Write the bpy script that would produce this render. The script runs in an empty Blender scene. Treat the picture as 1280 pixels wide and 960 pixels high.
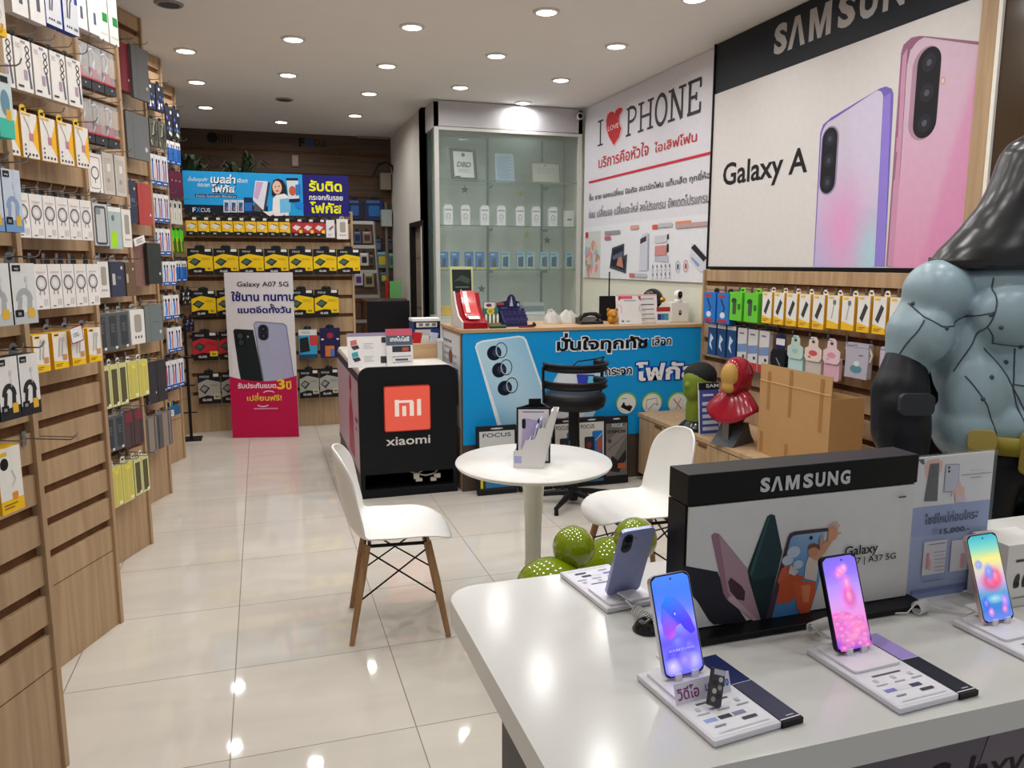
import bpy, math, random
from mathutils import Matrix, Vector

# ------------------------------------------------------------------ camera, world, exposure
SC = bpy.context.scene
COL = SC.collection
R = math.radians
H = 1.60                                   # eye height above the floor (m)
YAW, PITCH, ROLL, FPX = 0.30769, 0.15349, 0.00114, 978.56
CEIL, XR, YBACK = 3.15, 3.224, 10.18       # ceiling height, right wall, rear wall

_f = Vector((math.sin(YAW) * math.cos(PITCH), math.cos(YAW) * math.cos(PITCH), -math.sin(PITCH)))
_r0 = Vector((math.cos(YAW), -math.sin(YAW), 0))
_u0 = _r0.cross(_f)
_r = math.cos(ROLL) * _r0 + math.sin(ROLL) * _u0
_u = -math.sin(ROLL) * _r0 + math.cos(ROLL) * _u0
EYE = Vector((0, 0, H))
cam = bpy.data.cameras.new('camera')
cam.sensor_fit = 'HORIZONTAL'; cam.sensor_width = 36; cam.lens = FPX / 1280 * 36
cam.clip_start = 0.02; cam.clip_end = 100
co = bpy.data.objects.new('camera', cam); COL.objects.link(co)
co.matrix_world = Matrix(((_r.x, _u.x, -_f.x, EYE.x), (_r.y, _u.y, -_f.y, EYE.y), (_r.z, _u.z, -_f.z, EYE.z), (0, 0, 0, 1)))
SC.camera = co
W = bpy.data.worlds.new('world'); SC.world = W; W.use_nodes = True
W.node_tree.nodes['Background'].inputs[0].default_value = (0.86, 0.92, 1.0, 1)
W.node_tree.nodes['Background'].inputs[1].default_value = 0.45
SC.view_settings.view_transform = 'Standard'; SC.view_settings.look = 'None'
SC.view_settings.exposure = 0.0; SC.view_settings.gamma = 1.0
SC.view_settings.use_curve_mapping = False
LAMP_W = 4.6                              # power of each ceiling downlight

def ray(px, py): return _f + _r * ((px - 640) / FPX) - _u * ((py - 480) / FPX)
def on_z(px, py, z): d = ray(px, py); return EYE + d * ((z - H) / d.z)
def on_y(px, py, y): d = ray(px, py); return EYE + d * (y / d.y)
def on_x(px, py, x): d = ray(px, py); return EYE + d * (x / d.x)

class Frame:
    """a real plane of the shop: origin, u to the viewer's right, v up, n towards the aisle"""
    def __init__(s, O, U, V=(0, 0, 1)):
        s.O = Vector(O); s.U = Vector(U).normalized(); s.V = Vector(V).normalized(); s.N = s.U.cross(s.V)
    def uv(s, px, py, n=0.0):
        d = ray(px, py); t = ((s.O + s.N * n - EYE).dot(s.N)) / d.dot(s.N)
        P = EYE + d * t - s.O
        return P.dot(s.U), P.dot(s.V)
    def mat(s, u=0, v=0, n=0):
        P = s.O + s.U * u + s.V * v + s.N * n
        return Matrix(((s.U.x, s.V.x, s.N.x, P.x), (s.U.y, s.V.y, s.N.y, P.y), (s.U.z, s.V.z, s.N.z, P.z), (0, 0, 0, 1)))

# ------------------------------------------------------------------ materials
def lin(c):
    return tuple((x / 12.92 if x <= 0.04045 else ((x + 0.055) / 1.055) ** 2.4) for x in (v / 255 for v in c[:3]))
MATS = {}
def _new(name):
    m = bpy.data.materials.new(name); m.use_nodes = True
    nt = m.node_tree; b = nt.nodes['Principled BSDF']; return m, nt, b
def paint(name, rough=.5, metal=0., spec=.5, coat=0., noise=.06, scale=60, alpha=1., emit=0., bump=0., soft=False):
    m, nt, b = _new(name); N = nt.nodes; L = nt.links
    a = N.new('ShaderNodeAttribute'); a.attribute_name = 'Col'
    tc = N.new('ShaderNodeTexCoord'); no = N.new('ShaderNodeTexNoise'); no.inputs['Scale'].default_value = scale
    L.new(tc.outputs['Object'], no.inputs['Vector'])
    mr = N.new('ShaderNodeMapRange'); mr.inputs[3].default_value = 1 - noise; mr.inputs[4].default_value = 1 + noise
    L.new(no.outputs[0], mr.inputs[0])
    mx = N.new('ShaderNodeMix'); mx.data_type = 'RGBA'; mx.blend_type = 'MULTIPLY'; mx.inputs[0].default_value = 1
    L.new(a.outputs['Color'], mx.inputs[6]); L.new(mr.outputs[0], mx.inputs[7])
    L.new(mx.outputs[2], b.inputs['Base Color'])
    b.inputs['Roughness'].default_value = rough; b.inputs['Metallic'].default_value = metal
    b.inputs['Specular IOR Level'].default_value = spec; b.inputs['Coat Weight'].default_value = coat
    b.inputs['Alpha'].default_value = alpha
    if soft: L.new(a.outputs['Alpha'], b.inputs['Alpha'])
    if emit:
        L.new(a.outputs['Color'], b.inputs['Emission Color']); b.inputs['Emission Strength'].default_value = emit
    if bump:
        bp = N.new('ShaderNodeBump'); bp.inputs['Strength'].default_value = bump; bp.inputs['Distance'].default_value = .002
        L.new(no.outputs[0], bp.inputs['Height']); L.new(bp.outputs[0], b.inputs['Normal'])
    MATS[name] = m
paint('matte', .75, spec=.3); paint('satin', .42, spec=.22); paint('gloss', .15, noise=.02); paint('metal', .32, metal=1, noise=.04)
paint('card', .6, noise=.05, scale=25, spec=.3); paint('cloth', .9, spec=.15, noise=.12, scale=220, bump=.3)
paint('film', .18, alpha=.30, noise=.02); paint('acrylic', .05, alpha=.07, noise=.0); paint('pane', .03, alpha=.12, spec=.6, noise=0)
paint('screen', .12, emit=.8, noise=0); paint('screen_soft', .12, emit=.8, noise=0, soft=True); paint('lens', .4, emit=9, noise=0); paint('sign_lit', .2, emit=.25, noise=0)
paint('shell', .33, noise=.01, spec=.45); paint('cowl', .26, noise=.02); paint('balloon', .1, noise=.01, coat=.6); paint('bag', .25, alpha=.55, noise=.1, scale=30, bump=.8)

def wood(name, c1, c2, rough=.5, grain=(22, 1.2, 22), spec=.35):
    m, nt, b = _new(name); N = nt.nodes; L = nt.links
    tc = N.new('ShaderNodeTexCoord'); mp = N.new('ShaderNodeMapping'); mp.inputs['Scale'].default_value = grain
    n1 = N.new('ShaderNodeTexNoise'); n1.inputs['Scale'].default_value = 1.3; n1.inputs['Detail'].default_value = 6; n1.inputs['Distortion'].default_value = .4
    cr = N.new('ShaderNodeValToRGB')
    cr.color_ramp.elements[0].position = .33; cr.color_ramp.elements[0].color = (*lin(c2), 1)
    cr.color_ramp.elements[1].position = .66; cr.color_ramp.elements[1].color = (*lin(c1), 1)
    L.new(tc.outputs['Object'], mp.inputs[0]); L.new(mp.outputs[0], n1.inputs['Vector'])
    L.new(n1.outputs[0], cr.inputs[0]); L.new(cr.outputs[0], b.inputs['Base Color'])
    b.inputs['Roughness'].default_value = rough; b.inputs['Specular IOR Level'].default_value = spec
    MATS[name] = m
wood('oak', (190, 160, 126), (168, 138, 106))                       # slats: grain runs up the boards (local y)
wood('oak_z', (192, 162, 126), (170, 140, 106), grain=(22, 22, 1.2))  # upright furniture (local z)
wood('oak_x', (194, 162, 124), (172, 140, 104), grain=(1.2, 22, 22))
wood('groove', (112, 74, 40), (92, 58, 30), rough=.7)
wood('leg_wood', (172, 134, 96), (146, 108, 74), grain=(30, 30, 2))
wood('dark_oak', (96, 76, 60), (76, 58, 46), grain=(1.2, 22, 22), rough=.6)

def tile_mat():
    m, nt, b = _new('floor_tile'); N = nt.nodes; L = nt.links
    tc = N.new('ShaderNodeTexCoord'); mp = N.new('ShaderNodeMapping')
    mp.inputs['Location'].default_value = (0.167 + 6.125, -2.50 + 6.06, 0)
    br = N.new('ShaderNodeTexBrick'); br.offset = 0; br.squash = 1
    br.inputs['Scale'].default_value = 1; br.inputs['Mortar Size'].default_value = .0022; br.inputs['Mortar Smooth'].default_value = .2
    br.inputs['Brick Width'].default_value = .6125; br.inputs['Row Height'].default_value = .606; br.inputs['Bias'].default_value = 0
    br.inputs['Color1'].default_value = (*lin((214, 208, 198)), 1); br.inputs['Color2'].default_value = (*lin((208, 202, 192)), 1)
    br.inputs['Mortar'].default_value = (*lin((128, 120, 110)), 1)
    L.new(tc.outputs['Object'], mp.inputs[0]); L.new(mp.outputs[0], br.inputs['Vector'])
    mp2 = N.new('ShaderNodeMapping'); mp2.inputs['Scale'].default_value = (1.2, 5, 1); mp2.inputs['Rotation'].default_value = (0, 0, .15)
    no = N.new('ShaderNodeTexNoise'); no.inputs['Scale'].default_value = 1.1; no.inputs['Detail'].default_value = 5; no.inputs['Distortion'].default_value = .8
    L.new(tc.outputs['Object'], mp2.inputs[0]); L.new(mp2.outputs[0], no.inputs['Vector'])
    mr = N.new('ShaderNodeMapRange'); mr.inputs[1].default_value = .3; mr.inputs[2].default_value = .7; mr.inputs[3].default_value = .93; mr.inputs[4].default_value = 1.03
    L.new(no.outputs[0], mr.inputs[0])
    mx = N.new('ShaderNodeMix'); mx.data_type = 'RGBA'; mx.blend_type = 'MULTIPLY'; mx.inputs[0].default_value = 1
    L.new(br.outputs[0], mx.inputs[6]); L.new(mr.outputs[0], mx.inputs[7]); L.new(mx.outputs[2], b.inputs['Base Color'])
    rr = N.new('ShaderNodeMapRange'); rr.inputs[3].default_value = .045; rr.inputs[4].default_value = .5
    L.new(br.outputs[1], rr.inputs[0]); L.new(rr.outputs[0], b.inputs['Roughness'])
    b.inputs['Specular IOR Level'].default_value = .45
    MATS['floor_tile'] = m
tile_mat()
def plain(name, c, rough=.6, noise=.03, scale=3., spec=.4):
    m, nt, b = _new(name); N = nt.nodes; L = nt.links
    tc = N.new('ShaderNodeTexCoord'); no = N.new('ShaderNodeTexNoise'); no.inputs['Scale'].default_value = scale; no.inputs['Detail'].default_value = 5
    L.new(tc.outputs['Object'], no.inputs['Vector'])
    cr = N.new('ShaderNodeValToRGB'); a = lin(c)
    cr.color_ramp.elements[0].color = (*[x * (1 - noise) for x in a], 1); cr.color_ramp.elements[1].color = (*[min(1, x * (1 + noise)) for x in a], 1)
    L.new(no.outputs[0], cr.inputs[0]); L.new(cr.outputs[0], b.inputs['Base Color'])
    b.inputs['Roughness'].default_value = rough; b.inputs['Specular IOR Level'].default_value = spec
    MATS[name] = m
plain('ceiling_paint', (238, 236, 233), .9, spec=.1); plain('wall_paint', (222, 216, 208), .7); plain('cream_wall', (222, 222, 206), .7)
plain('quartz', (214, 213, 210), .16, .015, 4); plain('quartz_table', (238, 236, 232), .3, .01)

# ------------------------------------------------------------------ mesh builder
_TXT = {}
_UP = set('\u0e31\u0e34\u0e35\u0e36\u0e37\u0e4d')
_TONE = set('\u0e47\u0e48\u0e49\u0e4a\u0e4b\u0e4c')
def _glyphs(s, bold, shear):
    cu = bpy.data.curves.new('lettering', 'FONT'); cu.body = s; cu.size = 1; cu.resolution_u = 3
    cu.offset = bold; cu.shear = shear
    o = bpy.data.objects.new('lettering', cu); COL.objects.link(o)
    me = bpy.data.meshes.new_from_object(o.evaluated_get(bpy.context.evaluated_depsgraph_get()))
    v = [(p.co.x, p.co.y) for p in me.vertices]; f = [tuple(p.vertices) for p in me.polygons]
    bpy.data.objects.remove(o); bpy.data.curves.remove(cu); bpy.data.meshes.remove(me)
    return v, f
def glyphs(s, bold=0., shear=0.):
    k = (s, bold, shear)
    if k in _TXT: return _TXT[k]
    drop = [i for i in range(1, len(s)) if s[i] in _TONE and s[i - 1] in _UP]
    if drop:
        base = ''.join(c for i, c in enumerate(s) if i not in drop)
        v, f = glyphs(base, bold, shear); v = list(v); f = list(f)
        seen = {(round(x, 4), round(y, 4)) for x, y in v}
        fv, ff = _glyphs(s, bold, shear)
        extra = [q for q in ff if sum((round(fv[i][0], 4), round(fv[i][1], 4)) not in seen for i in q) * 2 > len(q)]
        for q in extra:
            b = len(v); v += [(fv[i][0] + .24 * shear, fv[i][1] + .24) for i in q]; f.append(tuple(range(b, b + len(q))))
    else:
        v, f = _glyphs(s, bold, shear)
    _TXT[k] = (v, f); return _TXT[k]

def rr_pts(x0, y0, x1, y1, r, n=6):
    r = min(r, (x1 - x0) / 2 - 1e-5, (y1 - y0) / 2 - 1e-5); P = []
    for cx, cy, a in ((x1 - r, y1 - r, 0), (x0 + r, y1 - r, 90), (x0 + r, y0 + r, 180), (x1 - r, y0 + r, 270)):
        for i in range(n + 1):
            t = R(a + 90 * i / n); P.append((cx + r * math.cos(t), cy + r * math.sin(t)))
    return P
def el_pts(cx, cy, rx, ry, n=20, rot=0, a0=0, a1=360):
    c, s = math.cos(rot), math.sin(rot); P = []
    full = abs(a1 - a0) >= 360
    for i in range(n if full else n + 1):
        t = R(a0 + (a1 - a0) * i / n); x, y = rx * math.cos(t), ry * math.sin(t)
        P.append((cx + x * c - y * s, cy + x * s + y * c))
    return P

class MB:
    def __init__(s, mat='satin', col=(200, 200, 200)):
        s.v = []; s.f = []; s.mat = mat; s.col = col; s.az = 0.0; s.step = .0001; s.T = None
    def P(s, p):
        p = Vector(p)
        s.v.append(tuple(s.T @ p) if s.T else tuple(p)); return len(s.v) - 1
    def face(s, idx, col=None, mat=None, sm=False): s.f.append((tuple(idx), col or s.col, mat or s.mat, sm))
    def box(s, x0, x1, y0, y1, z0, z1, col=None, mat=None, front=None):
        i = [s.P(p) for p in ((x0, y0, z0), (x1, y0, z0), (x1, y1, z0), (x0, y1, z0), (x0, y0, z1), (x1, y0, z1), (x1, y1, z1), (x0, y1, z1))]
        for k, q in enumerate(((0, 3, 2, 1), (4, 5, 6, 7), (0, 1, 5, 4), (1, 2, 6, 5), (2, 3, 7, 6), (3, 0, 4, 7))):
            s.face([i[j] for j in q], front if (front and k == 1) else col, mat)
        s.az = max(s.az, z1 + s.step); return s
    def prism(s, pts, z0, z1, col=None, mat=None, side=None, smat=None, sm=False):
        n = len(pts)
        a = [s.P((x, y, z0)) for x, y in pts]; b = [s.P((x, y, z1)) for x, y in pts]
        s.face(a[::-1], col, mat); s.face(b, col, mat)
        a2 = [s.P((x, y, z0)) for x, y in pts]; b2 = [s.P((x, y, z1)) for x, y in pts]
        for i in range(n):
            j = (i + 1) % n; s.face((a2[i], a2[j], b2[j], b2[i]), side or col, smat or mat, sm)
        s.az = max(s.az, z1 + s.step); return s
    # flat print on the current face (local z = s.az, rising a hair with each layer)
    def poly(s, pts, col, mat=None, cols=None):
        area = sum(pts[i][0] * pts[(i + 1) % len(pts)][1] - pts[(i + 1) % len(pts)][0] * pts[i][1] for i in range(len(pts)))
        if area < 0: pts = pts[::-1]; cols = cols[::-1] if cols else None
        s.face([s.P((x, y, s.az)) for x, y in pts], cols or col, mat); s.az += s.step; return s
    def rect(s, x0, y0, x1, y1, col, mat=None, cols=None): return s.poly([(x0, y0), (x1, y0), (x1, y1), (x0, y1)], col, mat, cols)
    def rrect(s, x0, y0, x1, y1, r, col, mat=None): return s.poly(rr_pts(x0, y0, x1, y1, r), col, mat)
    def ell(s, cx, cy, rx, ry, col, mat=None, rot=0, n=20, mid=None):
        pts = el_pts(cx, cy, rx, ry, n, rot)
        if mid:
            c = s.P((cx, cy, s.az)); o = [s.P((x, y, s.az)) for x, y in pts]
            for i in range(n): s.face((c, o[i], o[(i + 1) % n]), [mid, col, col], mat)
            s.az += s.step; return s
        return s.poly(pts, col, mat)
    def line(s, pts, w, col, mat=None, closed=False):
        n = len(pts); L = []; Rr = []
        for i in range(n):
            if closed: a, b = pts[i - 1], pts[(i + 1) % n]
            else: a, b = pts[max(0, i - 1)], pts[min(n - 1, i + 1)]
            dx, dy = b[0] - a[0], b[1] - a[1]; d = math.hypot(dx, dy) or 1
            nx, ny = -dy / d * w / 2, dx / d * w / 2
            L.append(s.P((pts[i][0] + nx, pts[i][1] + ny, s.az))); Rr.append(s.P((pts[i][0] - nx, pts[i][1] - ny, s.az)))
        for i in range(n if closed else n - 1):
            j = (i + 1) % n; s.face((Rr[i], Rr[j], L[j], L[i]), col, mat)
        s.az += s.step; return s
    def ring(s, cx, cy, rx, ry, w, col, n=20, a0=0, a1=360):
        full = abs(a1 - a0) >= 360
        return s.line(el_pts(cx, cy, rx, ry, n, 0, a0, a1), w, col, closed=full)
    def text(s, body, x, y, size, col, align='c', bold=0., shear=0., mat=None):
        v, f = glyphs(body, bold, shear)
        if not v: return s
        xs = [p[0] for p in v]; x0, x1 = min(xs), max(xs)
        off = {'c': -(x0 + x1) / 2, 'l': -x0, 'r': -x1}[align]
        i = [s.P((x + (p[0] + off) * size, y + p[1] * size, s.az)) for p in v]
        for q in f: s.face([i[j] for j in q], col, mat)
        s.az += s.step; return s
    def fit(s, body, x0, y0, x1, y1, col, bold=0., shear=0., mat=None, dx=0, dy=0):
        v, f = glyphs(body, bold, shear)
        if not v: return s
        xs = [p[0] for p in v]; ys = [p[1] for p in v]; a, b, c, d = min(xs), max(xs), min(ys), max(ys)
        kx = (x1 - x0) / (b - a); ky = (y1 - y0) / (d - c)
        i = [s.P((x0 + (p[0] - a) * kx + dx, y0 + (p[1] - c) * ky + dy, s.az)) for p in v]
        for q in f: s.face([i[j] for j in q], col, mat)
        s.az += s.step; return s
    # solids
    def tube(s, pts, r, col=None, mat=None, n=8, cap=True):
        pts = [Vector(p) for p in pts]; rs = r if isinstance(r, (list, tuple)) else [r] * len(pts); rings = []
        ref = None
        for i, p in enumerate(pts):
            t = (pts[min(i + 1, len(pts) - 1)] - pts[max(i - 1, 0)]).normalized()
            if ref is None: ref = t.orthogonal().normalized()
            ref = (ref - t * ref.dot(t)).normalized() if (ref - t * ref.dot(t)).length > 1e-6 else t.orthogonal().normalized()
            w = t.cross(ref)
            rings.append([s.P(p + (ref * math.cos(2 * math.pi * k / n) + w * math.sin(2 * math.pi * k / n)) * rs[i]) for k in range(n)])
        for a, b in zip(rings, rings[1:]):
            for k in range(n): s.face((a[k], a[(k + 1) % n], b[(k + 1) % n], b[k]), col, mat, True)
        if cap:
            for ring, fl in ((rings[0], True), (rings[-1], False)):
                q = []
                for k in ring: s.v.append(s.v[k]); q.append(len(s.v) - 1)
                s.face(q[::-1] if fl else q, col, mat)
        return s
    def lathe(s, prof, c=(0, 0, 0), col=None, mat=None, n=24, cols=None):
        rings = []
        for r, z in prof:
            rings.append([s.P((c[0] + r * math.cos(2 * math.pi * k / n), c[1] + r * math.sin(2 * math.pi * k / n), c[2] + z)) for k in range(n)])
        for j, (a, b) in enumerate(zip(rings, rings[1:])):
            for k in range(n): s.face((a[k], a[(k + 1) % n], b[(k + 1) % n], b[k]), cols[j] if cols else col, mat, True)
        return s
    def ball(s, c, rad, col=None, mat=None, nu=16, nv=10, rot=None, zmin=-1.):
        rx, ry, rz = rad if isinstance(rad, (tuple, list)) else (rad,) * 3
        rot = rot or Matrix.Identity(3); c = Vector(c); G = []
        t0 = math.asin(max(-1, zmin))
        for j in range(nv + 1):
            t = t0 + (math.pi / 2 - t0) * j / nv
            G.append([s.P(c + rot @ Vector((rx * math.cos(t) * math.cos(2 * math.pi * k / nu), ry * math.cos(t) * math.sin(2 * math.pi * k / nu), rz * math.sin(t)))) for k in range(nu)])
        for a, b in zip(G, G[1:]):
            for k in range(nu): s.face((a[k], a[(k + 1) % nu], b[(k + 1) % nu], b[k]), col, mat, True)
        return s
    def grid(s, fn, nu, nv, col=None, mat=None, sm=True):
        G = [[s.P(fn(i / nu, j / nv)) for i in range(nu + 1)] for j in range(nv + 1)]
        for j in range(nv):
            for i in range(nu): s.face((G[j][i], G[j][i + 1], G[j + 1][i + 1], G[j + 1][i]), col, mat, sm)
        return s
    def build(s, name, parent=None, M=None, bev=0., solid=0., sub=0, remesh=0., **props):
        me = bpy.data.meshes.new(name)
        me.from_pydata(s.v, [], [f[0] for f in s.f])
        mats = []; mi = []
        for f in s.f:
            if f[2] not in mats: mats.append(f[2])
            mi.append(mats.index(f[2]))
        for k in mats: me.materials.append(MATS[k])
        me.polygons.foreach_set('material_index', mi)
        me.polygons.foreach_set('use_smooth', [f[3] for f in s.f])
        at = me.color_attributes.new('Col', 'FLOAT_COLOR', 'CORNER')
        cols = []
        for f in s.f:
            c = f[1]
            if isinstance(c, (list,)) or (isinstance(c, tuple) and isinstance(c[0], (tuple, list))):
                for q in c: cols += [*lin(q), q[3] if len(q) > 3 else 1.]
            else:
                q = [*lin(c), c[3] if len(c) > 3 else 1.]
                for _ in f[0]: cols += q
        at.data.foreach_set('color', cols)
        me.validate(); me.update()
        o = bpy.data.objects.new(name, me); COL.objects.link(o)
        if parent: o.parent = parent
        if M is not None: o.matrix_local = M
        if bev:
            b = o.modifiers.new('edge', 'BEVEL'); b.width = bev; b.segments = 2; b.limit_method = 'ANGLE'; b.angle_limit = R(40)
        if solid:
            b = o.modifiers.new('thickness', 'SOLIDIFY'); b.thickness = solid; b.offset = 0
        if sub:
            b = o.modifiers.new('smooth', 'SUBSURF'); b.levels = sub; b.render_levels = sub
        for k, val in props.items(): o[k] = val
        return o

def blob(name, parts, col, mat, voxel, parent=None, M=None, smooth=6, **props):
    """one continuous body grown from overlapping masses (ellipsoids and tapered limbs)"""
    m = MB(mat, col)
    for p in parts:
        if p[0] == 'e': m.ball(p[1], p[2], rot=p[3] if len(p) > 3 else None, nu=20, nv=14)
        else: m.tube(p[1], p[2], n=14); [m.ball(q, r * .99, nu=14, nv=10) for q, r in zip(p[1], p[2])]
    o = m.build(name + '_src')
    b = o.modifiers.new('r', 'REMESH'); b.mode = 'VOXEL'; b.voxel_size = voxel
    b = o.modifiers.new('s', 'SMOOTH'); b.iterations = smooth; b.factor = .5
    me = bpy.data.meshes.new_from_object(o.evaluated_get(bpy.context.evaluated_depsgraph_get()))
    me.name = name
    src = o.data; bpy.data.objects.remove(o); bpy.data.meshes.remove(src)
    if not me.materials: me.materials.append(MATS[mat])
    for a in list(me.color_attributes): me.color_attributes.remove(a)
    at = me.color_attributes.new('Col', 'FLOAT_COLOR', 'CORNER')
    at.data.foreach_set('color', [*lin(col), 1.] * len(me.loops))
    me.polygons.foreach_set('use_smooth', [True] * len(me.polygons))
    me.polygons.foreach_set('material_index', [0] * len(me.polygons))
    o = bpy.data.objects.new(name, me); COL.objects.link(o)
    if parent: o.parent = parent
    if M is not None: o.matrix_local = M
    for k, val in props.items(): o[k] = val
    return o

def empty(name, label, category, M=None, group=None):
    o = bpy.data.objects.new(name, None); COL.objects.link(o)
    if M is not None: o.matrix_local = M
    o['label'] = label; o['category'] = category
    if group: o['group'] = group
    return o
def at(x, y, z=0, rz=0): return Matrix.Translation((x, y, z)) @ Matrix.Rotation(rz, 4, 'Z')
def samsung(m, x0, y0, x1, y1, col, mat=None, bold=.045):
    w, h = x1 - x0, y1 - y0; X = lambda t: x0 + w * t
    for ch, a, b in (('S', 0, .092), ('S', .474, .572), ('U', .612, .708), ('N', .752, .858), ('G', .9, 1.)): m.fit(ch, X(a - .007), y0, X(b + .007), y1, col, bold, mat=mat)
    m.poly([(X(.108), y0), (X(.142), y0), (X(.177), y0 + h * .78), (X(.206), y0), (X(.24), y0), (X(.194), y1), (X(.156), y1)], col, mat)
    a, k = .268, .034; P = [(a, 0), (a + k, 0), (a + k, .62), (a + .077 - .013, 0), (a + .077 + .013, 0), (a + .154 - k, .62), (a + .154 - k, 0), (a + .154, 0), (a + .154, 1), (a + .154 - .046, 1), (a + .077, .36), (a + .046, 1), (a, 1)]
    m.poly([(X(x), y0 + h * y) for x, y in P], col, mat)
def copy_tree(o, M, label=None, group=None):
    r = o.copy(); COL.objects.link(r); r.matrix_local = M
    if label: r['label'] = label
    if group: r['group'] = group
    for c in list(o.children):
        d = c.copy(); COL.objects.link(d); d.parent = r
        for g in list(c.children):
            e = g.copy(); COL.objects.link(e); e.parent = d
    return r
ORD = ['first', 'second', 'third', 'fourth', 'fifth', 'sixth', 'seventh', 'eighth', 'ninth', 'tenth', 'eleventh', 'twelfth', 'thirteenth', 'fourteenth']
rnd = random.Random(4)
WHITE, BLACK, GREY = (236, 234, 230), (22, 22, 24), (130, 130, 132)
# ------------------------------------------------------------------ the room shell
def slab(name, x0, x1, y0, y1, z0, z1, mat, **k):
    m = MB(mat); m.box(x0, x1, y0, y1, z0, z1); return m.build(name, kind='structure', **k)
slab('floor', -1.4, 3.5, -1.8, 10.4, -.1, 0, 'floor_tile')
slab('ceiling', -1.4, 3.5, -1.8, 10.4, CEIL, CEIL + .1, 'ceiling_paint')
slab('wall_left', -1.4, -1.27, -1.8, 10.4, 0, CEIL, 'wall_paint')
slab('wall_right', XR, 3.4, -1.8, 10.4, 0, CEIL, 'cream_wall')

def slatwall(m, W_, z0, z1, pitch, first, gap=.035, dark=False, vtop=None):
    """boards on a backing: boards are local boxes in (u, v, n)"""
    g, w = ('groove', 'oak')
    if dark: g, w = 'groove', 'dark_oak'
    m.box(0, W_, z0, z1, -.045, -.018, mat=g)
    a = z0; b = first - gap / 2
    while a < z1 - .01:
        m.box(0, W_, a, min(b, z1), -.018, 0, mat=w)
        a = b + gap; b = a + pitch - gap
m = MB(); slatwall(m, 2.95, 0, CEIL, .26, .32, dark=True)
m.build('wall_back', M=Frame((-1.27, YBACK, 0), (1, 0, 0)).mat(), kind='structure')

# rear room wall with its doorway
XC = 1.62
dy0, dy1 = on_x(530, 330, XC).y, on_x(513.6, 330, XC).y
dz = on_x(513.6, 279, XC).z
m = MB('wall_paint')
m.box(XC, XC + .1, 8.28, dy0, 0, CEIL); m.box(XC, XC + .1, dy1, YBACK - .05, 0, CEIL); m.box(XC, XC + .1, dy0, dy1, dz, CEIL)
m.box(XC + .1, XR, 8.28, 8.38, 0, CEIL)
m.build('wall_rear_room', kind='structure')
m = MB('satin', (30, 27, 26))
m.box(XC - .012, XC + .1, dy0, dy0 + .025, 0, dz); m.box(XC - .012, XC + .1, dy1 - .05, dy1, 0, dz); m.box(XC - .012, XC + .1, dy0 + .025, dy1 - .05, dz - .05, dz)
d = m.build('door_1', kind='structure')
m = MB('satin', (150, 138, 122)); m.box(XC + .05, XC + .09, dy0 + .025, dy1 - .05, 0, dz - .05)
for z in (.5, 1.1, 1.65): m.box(XC + .045, XC + .05, dy0 + .06, dy1 - .09, z, z + .012, (110, 98, 84))
m.build('door_leaf', parent=d)

# ------------------------------------------------------------------ downlights
def make_lamp(lit):
    m = MB('satin', (214, 210, 204) if lit else (150, 146, 142))
    m.lathe([(.062, -.002), (.064, -.012), (.078, -.010), (.086, -.002), (.086, 0)], n=28)
    o = m.build('ceiling_downlight')
    m = MB('lens' if lit else 'satin', (255, 250, 244) if lit else (70, 66, 62))
    m.prism(el_pts(0, 0, .063, .063, 28), -.009, -.004)
    m.build('diffuser', parent=o)
    return o
def lamp_light(o):
    l = bpy.data.lights.new('downlight_glow', 'AREA'); l.shape = 'DISK'; l.size = .118; l.energy = LAMP_W; l.color = (1, .992, .972)
    l.spread = R(165)
    q = bpy.data.objects.new('downlight_glow', l); COL.objects.link(q); q.parent = o; q.location = (0, 0, -.013)
lamp_on, lamp_off = make_lamp(True), make_lamp(False)
rows = [(-.457, [2.1, 3.2, 4.3, -5.43, 6.54, 7.6, 8.77], 'row along the packed racks'),
        (.29, [1.6, 2.7, 3.8, 4.9, 5.98, 7.09, -8.14, 9.4], 'row over the aisle'),
        (1.03, [2.15, 3.25, 4.35, 5.44, 6.53, 7.61, 8.76], 'row over the round table'),
        (1.77, [.5, 1.6, 2.7, 3.8, 4.87, 5.97, 7.10], 'row over the blue counter'),
        (2.52, [1.1, 2.2, 3.3, 4.37, 5.45, 6.56, 7.58], 'row along the poster wall')]
used = {True: False, False: False}
for x, yy, nm in rows:
    k = 0
    for y in yy:
        lit = y >= 0 or y > -1; src = lamp_on if lit else lamp_off
        lab = f'round white ceiling downlight, {ORD[k]} from the shopfront in the {nm}' if lit else f'unlit round ceiling fitting in the {nm}'
        k += 1
        M = at(x, abs(y) if not lit else y, CEIL)
        if not used[lit]:
            o = src; o.matrix_local = M; o['label'] = lab; o['category'] = 'ceiling light'; o['group'] = 'ceiling downlights'; used[lit] = True
        else: o = copy_tree(src, M, lab, 'ceiling downlights')
for o in [o for o in COL.objects if o.name.startswith('ceiling_downlight') and o.children[0].data.materials[0].name == 'lens']: lamp_light(o)

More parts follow.
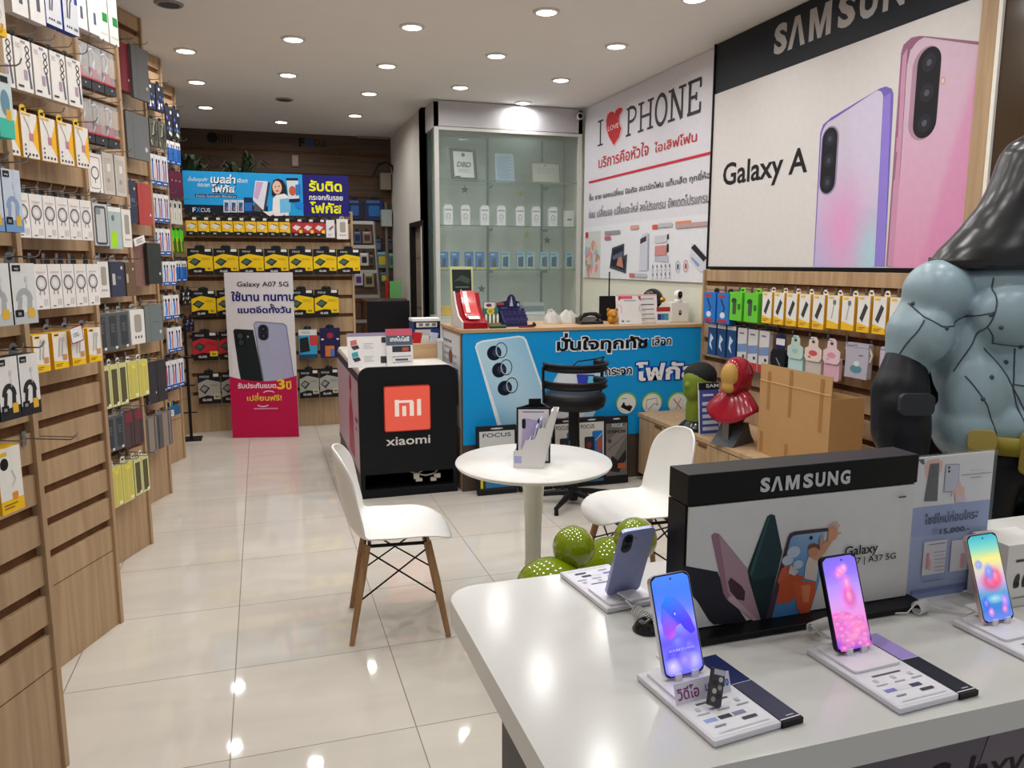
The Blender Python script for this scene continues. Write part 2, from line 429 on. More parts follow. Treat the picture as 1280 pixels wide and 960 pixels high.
# ------------------------------------------------------------------ racks
ENDS = [2.635, 3.70, 4.747, 5.797, 6.85, 7.90]
FR = []
NAMES = ['oak slat rack standing closest to the shopfront', 'oak slat rack with mostly bare lower boards', 'oak slat rack hung with clear phone cases',
         'oak slat rack hung with folio tablet cases', 'oak slat rack hung with toothbrush cards', 'oak slat rack beside the blue banner unit']
RACK = []
for k, ye in enumerate(ENDS):
    a, b = Vector((-1.13, ye - 1.06, 0)), Vector((-.669, ye, 0)); L_ = (b - a).length
    F = Frame(a, b - a); FR.append(F)
    root = empty('slatwall_rack', NAMES[k], 'display rack', F.mat(), 'sawtooth oak racks')
    RACK.append(root)
    m = MB(); slatwall(m, L_ - .02, .0, CEIL - .006, .1285, .4725); m.box(0, L_ - .02, .342, .347, -.002, .0004, mat='groove')
    m.build('slat_panel', parent=root, bev=.0015)
    m = MB('oak'); m.box(L_ - .02, L_, 0, CEIL - .006, -.42, .012)
    m.build('side_panel', parent=root, bev=.001)
    m = MB('oak'); m.box(0.0, .018, 0, CEIL - .006, -.0, .012)
    m.build('edge_trim', parent=root)
HOOK = None
def hook(rack, u, v, n0=0, n1=.15):
    global HOOK
    if HOOK is None:
        m = MB('metal', (150, 150, 152)); m.box(-.009, .009, -.02, .022, -.004, .002)
        m.tube([(0, 0, 0), (0, 0, .148), (0, .005, .158), (0, .018, .164)], .0022, n=6)
        HOOK = m.build('hook', parent=rack, M=Matrix.Translation((u, v, n0 + .004)))
    else:
        o = bpy.data.objects.new('hook', HOOK.data); COL.objects.link(o); o.parent = rack; o.matrix_local = Matrix.Translation((u, v, n0 + .004))

# ------------------------------------------------------------------ hanging goods: each maker draws one package, top edge at y=0, front at z=t
def tab(o, w, col=(40, 40, 42), mat='satin', h=.03):
    m = MB(mat, col)
    m.prism([(-w * .22, -.004), (w * .22, -.004), (w * .2, h * .7), (w * .1, h), (-w * .1, h), (-w * .2, h * .7)], .004, .0055)
    m.ell(0, h * .45, w * .12, h * .16, (12, 12, 12)); return m.build('hang_tab', parent=o)
def base(w, h, t, front, side=None, mat='card'):
    m = MB(mat, side or front); m.box(-w / 2, w / 2, -h, 0, 0, t, side or front, front=front); m.az = t + .0004; return m
def scribble(m, x0, x1, y, n, col, dh=.008):
    for i in range(n): m.rect(x0, y - i * dh * 1.6 - dh * .7, x0 + (x1 - x0) * (1 - .25 * (i % 2)), y - i * dh * 1.6, col)

def k_cable(w, h, t):
    m = base(w, h, t, (238, 233, 228), (196, 190, 186))
    pts = [(w * (.28 + .13 * math.sin(i * 1.25)), -h * (.1 + .055 * i)) for i in range(9)]
    m.line(pts, w * .06, (62, 60, 64)); m.line([(w * (.28 - .13 * math.sin(i * 1.25)), -h * (.1 + .055 * i)) for i in range(9)], w * .06, (62, 60, 64))
    m.rrect(w * -.02, -h * .78, w * .2, -h * .58, w * .06, (176, 150, 172)); m.line([(w * .3, -h * .55), (w * .38, -h * .92)], w * .12, (96, 98, 116))
    scribble(m, -w * .4, -w * .12, -h * .1, 3, (206, 186, 184), h * .02); m.rect(-w * .4, -h * .93, -w * .08, -h * .89, (60, 60, 64)); m.rect(-.08 * w, -h * .07, w * .2, -h * .03, (150, 165, 190))
    o = m.build('cable_box'); tab(o, w); return o
def k_blue_cable(w, h, t):
    m = base(w, h, t, (226, 226, 232), (40, 70, 170))
    m.rect(w * .3, -h * .45, w * .5, 0, (40, 72, 170))
    for s in (0, .2): m.line([(w * (.3 - s), -h * .25), (w * (0 - s), -h * .45), (w * (-.12 - s * .6), -h * .75)], w * .09, (92, 94, 108))
    for i in range(3): m.ell(-w * .3 + i * w * .14, -h * .9, w * .05, w * .05, (60, 66, 90))
    m.rect(w * .15, -h * .93, w * .42, -h * .88, (120, 130, 150))
    o = m.build('cable_box'); tab(o, w); return o
def k_plainbox(w, h, t):
    m = base(w, h, t, (236, 233, 230), (206, 202, 198))
    m.rect(-w * .05, -h * .8, w * .18, -h * .55, (88, 92, 110)); m.line([(-w * .3, -h * .3), (w * .3, -h * .25)], w * .04, (190, 188, 186)); m.rect(-w * .35, -h * .12, -w * .05, -h * .08, (40, 40, 44))
    o = m.build('charger_box'); tab(o, w); return o
def k_greenbox(w, h, t):
    m = base(w, h, t, (228, 224, 216), (200, 194, 186)); m.rect(-w * .1, -h * .66, w * .45, -h * .5, (30, 130, 60)); m.rect(-w * .4, -h * .9, w * .4, -h * .86, (200, 196, 190))
    o = m.build('charger_box'); tab(o, w); return o
def k_yellowdiag(w, h, t):
    m = base(w, h, t, (238, 232, 226), (226, 178, 60))
    m.poly([(w * .5, -h * .1), (w * .5, -h * .9), (w * .28, -h * .72), (w * .05, -h * .58), (w * .2, -h * .45)], (246, 186, 44))
    m.line([(-w * .3, -h * .1), (-w * .05, -h * .32), (w * .05, -h * .48)], w * .06, (160, 150, 150)); m.rrect(-w * .06, -h * .62, w * .2, -h * .44, w * .05, (196, 132, 146))
    for i in range(4): m.ell(-w * .34 + i * w * .22, -h * .92, w * .06, w * .06, (58, 54, 58))
    for i in range(2): m.ell(-w * .34, -h * (.82 - .1 * i), w * .05, w * .05, (90, 86, 90))
    m.rect(-w * .45, -h * .06, w * .1, -h * .02, (244, 190, 60))
    o = m.build('adapter_box'); tab(o, w, (240, 200, 60)); return o
def k_ring(w, h, t):
    m = base(w, h, t, (240, 235, 232), (198, 192, 190))
    m.ring(0, -h * .42, w * .36, w * .36, w * .1, (112, 110, 118)); m.ring(0, -h * .42, w * .24, w * .24, w * .04, (206, 204, 206))
    for s in (-1, 1): m.line([(s * w * .12, -h * .58), (s * w * .18, -h * .68)], w * .08, (150, 148, 152))
    for i in range(3): m.line([(w * (.1 + i * .12), -h * .78), (w * (.1 + i * .12), -h * .93)], w * .04, (188, 184, 186))
    m.rect(-w * .34, -h * .19, w * .34, -h * .165, (216, 196, 190)); m.rect(-w * .22, -h * .25, w * .2, -h * .235, (214, 206, 204)); m.rect(-w * .3, -h * .95, -w * .08, -h * .93, (60, 60, 62))
    o = m.build('cable_box'); tab(o, w, (30, 30, 32)); return o
def k_yellowbox(w, h, t):
    m = base(w, h, t, (238, 232, 222), (230, 176, 22))
    m.poly([(-w * .5, -h), (w * .5, -h), (w * .5, -h * .84), (-w * .5, -h * .76)], (248, 200, 30)); m.rect(-w * .4, -h * .1, -w * .05, -h * .03, (246, 196, 30)); m.rect(-w * .36, -h * .085, -w * .09, -h * .045, (40, 34, 20))
    for s in (0, .2): m.line([(-w * (.02 - s), -h * .2), (-w * (.14 - s), -h * .66)], w * .1, (186, 182, 180)); m.ell(-w * (.0 - s), -h * .2, w * .09, w * .12, (196, 192, 190))
    m.rrect(w * .12, -h * .78, w * .42, -h * .62, w * .04, (206, 150, 96)); scribble(m, -w * .4, w * .1, -h * .86, 2, (150, 110, 20), h * .03)
    o = m.build('earphone_box'); tab(o, w, (120, 122, 126)); return o
def k_headset(w, h, t, c=(44, 44, 48), foot=(38, 38, 42), front=(236, 232, 230)):
    m = base(w, h, t, front, (30, 30, 34))
    m.poly([(-w * .5, -h), (w * .5, -h), (w * .5, -h * .78), (w * .1, -h * .8), (-w * .5, -h * .84)], foot)
    m.line([(w * (-.02 + .26 * math.cos(a)), -h * (.62 - .16 * math.sin(a))) for a in [math.pi * i / 10 for i in range(11)]], w * .2, c)
    m.poly([(-w * .28, -h * .58), (-w * .1, -h * .56), (-w * .2, -h * .82), (-w * .36, -h * .82)], c); m.poly([(w * .12, -h * .56), (w * .3, -h * .58), (w * .26, -h * .84), (w * .06, -h * .84)], c)
    m.rrect(-w * .46, -h * .88, -w * .1, -h * .76, w * .05, (24, 24, 26)); m.text('50', -w * .28, -h * .85, h * .07, (240, 240, 240)); m.rrect(w * .08, -h * .9, w * .36, -h * .74, w * .04, (232, 182, 60))
    m.rect(-w * .44, -h * .13, -w * .1, -h * .03, (30, 30, 32)); m.text('wty', -w * .27, -h * .105, h * .06, (240, 240, 240)); m.rect(w * .05, -h * .3, w * .17, -h * .22, (214, 212, 212)); m.line([(w * .11, -h * .34), (w * .11, -h * .48)], w * .03, (206, 204, 204))
    o = m.build('headphone_box'); tab(o, w, (110, 112, 116)); return o
def k_headset_blue(w, h, t): return k_headset(w, h, t, (146, 166, 200), (120, 160, 210), (206, 216, 232))
def k_headset_grey(w, h, t): return k_headset(w, h, t, (176, 178, 182), (198, 200, 202), (228, 228, 226))
def k_tealbox(w, h, t):
    m = base(w, h, t, (214, 226, 226), (70, 190, 170)); m.rect(-w * .5, -h, w * .5, -h * .7, (72, 196, 172)); m.ell(0, -h * .45, w * .3, h * .2, (110, 150, 170)); m.rect(-w * .2, -h * .14, w * .3, -h * .04, (30, 30, 36)); m.rrect(0, -h * .72, w * .35, -h * .55, w * .05, (230, 180, 60))
    o = m.build('headphone_box'); tab(o, w, (60, 60, 64)); return o
def k_whiteyellow(w, h, t):
    m = base(w, h, t, (240, 236, 228), (232, 178, 20)); m.rect(-w * .5, -h, w * .5, -h * .8, (250, 196, 24)); m.ell(-w * .24, -h * .24, w * .18, w * .2, (20, 20, 22)); m.rect(-w * .44, -h * .12, -w * .1, -h * .06, (240, 190, 40))
    m.line([(w * .05, -h * .35), (w * .2, -h * .5), (w * .02, -h * .6)], w * .05, (206, 200, 192)); scribble(m, -w * .4, w * .2, -h * .86, 2, (150, 110, 20), h * .03); m.rrect(w * .0, -h * .82, w * .25, -h * .7, w * .04, (232, 150, 40))
    o = m.build('charger_box'); tab(o, w, (40, 40, 42)); return o
def k_gamepad(w, h, t):
    m = MB('satin', (120, 30, 40)); m.box(-w / 2, w / 2, -h, -h * .8, .004, t, (52, 54, 60)); m.box(-w / 2, w / 2, -h * .8, -h * .76, .004, t + .004, (176, 60, 70)); m.az = t + .006
    m.ell(0, -h * .9, w * .04, w * .04, (220, 220, 220)); o = m.build('trigger_pack')
    c = MB('gloss', (198, 200, 206)); c.tube([(-w * .3, -h * .12, t * .5), (-w * .1, -h * .06, t * .6), (w * .12, -h * .14, t * .6), (w * .2, -h * .3, t * .5)], .006); c.tube([(w * .2, -h * .3, t * .5), (-w * .05, -h * .5, t * .6), (-w * .22, -h * .74, t * .5)], .007)
    c.build('wire', parent=o)
    g = MB('satin', (170, 46, 58)); g.az = 0
    g.prism([(-w * .3, -h * .76), (w * .3, -h * .76), (w * .14, -h * .58), (w * .2, -h * .5), (0, -h * .56), (-w * .2, -h * .48), (-w * .14, -h * .6)], t * .3, t * .8); g.build('trigger', parent=o)
    b = MB('film', (226, 228, 232)); b.box(-w * .49, w * .49, -h * .78, 0, .002, t * .9); b.build('clear_bag', parent=o); return o
def k_pouchcase(w, h, t):
    m = base(w, h, t, (206, 198, 190), (178, 172, 166)); m.rrect(-w * .38, -h * .92, w * .38, -h * .12, w * .14, (190, 182, 172)); m.rrect(-w * .1, -h * .44, w * .18, -h * .26, w * .03, (226, 222, 218)); m.ell(-w * .05, -h * .66, w * .14, w * .14, (160, 150, 140))
    o = m.build('phone_case'); tab(o, w, (200, 200, 200), 'film'); return o
def k_ringcase(w, h, t):
    m = base(w, h, t, (238, 232, 228), (206, 200, 196)); m.line(rr_pts(-w * .34, -h * .9, w * .34, -h * .1, w * .1), w * .03, (120, 110, 110), closed=True); m.ring(0, -h * .5, w * .24, w * .24, w * .06, (96, 90, 92)); m.line([(0, -h * .66), (0, -h * .76)], w * .05, (96, 90, 92))
    o = m.build('phone_case'); tab(o, w, (230, 230, 230)); return o
def k_clearcase(w, h, t):
    m = base(w, h, t, (196, 198, 198), (170, 172, 172)); m.line(rr_pts(-w * .36, -h * .95, w * .36, -h * .08, w * .1), w * .1, (70, 76, 84), closed=True); m.rrect(-w * .3, -h * .26, w * .02, -h * .1, w * .06, (140, 146, 152))
    o = m.build('phone_case'); tab(o, w, (220, 220, 220), 'film'); return o
def k_neoncase(w, h, t):
    m = base(w, h, t, (178, 192, 190), (150, 160, 160)); m.rect(-w * .36, -h * .96, w * .1, -h * .56, (170, 226, 40)); m.ell(-w * .14, -h * .22, w * .12, w * .14, (110, 120, 130)); m.rect(-w * .5, -h * .06, w * .5, h * .06, (240, 238, 236))
    o = m.build('phone_case'); tab(o, w, (220, 220, 220), 'film'); return o
def k_navycase(w, h, t):
    m = base(w, h, t, (58, 64, 84), (90, 92, 100)); m.rect(-w * .42, -h * .66, -w * .2, -h * .34, (196, 194, 192)); m.text('OIL', w * .1, -h * .5, h * .12, (150, 154, 166)); m.ell(w * .3, -h * .18, w * .07, w * .08, (216, 214, 210))
    o = m.build('phone_case'); tab(o, w, (200, 200, 200), 'film'); return o
def k_browncase(w, h, t):
    m = base(w, h, t, (112, 88, 70), (90, 72, 58)); m.rect(-w * .46, -h * .6, -w * .28, -h * .34, (190, 184, 176)); m.ell(w * .22, -h * .2, w * .08, w * .08, (200, 196, 190))
    o = m.build('phone_case'); tab(o, w, (200, 200, 200), 'film'); return o
def k_darkcase(w, h, t):
    m = base(w, h, t, (92, 96, 100), (150, 154, 154)); m.rrect(-w * .36, -h * .9, w * .36, -h * .08, w * .08, (62, 66, 72)); scribble(m, -w * .2, w * .2, -h * .3, 5, (110, 114, 118), h * .03); m.rect(w * .12, -h * .97, w * .34, -h * .9, (226, 226, 226))
    o = m.build('phone_case'); tab(o, w, (220, 220, 220), 'film'); return o
def k_whitecase(w, h, t):
    m = base(w, h, t, (232, 228, 224), (190, 188, 186)); m.rrect(-w * .22, -h * .66, w * .28, -h * .14, w * .12, (166, 160, 150)); [m.ell(-w * .18 + i * w * .2, -h * .8, w * .05, w * .06, (70, 68, 66)) for i in range(3)]
    o = m.build('phone_case'); tab(o, w, (220, 220, 220), 'film'); return o
def k_yellowcase(w, h, t):
    m = base(w, h, t, (214, 206, 118), (196, 190, 130)); m.rect(-w * .38, -h * .96, w * .38, -h * .1, (206, 196, 96)); m.rect(-w * .1, -h * .18, w * .26, -h * .1, (240, 226, 60)); m.rrect(w * .14, -h * .96, w * .44, -h * .88, w * .05, (238, 236, 224)); m.line([(0, -h * .12), (0, -h * .95)], w * .04, (224, 216, 146))
    o = m.build('phone_case'); tab(o, w, (226, 226, 226)); return o
def k_darkyellow(w, h, t):
    m = base(w, h, t, (216, 212, 150), (196, 192, 150)); m.rect(-w * .34, -h * .94, w * .34, -h * .1, (92, 88, 62)); m.rrect(w * .12, -h * .97, w * .44, -h * .9, w * .05, (238, 236, 224))
    o = m.build('phone_case'); tab(o, w, (226, 226, 226)); return o
def k_maroon(w, h, t):
    m = base(w, h, t, (86, 66, 70), (70, 56, 60)); m.rect(-w * .3, -h * .3, w * .4, 0, (130, 54, 66)); m.rect(w * .1, -h, w * .3, -h * .3, (70, 56, 60)); o = m.build('phone_case'); tab(o, w, (200, 200, 200), 'film'); return o
def folio(c, c2, n=0):
    def f(w, h, t):
        m = base(w, h, t, c, c2); m.line([(-w * .22, -h), (-w * .22, 0)], w * .02, c2); m.ell(w * .34, -h * .75, w * .06, w * .06, (214, 212, 208))
        if n: m.rect(w * -.05, -h * .48, w * .3, -h * .46, c2)
        o = m.build('tablet_case'); tab(o, w, (120, 120, 120), 'film'); return o
    return f
def k_brush(w, h, t, c=(214, 70, 84), c2=(60, 110, 190), bg=(220, 222, 230)):
    m = base(w, h, t * .5, bg, bg); m.rect(-w * .5, -h, w * .5, -h * .84, (34, 84, 160)); m.rect(-w * .5, -h * .3, w * .5, 0, (234, 232, 236))
    for i in range(2): m.line([(-w * .2 + i * w * .4, -h * .26), (-w * .12 + i * w * .3, -h * .55), (-w * .2 + i * w * .36, -h * .82)], w * .2, c if i == 0 else c2); m.ell(-w * .2 + i * w * .4, -h * .2, w * .12, h * .07, (40, 40, 60))
    m.rect(-w * .3, -h * .94, w * .3, -h * .9, (226, 232, 240)); o = m.build('toothbrush_card'); tab(o, w, (30, 34, 44)); return o
def k_brush_blue(w, h, t): return k_brush(w, h, t, (60, 130, 220), (230, 120, 90), (214, 224, 238))
def k_brush_deep(w, h, t): return k_brush(w, h, t, (40, 90, 180), (20, 60, 140), (60, 130, 210))
def k_glitter(w, h, t):
    m = base(w, h, t, (30, 32, 44), (26, 26, 34)); q = random.Random(int(w * 1e5))
    for i in range(9): m.ell(q.uniform(-.4, .4) * w, -h * q.uniform(.08, .92), w * .1, h * .06, q.choice([(236, 238, 244), (110, 90, 190), (220, 216, 120), (60, 90, 150), (200, 206, 214)]))
    o = m.build('stylus_card'); tab(o, w, (20, 20, 24)); return o
def k_silver(w, h, t):
    m = base(w, h, t, (96, 94, 84), (70, 68, 60)); q = random.Random(3)
    for i in range(6): m.line([(q.uniform(-.4, .4) * w, -h * q.uniform(0, 1)) for j in range(3)], w * .1, q.choice([(190, 186, 168), (220, 218, 204), (50, 50, 46)]))
    o = m.build('stylus_card'); tab(o, w, (20, 20, 24)); return o
def k_maroonbox(w, h, t):
    m = base(w, h, t, (104, 30, 52), (86, 26, 44)); [m.ell(w * (.1 * i - .3), -h * .35, w * .03, w * .03, (230, 214, 220)) for i in (0, 3, 6)]; m.rect(-w * .3, -h * .9, w * .3, -h * .6, (92, 36, 66)); o = m.build('gift_box'); tab(o, w, (60, 30, 40)); return o
def k_whitecard(w, h, t):
    m = base(w, h, t * .4, (222, 218, 208), (200, 196, 188)); m.rect(-w * .2, -h * .3, w * .2, -h * .12, (44, 44, 46)); m.line([(0, -h * .5), (0, -h * .85)], w * .14, (170, 168, 160)); o = m.build('cable_card'); tab(o, w, (220, 220, 220)); return o
def k_greencard(w, h, t):
    m = base(w, h, t * .4, (70, 110, 30), (60, 90, 30)); m.rect(-w * .5, -h * .35, w * .5, 0, (90, 210, 40)); m.line([(-w * .2, -h * .3), (0, -h * .9)], w * .2, (226, 206, 40)); m.ell(w * .1, -h * .35, w * .22, h * .14, (80, 220, 50)); o = m.build('cable_card'); tab(o, w, (90, 210, 40)); return o
def k_bundle(w, h, t):
    m = base(w, h, t, (96, 92, 92), (110, 106, 106)); m.rect(-w * .2, -h, w * .2, 0, (150, 136, 126)); m.line([(w * .36, -h), (w * .36, 0)], w * .06, (150, 152, 156)); o = m.build('tablet_case'); tab(o, w, (200, 200, 200), 'film'); return o

_seq = 0
def put(M, kind, w, h, t, label, cat, group=None, proto={}):
    key = (kind.__name__ if kind.__name__ != 'f' else id(kind), round(w, 3), round(h, 3), round(t, 3))
    if key in proto: o = copy_tree(proto[key], M, label)
    else: o = kind(w, h, t); o.matrix_local = M; o['label'] = label; proto[key] = o
    o['category'] = cat
    if group: o['group'] = group
    elif 'group' in o: del o['group']
    return o
def row(F, rack, kind, n, xl, xr, xm, yt, yb, t, label, cat, group=None, n0=.07, gap=.12, hk=True, jit=0.0, start=0):
    """n packages side by side on the plane n0+t in front of the rack; label has {i} for the ordinal"""
    ym = (yt + yb) / 2; off = n0 + t
    u0, _ = F.uv(xl, ym, off); u1, _ = F.uv(xr, ym, off); _, v1 = F.uv(xm, yt, off); _, v0 = F.uv(xm, yb, off)
    p = (u1 - u0) / n; w = p * (1 - gap); h = v1 - v0
    for i in range(n):
        u = u0 + p * (i + .5)
        T = F.mat(u, v1 + rnd.uniform(-jit, jit), n0) @ Matrix.Rotation(rnd.uniform(-.03, .03) if jit else 0, 4, 'Y')
        put(T, kind, w, h, t, label.format(i=ORD[start + i]) if '{i}' in label else label, cat, group if n > 1 else None)
        if hk: hook(rack, u, v1 + .018)
# ------------------------------------------------------------------ goods on the sawtooth racks
F0, F1, F2, F3, F4, F5 = FR
R0, R1, R2, R3, R4, R5 = RACK
cb, hb, pc, tc_, tb = 'cable box', 'headphone box', 'phone case', 'tablet case', 'toothbrush'
row(F0, R0, k_whiteyellow, 1, -9, 7, 0, -8, 44, .035, 'white and yellow charger box hanging topmost on the shopfront rack', 'charger box')
row(F0, R0, k_tealbox, 1, -4, 17, 8, 93, 172, .04, 'teal-footed headphone box above the pale blue headphone boxes', hb)
row(F0, R0, k_headset_blue, 2, -22, 28, 15, 212, 290, .04, 'pale blue headphone box, {i} from the left, under the teal-footed box', hb, 'pale blue headphone boxes', gap=.06)
row(F0, R0, k_headset_grey, 2, -20, 46, 30, 329, 405, .04, 'white headphone box with grey earpads, {i} from the left', hb, 'grey headphone boxes', gap=.06)
row(F0, R0, k_headset, 2, -3, 50, 36, 442, 519, .045, 'white headphone box with black headset and black foot, {i} from the left', hb, 'black headphone boxes', gap=.06)
row(F0, R0, k_whiteyellow, 1, -3, 30, 14, 558, 641, .045, 'white and yellow charger box hanging lowest on the shopfront rack', 'charger box')
hook(R0, F0.uv(28, 548)[0], F0.uv(28, 548)[1])

row(F1, R1, k_plainbox, 2, 12, 55, 33, -48, 22, .035, 'white charger box hanging at the ceiling, {i} from the left', 'charger box', 'white charger boxes at the ceiling')
row(F1, R1, k_blue_cable, 2, 55, 97, 76, -34, 36, .035, 'white box with blue edge and grey cable pair, {i} from the left', cb, 'blue-edged cable boxes')
row(F1, R1, k_cable, 5, -5, 102, 71, 66, 126, .035, 'white box picturing a knotted black cable, {i} from the left', cb, 'knotted cable boxes', gap=.1)
row(F1, R1, k_yellowdiag, 5, 1, 112, 68, 150, 203, .025, 'white adapter box with yellow diagonal patch, {i} from the left', 'adapter box', 'yellow patched adapter boxes', gap=.16)
row(F1, R1, k_ring, 6, 20, 115, 78, 247, 299, .03, 'white ring-cable box, {i} from the left in the upper row of them', cb, 'upper ring-cable boxes', gap=.05)
row(F1, R1, k_ring, 5, 43, 124, 86, 330, 384, .03, 'white ring-cable box, {i} from the left in the lower row of them', cb, 'lower ring-cable boxes', gap=.05)
row(F1, R1, k_yellowbox, 4, 39, 129, 85, 414, 459, .055, 'yellow earphone box with white front, {i} from the left', 'earphone box', 'yellow earphone boxes', gap=.22)
u, v = F1.uv(46, 545); hook(R1, u, v)
# the price card clipped in front of the third yellow box
u, v = F1.uv(100, 418, .16); m = MB('card', (236, 234, 238)); m.prism(rr_pts(-.036, -.03, .036, .03, .006), 0, .002); m.line(rr_pts(-.035, -.029, .035, .029, .006), .004, (150, 40, 50), closed=True); m.fit('100.-', -.02, -.009, .02, .008, (70, 72, 96), .01)
m.build('price_card', M=F1.mat(u, v, .145) @ Matrix.Rotation(R(8), 4, 'Z'), label='white red-edged price card in front of the yellow earphone boxes', category='price tag')

row(F2, R2, k_plainbox, 2, 92, 124, 108, -22, 38, .05, 'white charger box beside the green-labelled boxes, {i} from the left', 'charger box', 'white charger boxes by the green labels')
row(F2, R2, k_greenbox, 2, 122, 147, 136, -15, 53, .035, 'white charger box with green label near the ceiling, {i} from the left', 'charger box', 'green-labelled boxes')
row(F2, R2, k_gamepad, 3, 96, 144, 118, 58, 112, .05, 'clear bag with red game trigger, {i} from the left in upper row', 'game trigger', 'red game triggers, upper', gap=.06)
row(F2, R2, k_gamepad, 3, 101, 149, 124, 128, 180, .05, 'clear bag with red game trigger, {i} from the left in lower row', 'game trigger', 'red game triggers, lower', gap=.06)
row(F2, R2, k_ringcase, 1, 108, 129, 119, 192, 240, .03, 'white phone case box printed with a dark ring', pc)
row(F2, R2, k_pouchcase, 2, 128, 158, 143, 193, 244, .03, 'beige clear-bagged phone case beside the ring-printed box, {i} from the left', pc, 'beige phone cases')
row(F2, R2, k_clearcase, 1, 116, 136, 127, 255, 307, .03, 'clear phone case with dark rim left of the neon green one', pc)
row(F2, R2, k_neoncase, 1, 135, 153, 144, 262, 311, .03, 'clear phone case with neon green patch', pc)
row(F2, R2, k_whitecase, 1, 152, 165, 159, 262, 309, .03, 'white phone case right of the neon green one', pc)
row(F2, R2, k_whitecase, 1, 122, 137, 130, 327, 372, .03, 'white phone case left of the navy case', pc)
row(F2, R2, k_navycase, 1, 138, 157, 147, 327, 371, .03, 'navy phone case lettered in grey', pc)
row(F2, R2, k_browncase, 1, 157, 171, 164, 328, 370, .03, 'brown phone case right of the navy case', pc)
row(F2, R2, k_darkcase, 3, 120, 162, 141, 391, 438, .03, 'smoke-grey clear phone case above the yellow sleeves, {i} from the left', pc, 'smoke-grey phone cases', gap=.06)
row(F2, R2, k_whitecase, 1, 162, 182, 172, 387, 430, .03, 'white phone case with grey window above the yellow sleeves', pc)
row(F2, R2, k_darkyellow, 3, 127, 160, 143, 456, 509, .03, 'dark phone case in pale yellow sleeve, {i} from the left', pc, 'dark cases in yellow sleeves', gap=.05)
row(F2, R2, k_yellowcase, 2, 160, 186, 172, 451, 497, .03, 'pale yellow phone case right of the dark sleeved ones, {i} from the left', pc, 'upper yellow phone cases', gap=.05)
row(F2, R2, k_darkcase, 2, 132, 156, 144, 519, 564, .03, 'smoke-grey clear phone case below the yellow sleeves, {i} from the left', pc, 'lower smoke-grey cases', gap=.05)
row(F2, R2, k_maroon, 2, 155, 180, 167, 513, 557, .03, 'black and maroon phone case bundle, {i} from the left', pc, 'maroon phone cases', gap=.05)
row(F2, R2, k_yellowcase, 2, 138, 168, 153, 580, 631, .03, 'pale yellow phone case in the lowest row, {i} from the left', pc, 'lowest yellow phone cases', gap=.04)
row(F2, R2, k_darkyellow, 2, 168, 187, 177, 571, 617, .03, 'dark phone case in pale sleeve in the lowest row, {i} from the left', pc, 'lowest dark cases', gap=.05)

fr_, fg, fb = folio((150, 54, 66), (120, 44, 54)), folio((120, 122, 124), (100, 102, 104)), folio((56, 60, 58), (44, 48, 46), 1)
fbr, fgrey, fdk = folio((140, 104, 98), (112, 84, 80)), folio((116, 126, 126), (92, 100, 100), 1), folio((60, 58, 62), (48, 46, 50))
row(F3, R3, fr_, 1, 146, 163, 155, 54, 113, .02, 'dark red folio case near the ceiling', tc_)
row(F3, R3, fg, 1, 164, 187, 175, 60, 124, .02, 'grey folio tablet case near the ceiling', tc_, n0=.09)
row(F3, R3, fg, 1, 157, 188, 173, 143, 199, .025, 'wide grey folio tablet case above the red phone case', tc_)
row(F3, R3, k_navycase, 1, 158, 172, 165, 226, 278, .03, 'navy phone case left of the red leather case', pc)
row(F3, R3, folio((186, 76, 74), (150, 58, 58)), 1, 172, 191, 181, 230, 281, .02, 'red leather phone case with brown buckle', pc)
row(F3, R3, fbr, 1, 164, 187, 176, 303, 358, .02, 'brown folio tablet case beside the black folio', tc_)
row(F3, R3, fb, 1, 184, 203, 193, 304, 355, .02, 'black folio tablet case beside the brown folio', tc_, n0=.1)
row(F3, R3, fgrey, 1, 180, 205, 192, 381, 427, .02, 'grey-green folio tablet case in clear sleeve', tc_)
row(F3, R3, fdk, 2, 184, 209, 197, 451, 503, .02, 'charcoal folio tablet case in clear sleeve, {i} from the left', tc_, 'charcoal folios', gap=.05)
row(F3, R3, k_bundle, 2, 180, 216, 198, 519, 562, .05, 'bundle of grey tablet cases in the lowest row, {i} from the left', tc_, 'bundled tablet cases', gap=.08)
u, v = F3.uv(176, 301, .14); m = MB('card', (240, 236, 234)); m.prism(rr_pts(-.06, -.024, .06, .024, .004), 0, .002); scribble(m, -.035, .035, .012, 3, (90, 86, 92), .006)
m.build('price_card', M=F3.mat(u, v, .13) @ Matrix.Rotation(R(14), 4, 'Z'), label='tilted white price card above the brown folio tablet case', category='price tag')

row(F4, R4, k_glitter, 2, 184, 205, 194, 105, 138, .02, 'black and white stylus card near the ceiling, {i} from the left', 'stylus card', 'stylus cards', gap=.1)
row(F4, R4, k_silver, 2, 187, 208, 197, 151, 184, .02, 'silver stylus card above the toothbrush cards, {i} from the left', 'stylus card', 'silver stylus cards', gap=.08)
for j, (xl, xr, xm, yt, yb, nm) in enumerate([(187, 211, 199, 194, 232, 'topmost row of them'), (191, 213, 202, 243, 278, 'row second from top'), (192, 215, 204, 286, 319, 'row third from top'),
                                             ]):
    row(F4, R4, k_brush, 3, xl, xr, xm, yt, yb, .02, 'red and white toothbrush card, {i} from the left, ' + nm, tb, 'red toothbrush cards, ' + nm, gap=.05)
row(F4, R4, k_brush_blue, 2, 205, 222, 213, 327, 357, .02, 'blue and white toothbrush card below the red rows, {i} from the left', tb, 'upper blue toothbrush cards', gap=.06)
row(F4, R4, k_brush_blue, 2, 206, 226, 216, 369, 399, .02, 'blue and white toothbrush card in the middle row, {i} from the left', tb, 'middle blue toothbrush cards', gap=.06)
row(F4, R4, k_brush_blue, 2, 211, 229, 220, 409, 440, .02, 'blue and white toothbrush card beside the cable card, {i} from the left', tb, 'low blue toothbrush cards', gap=.06)
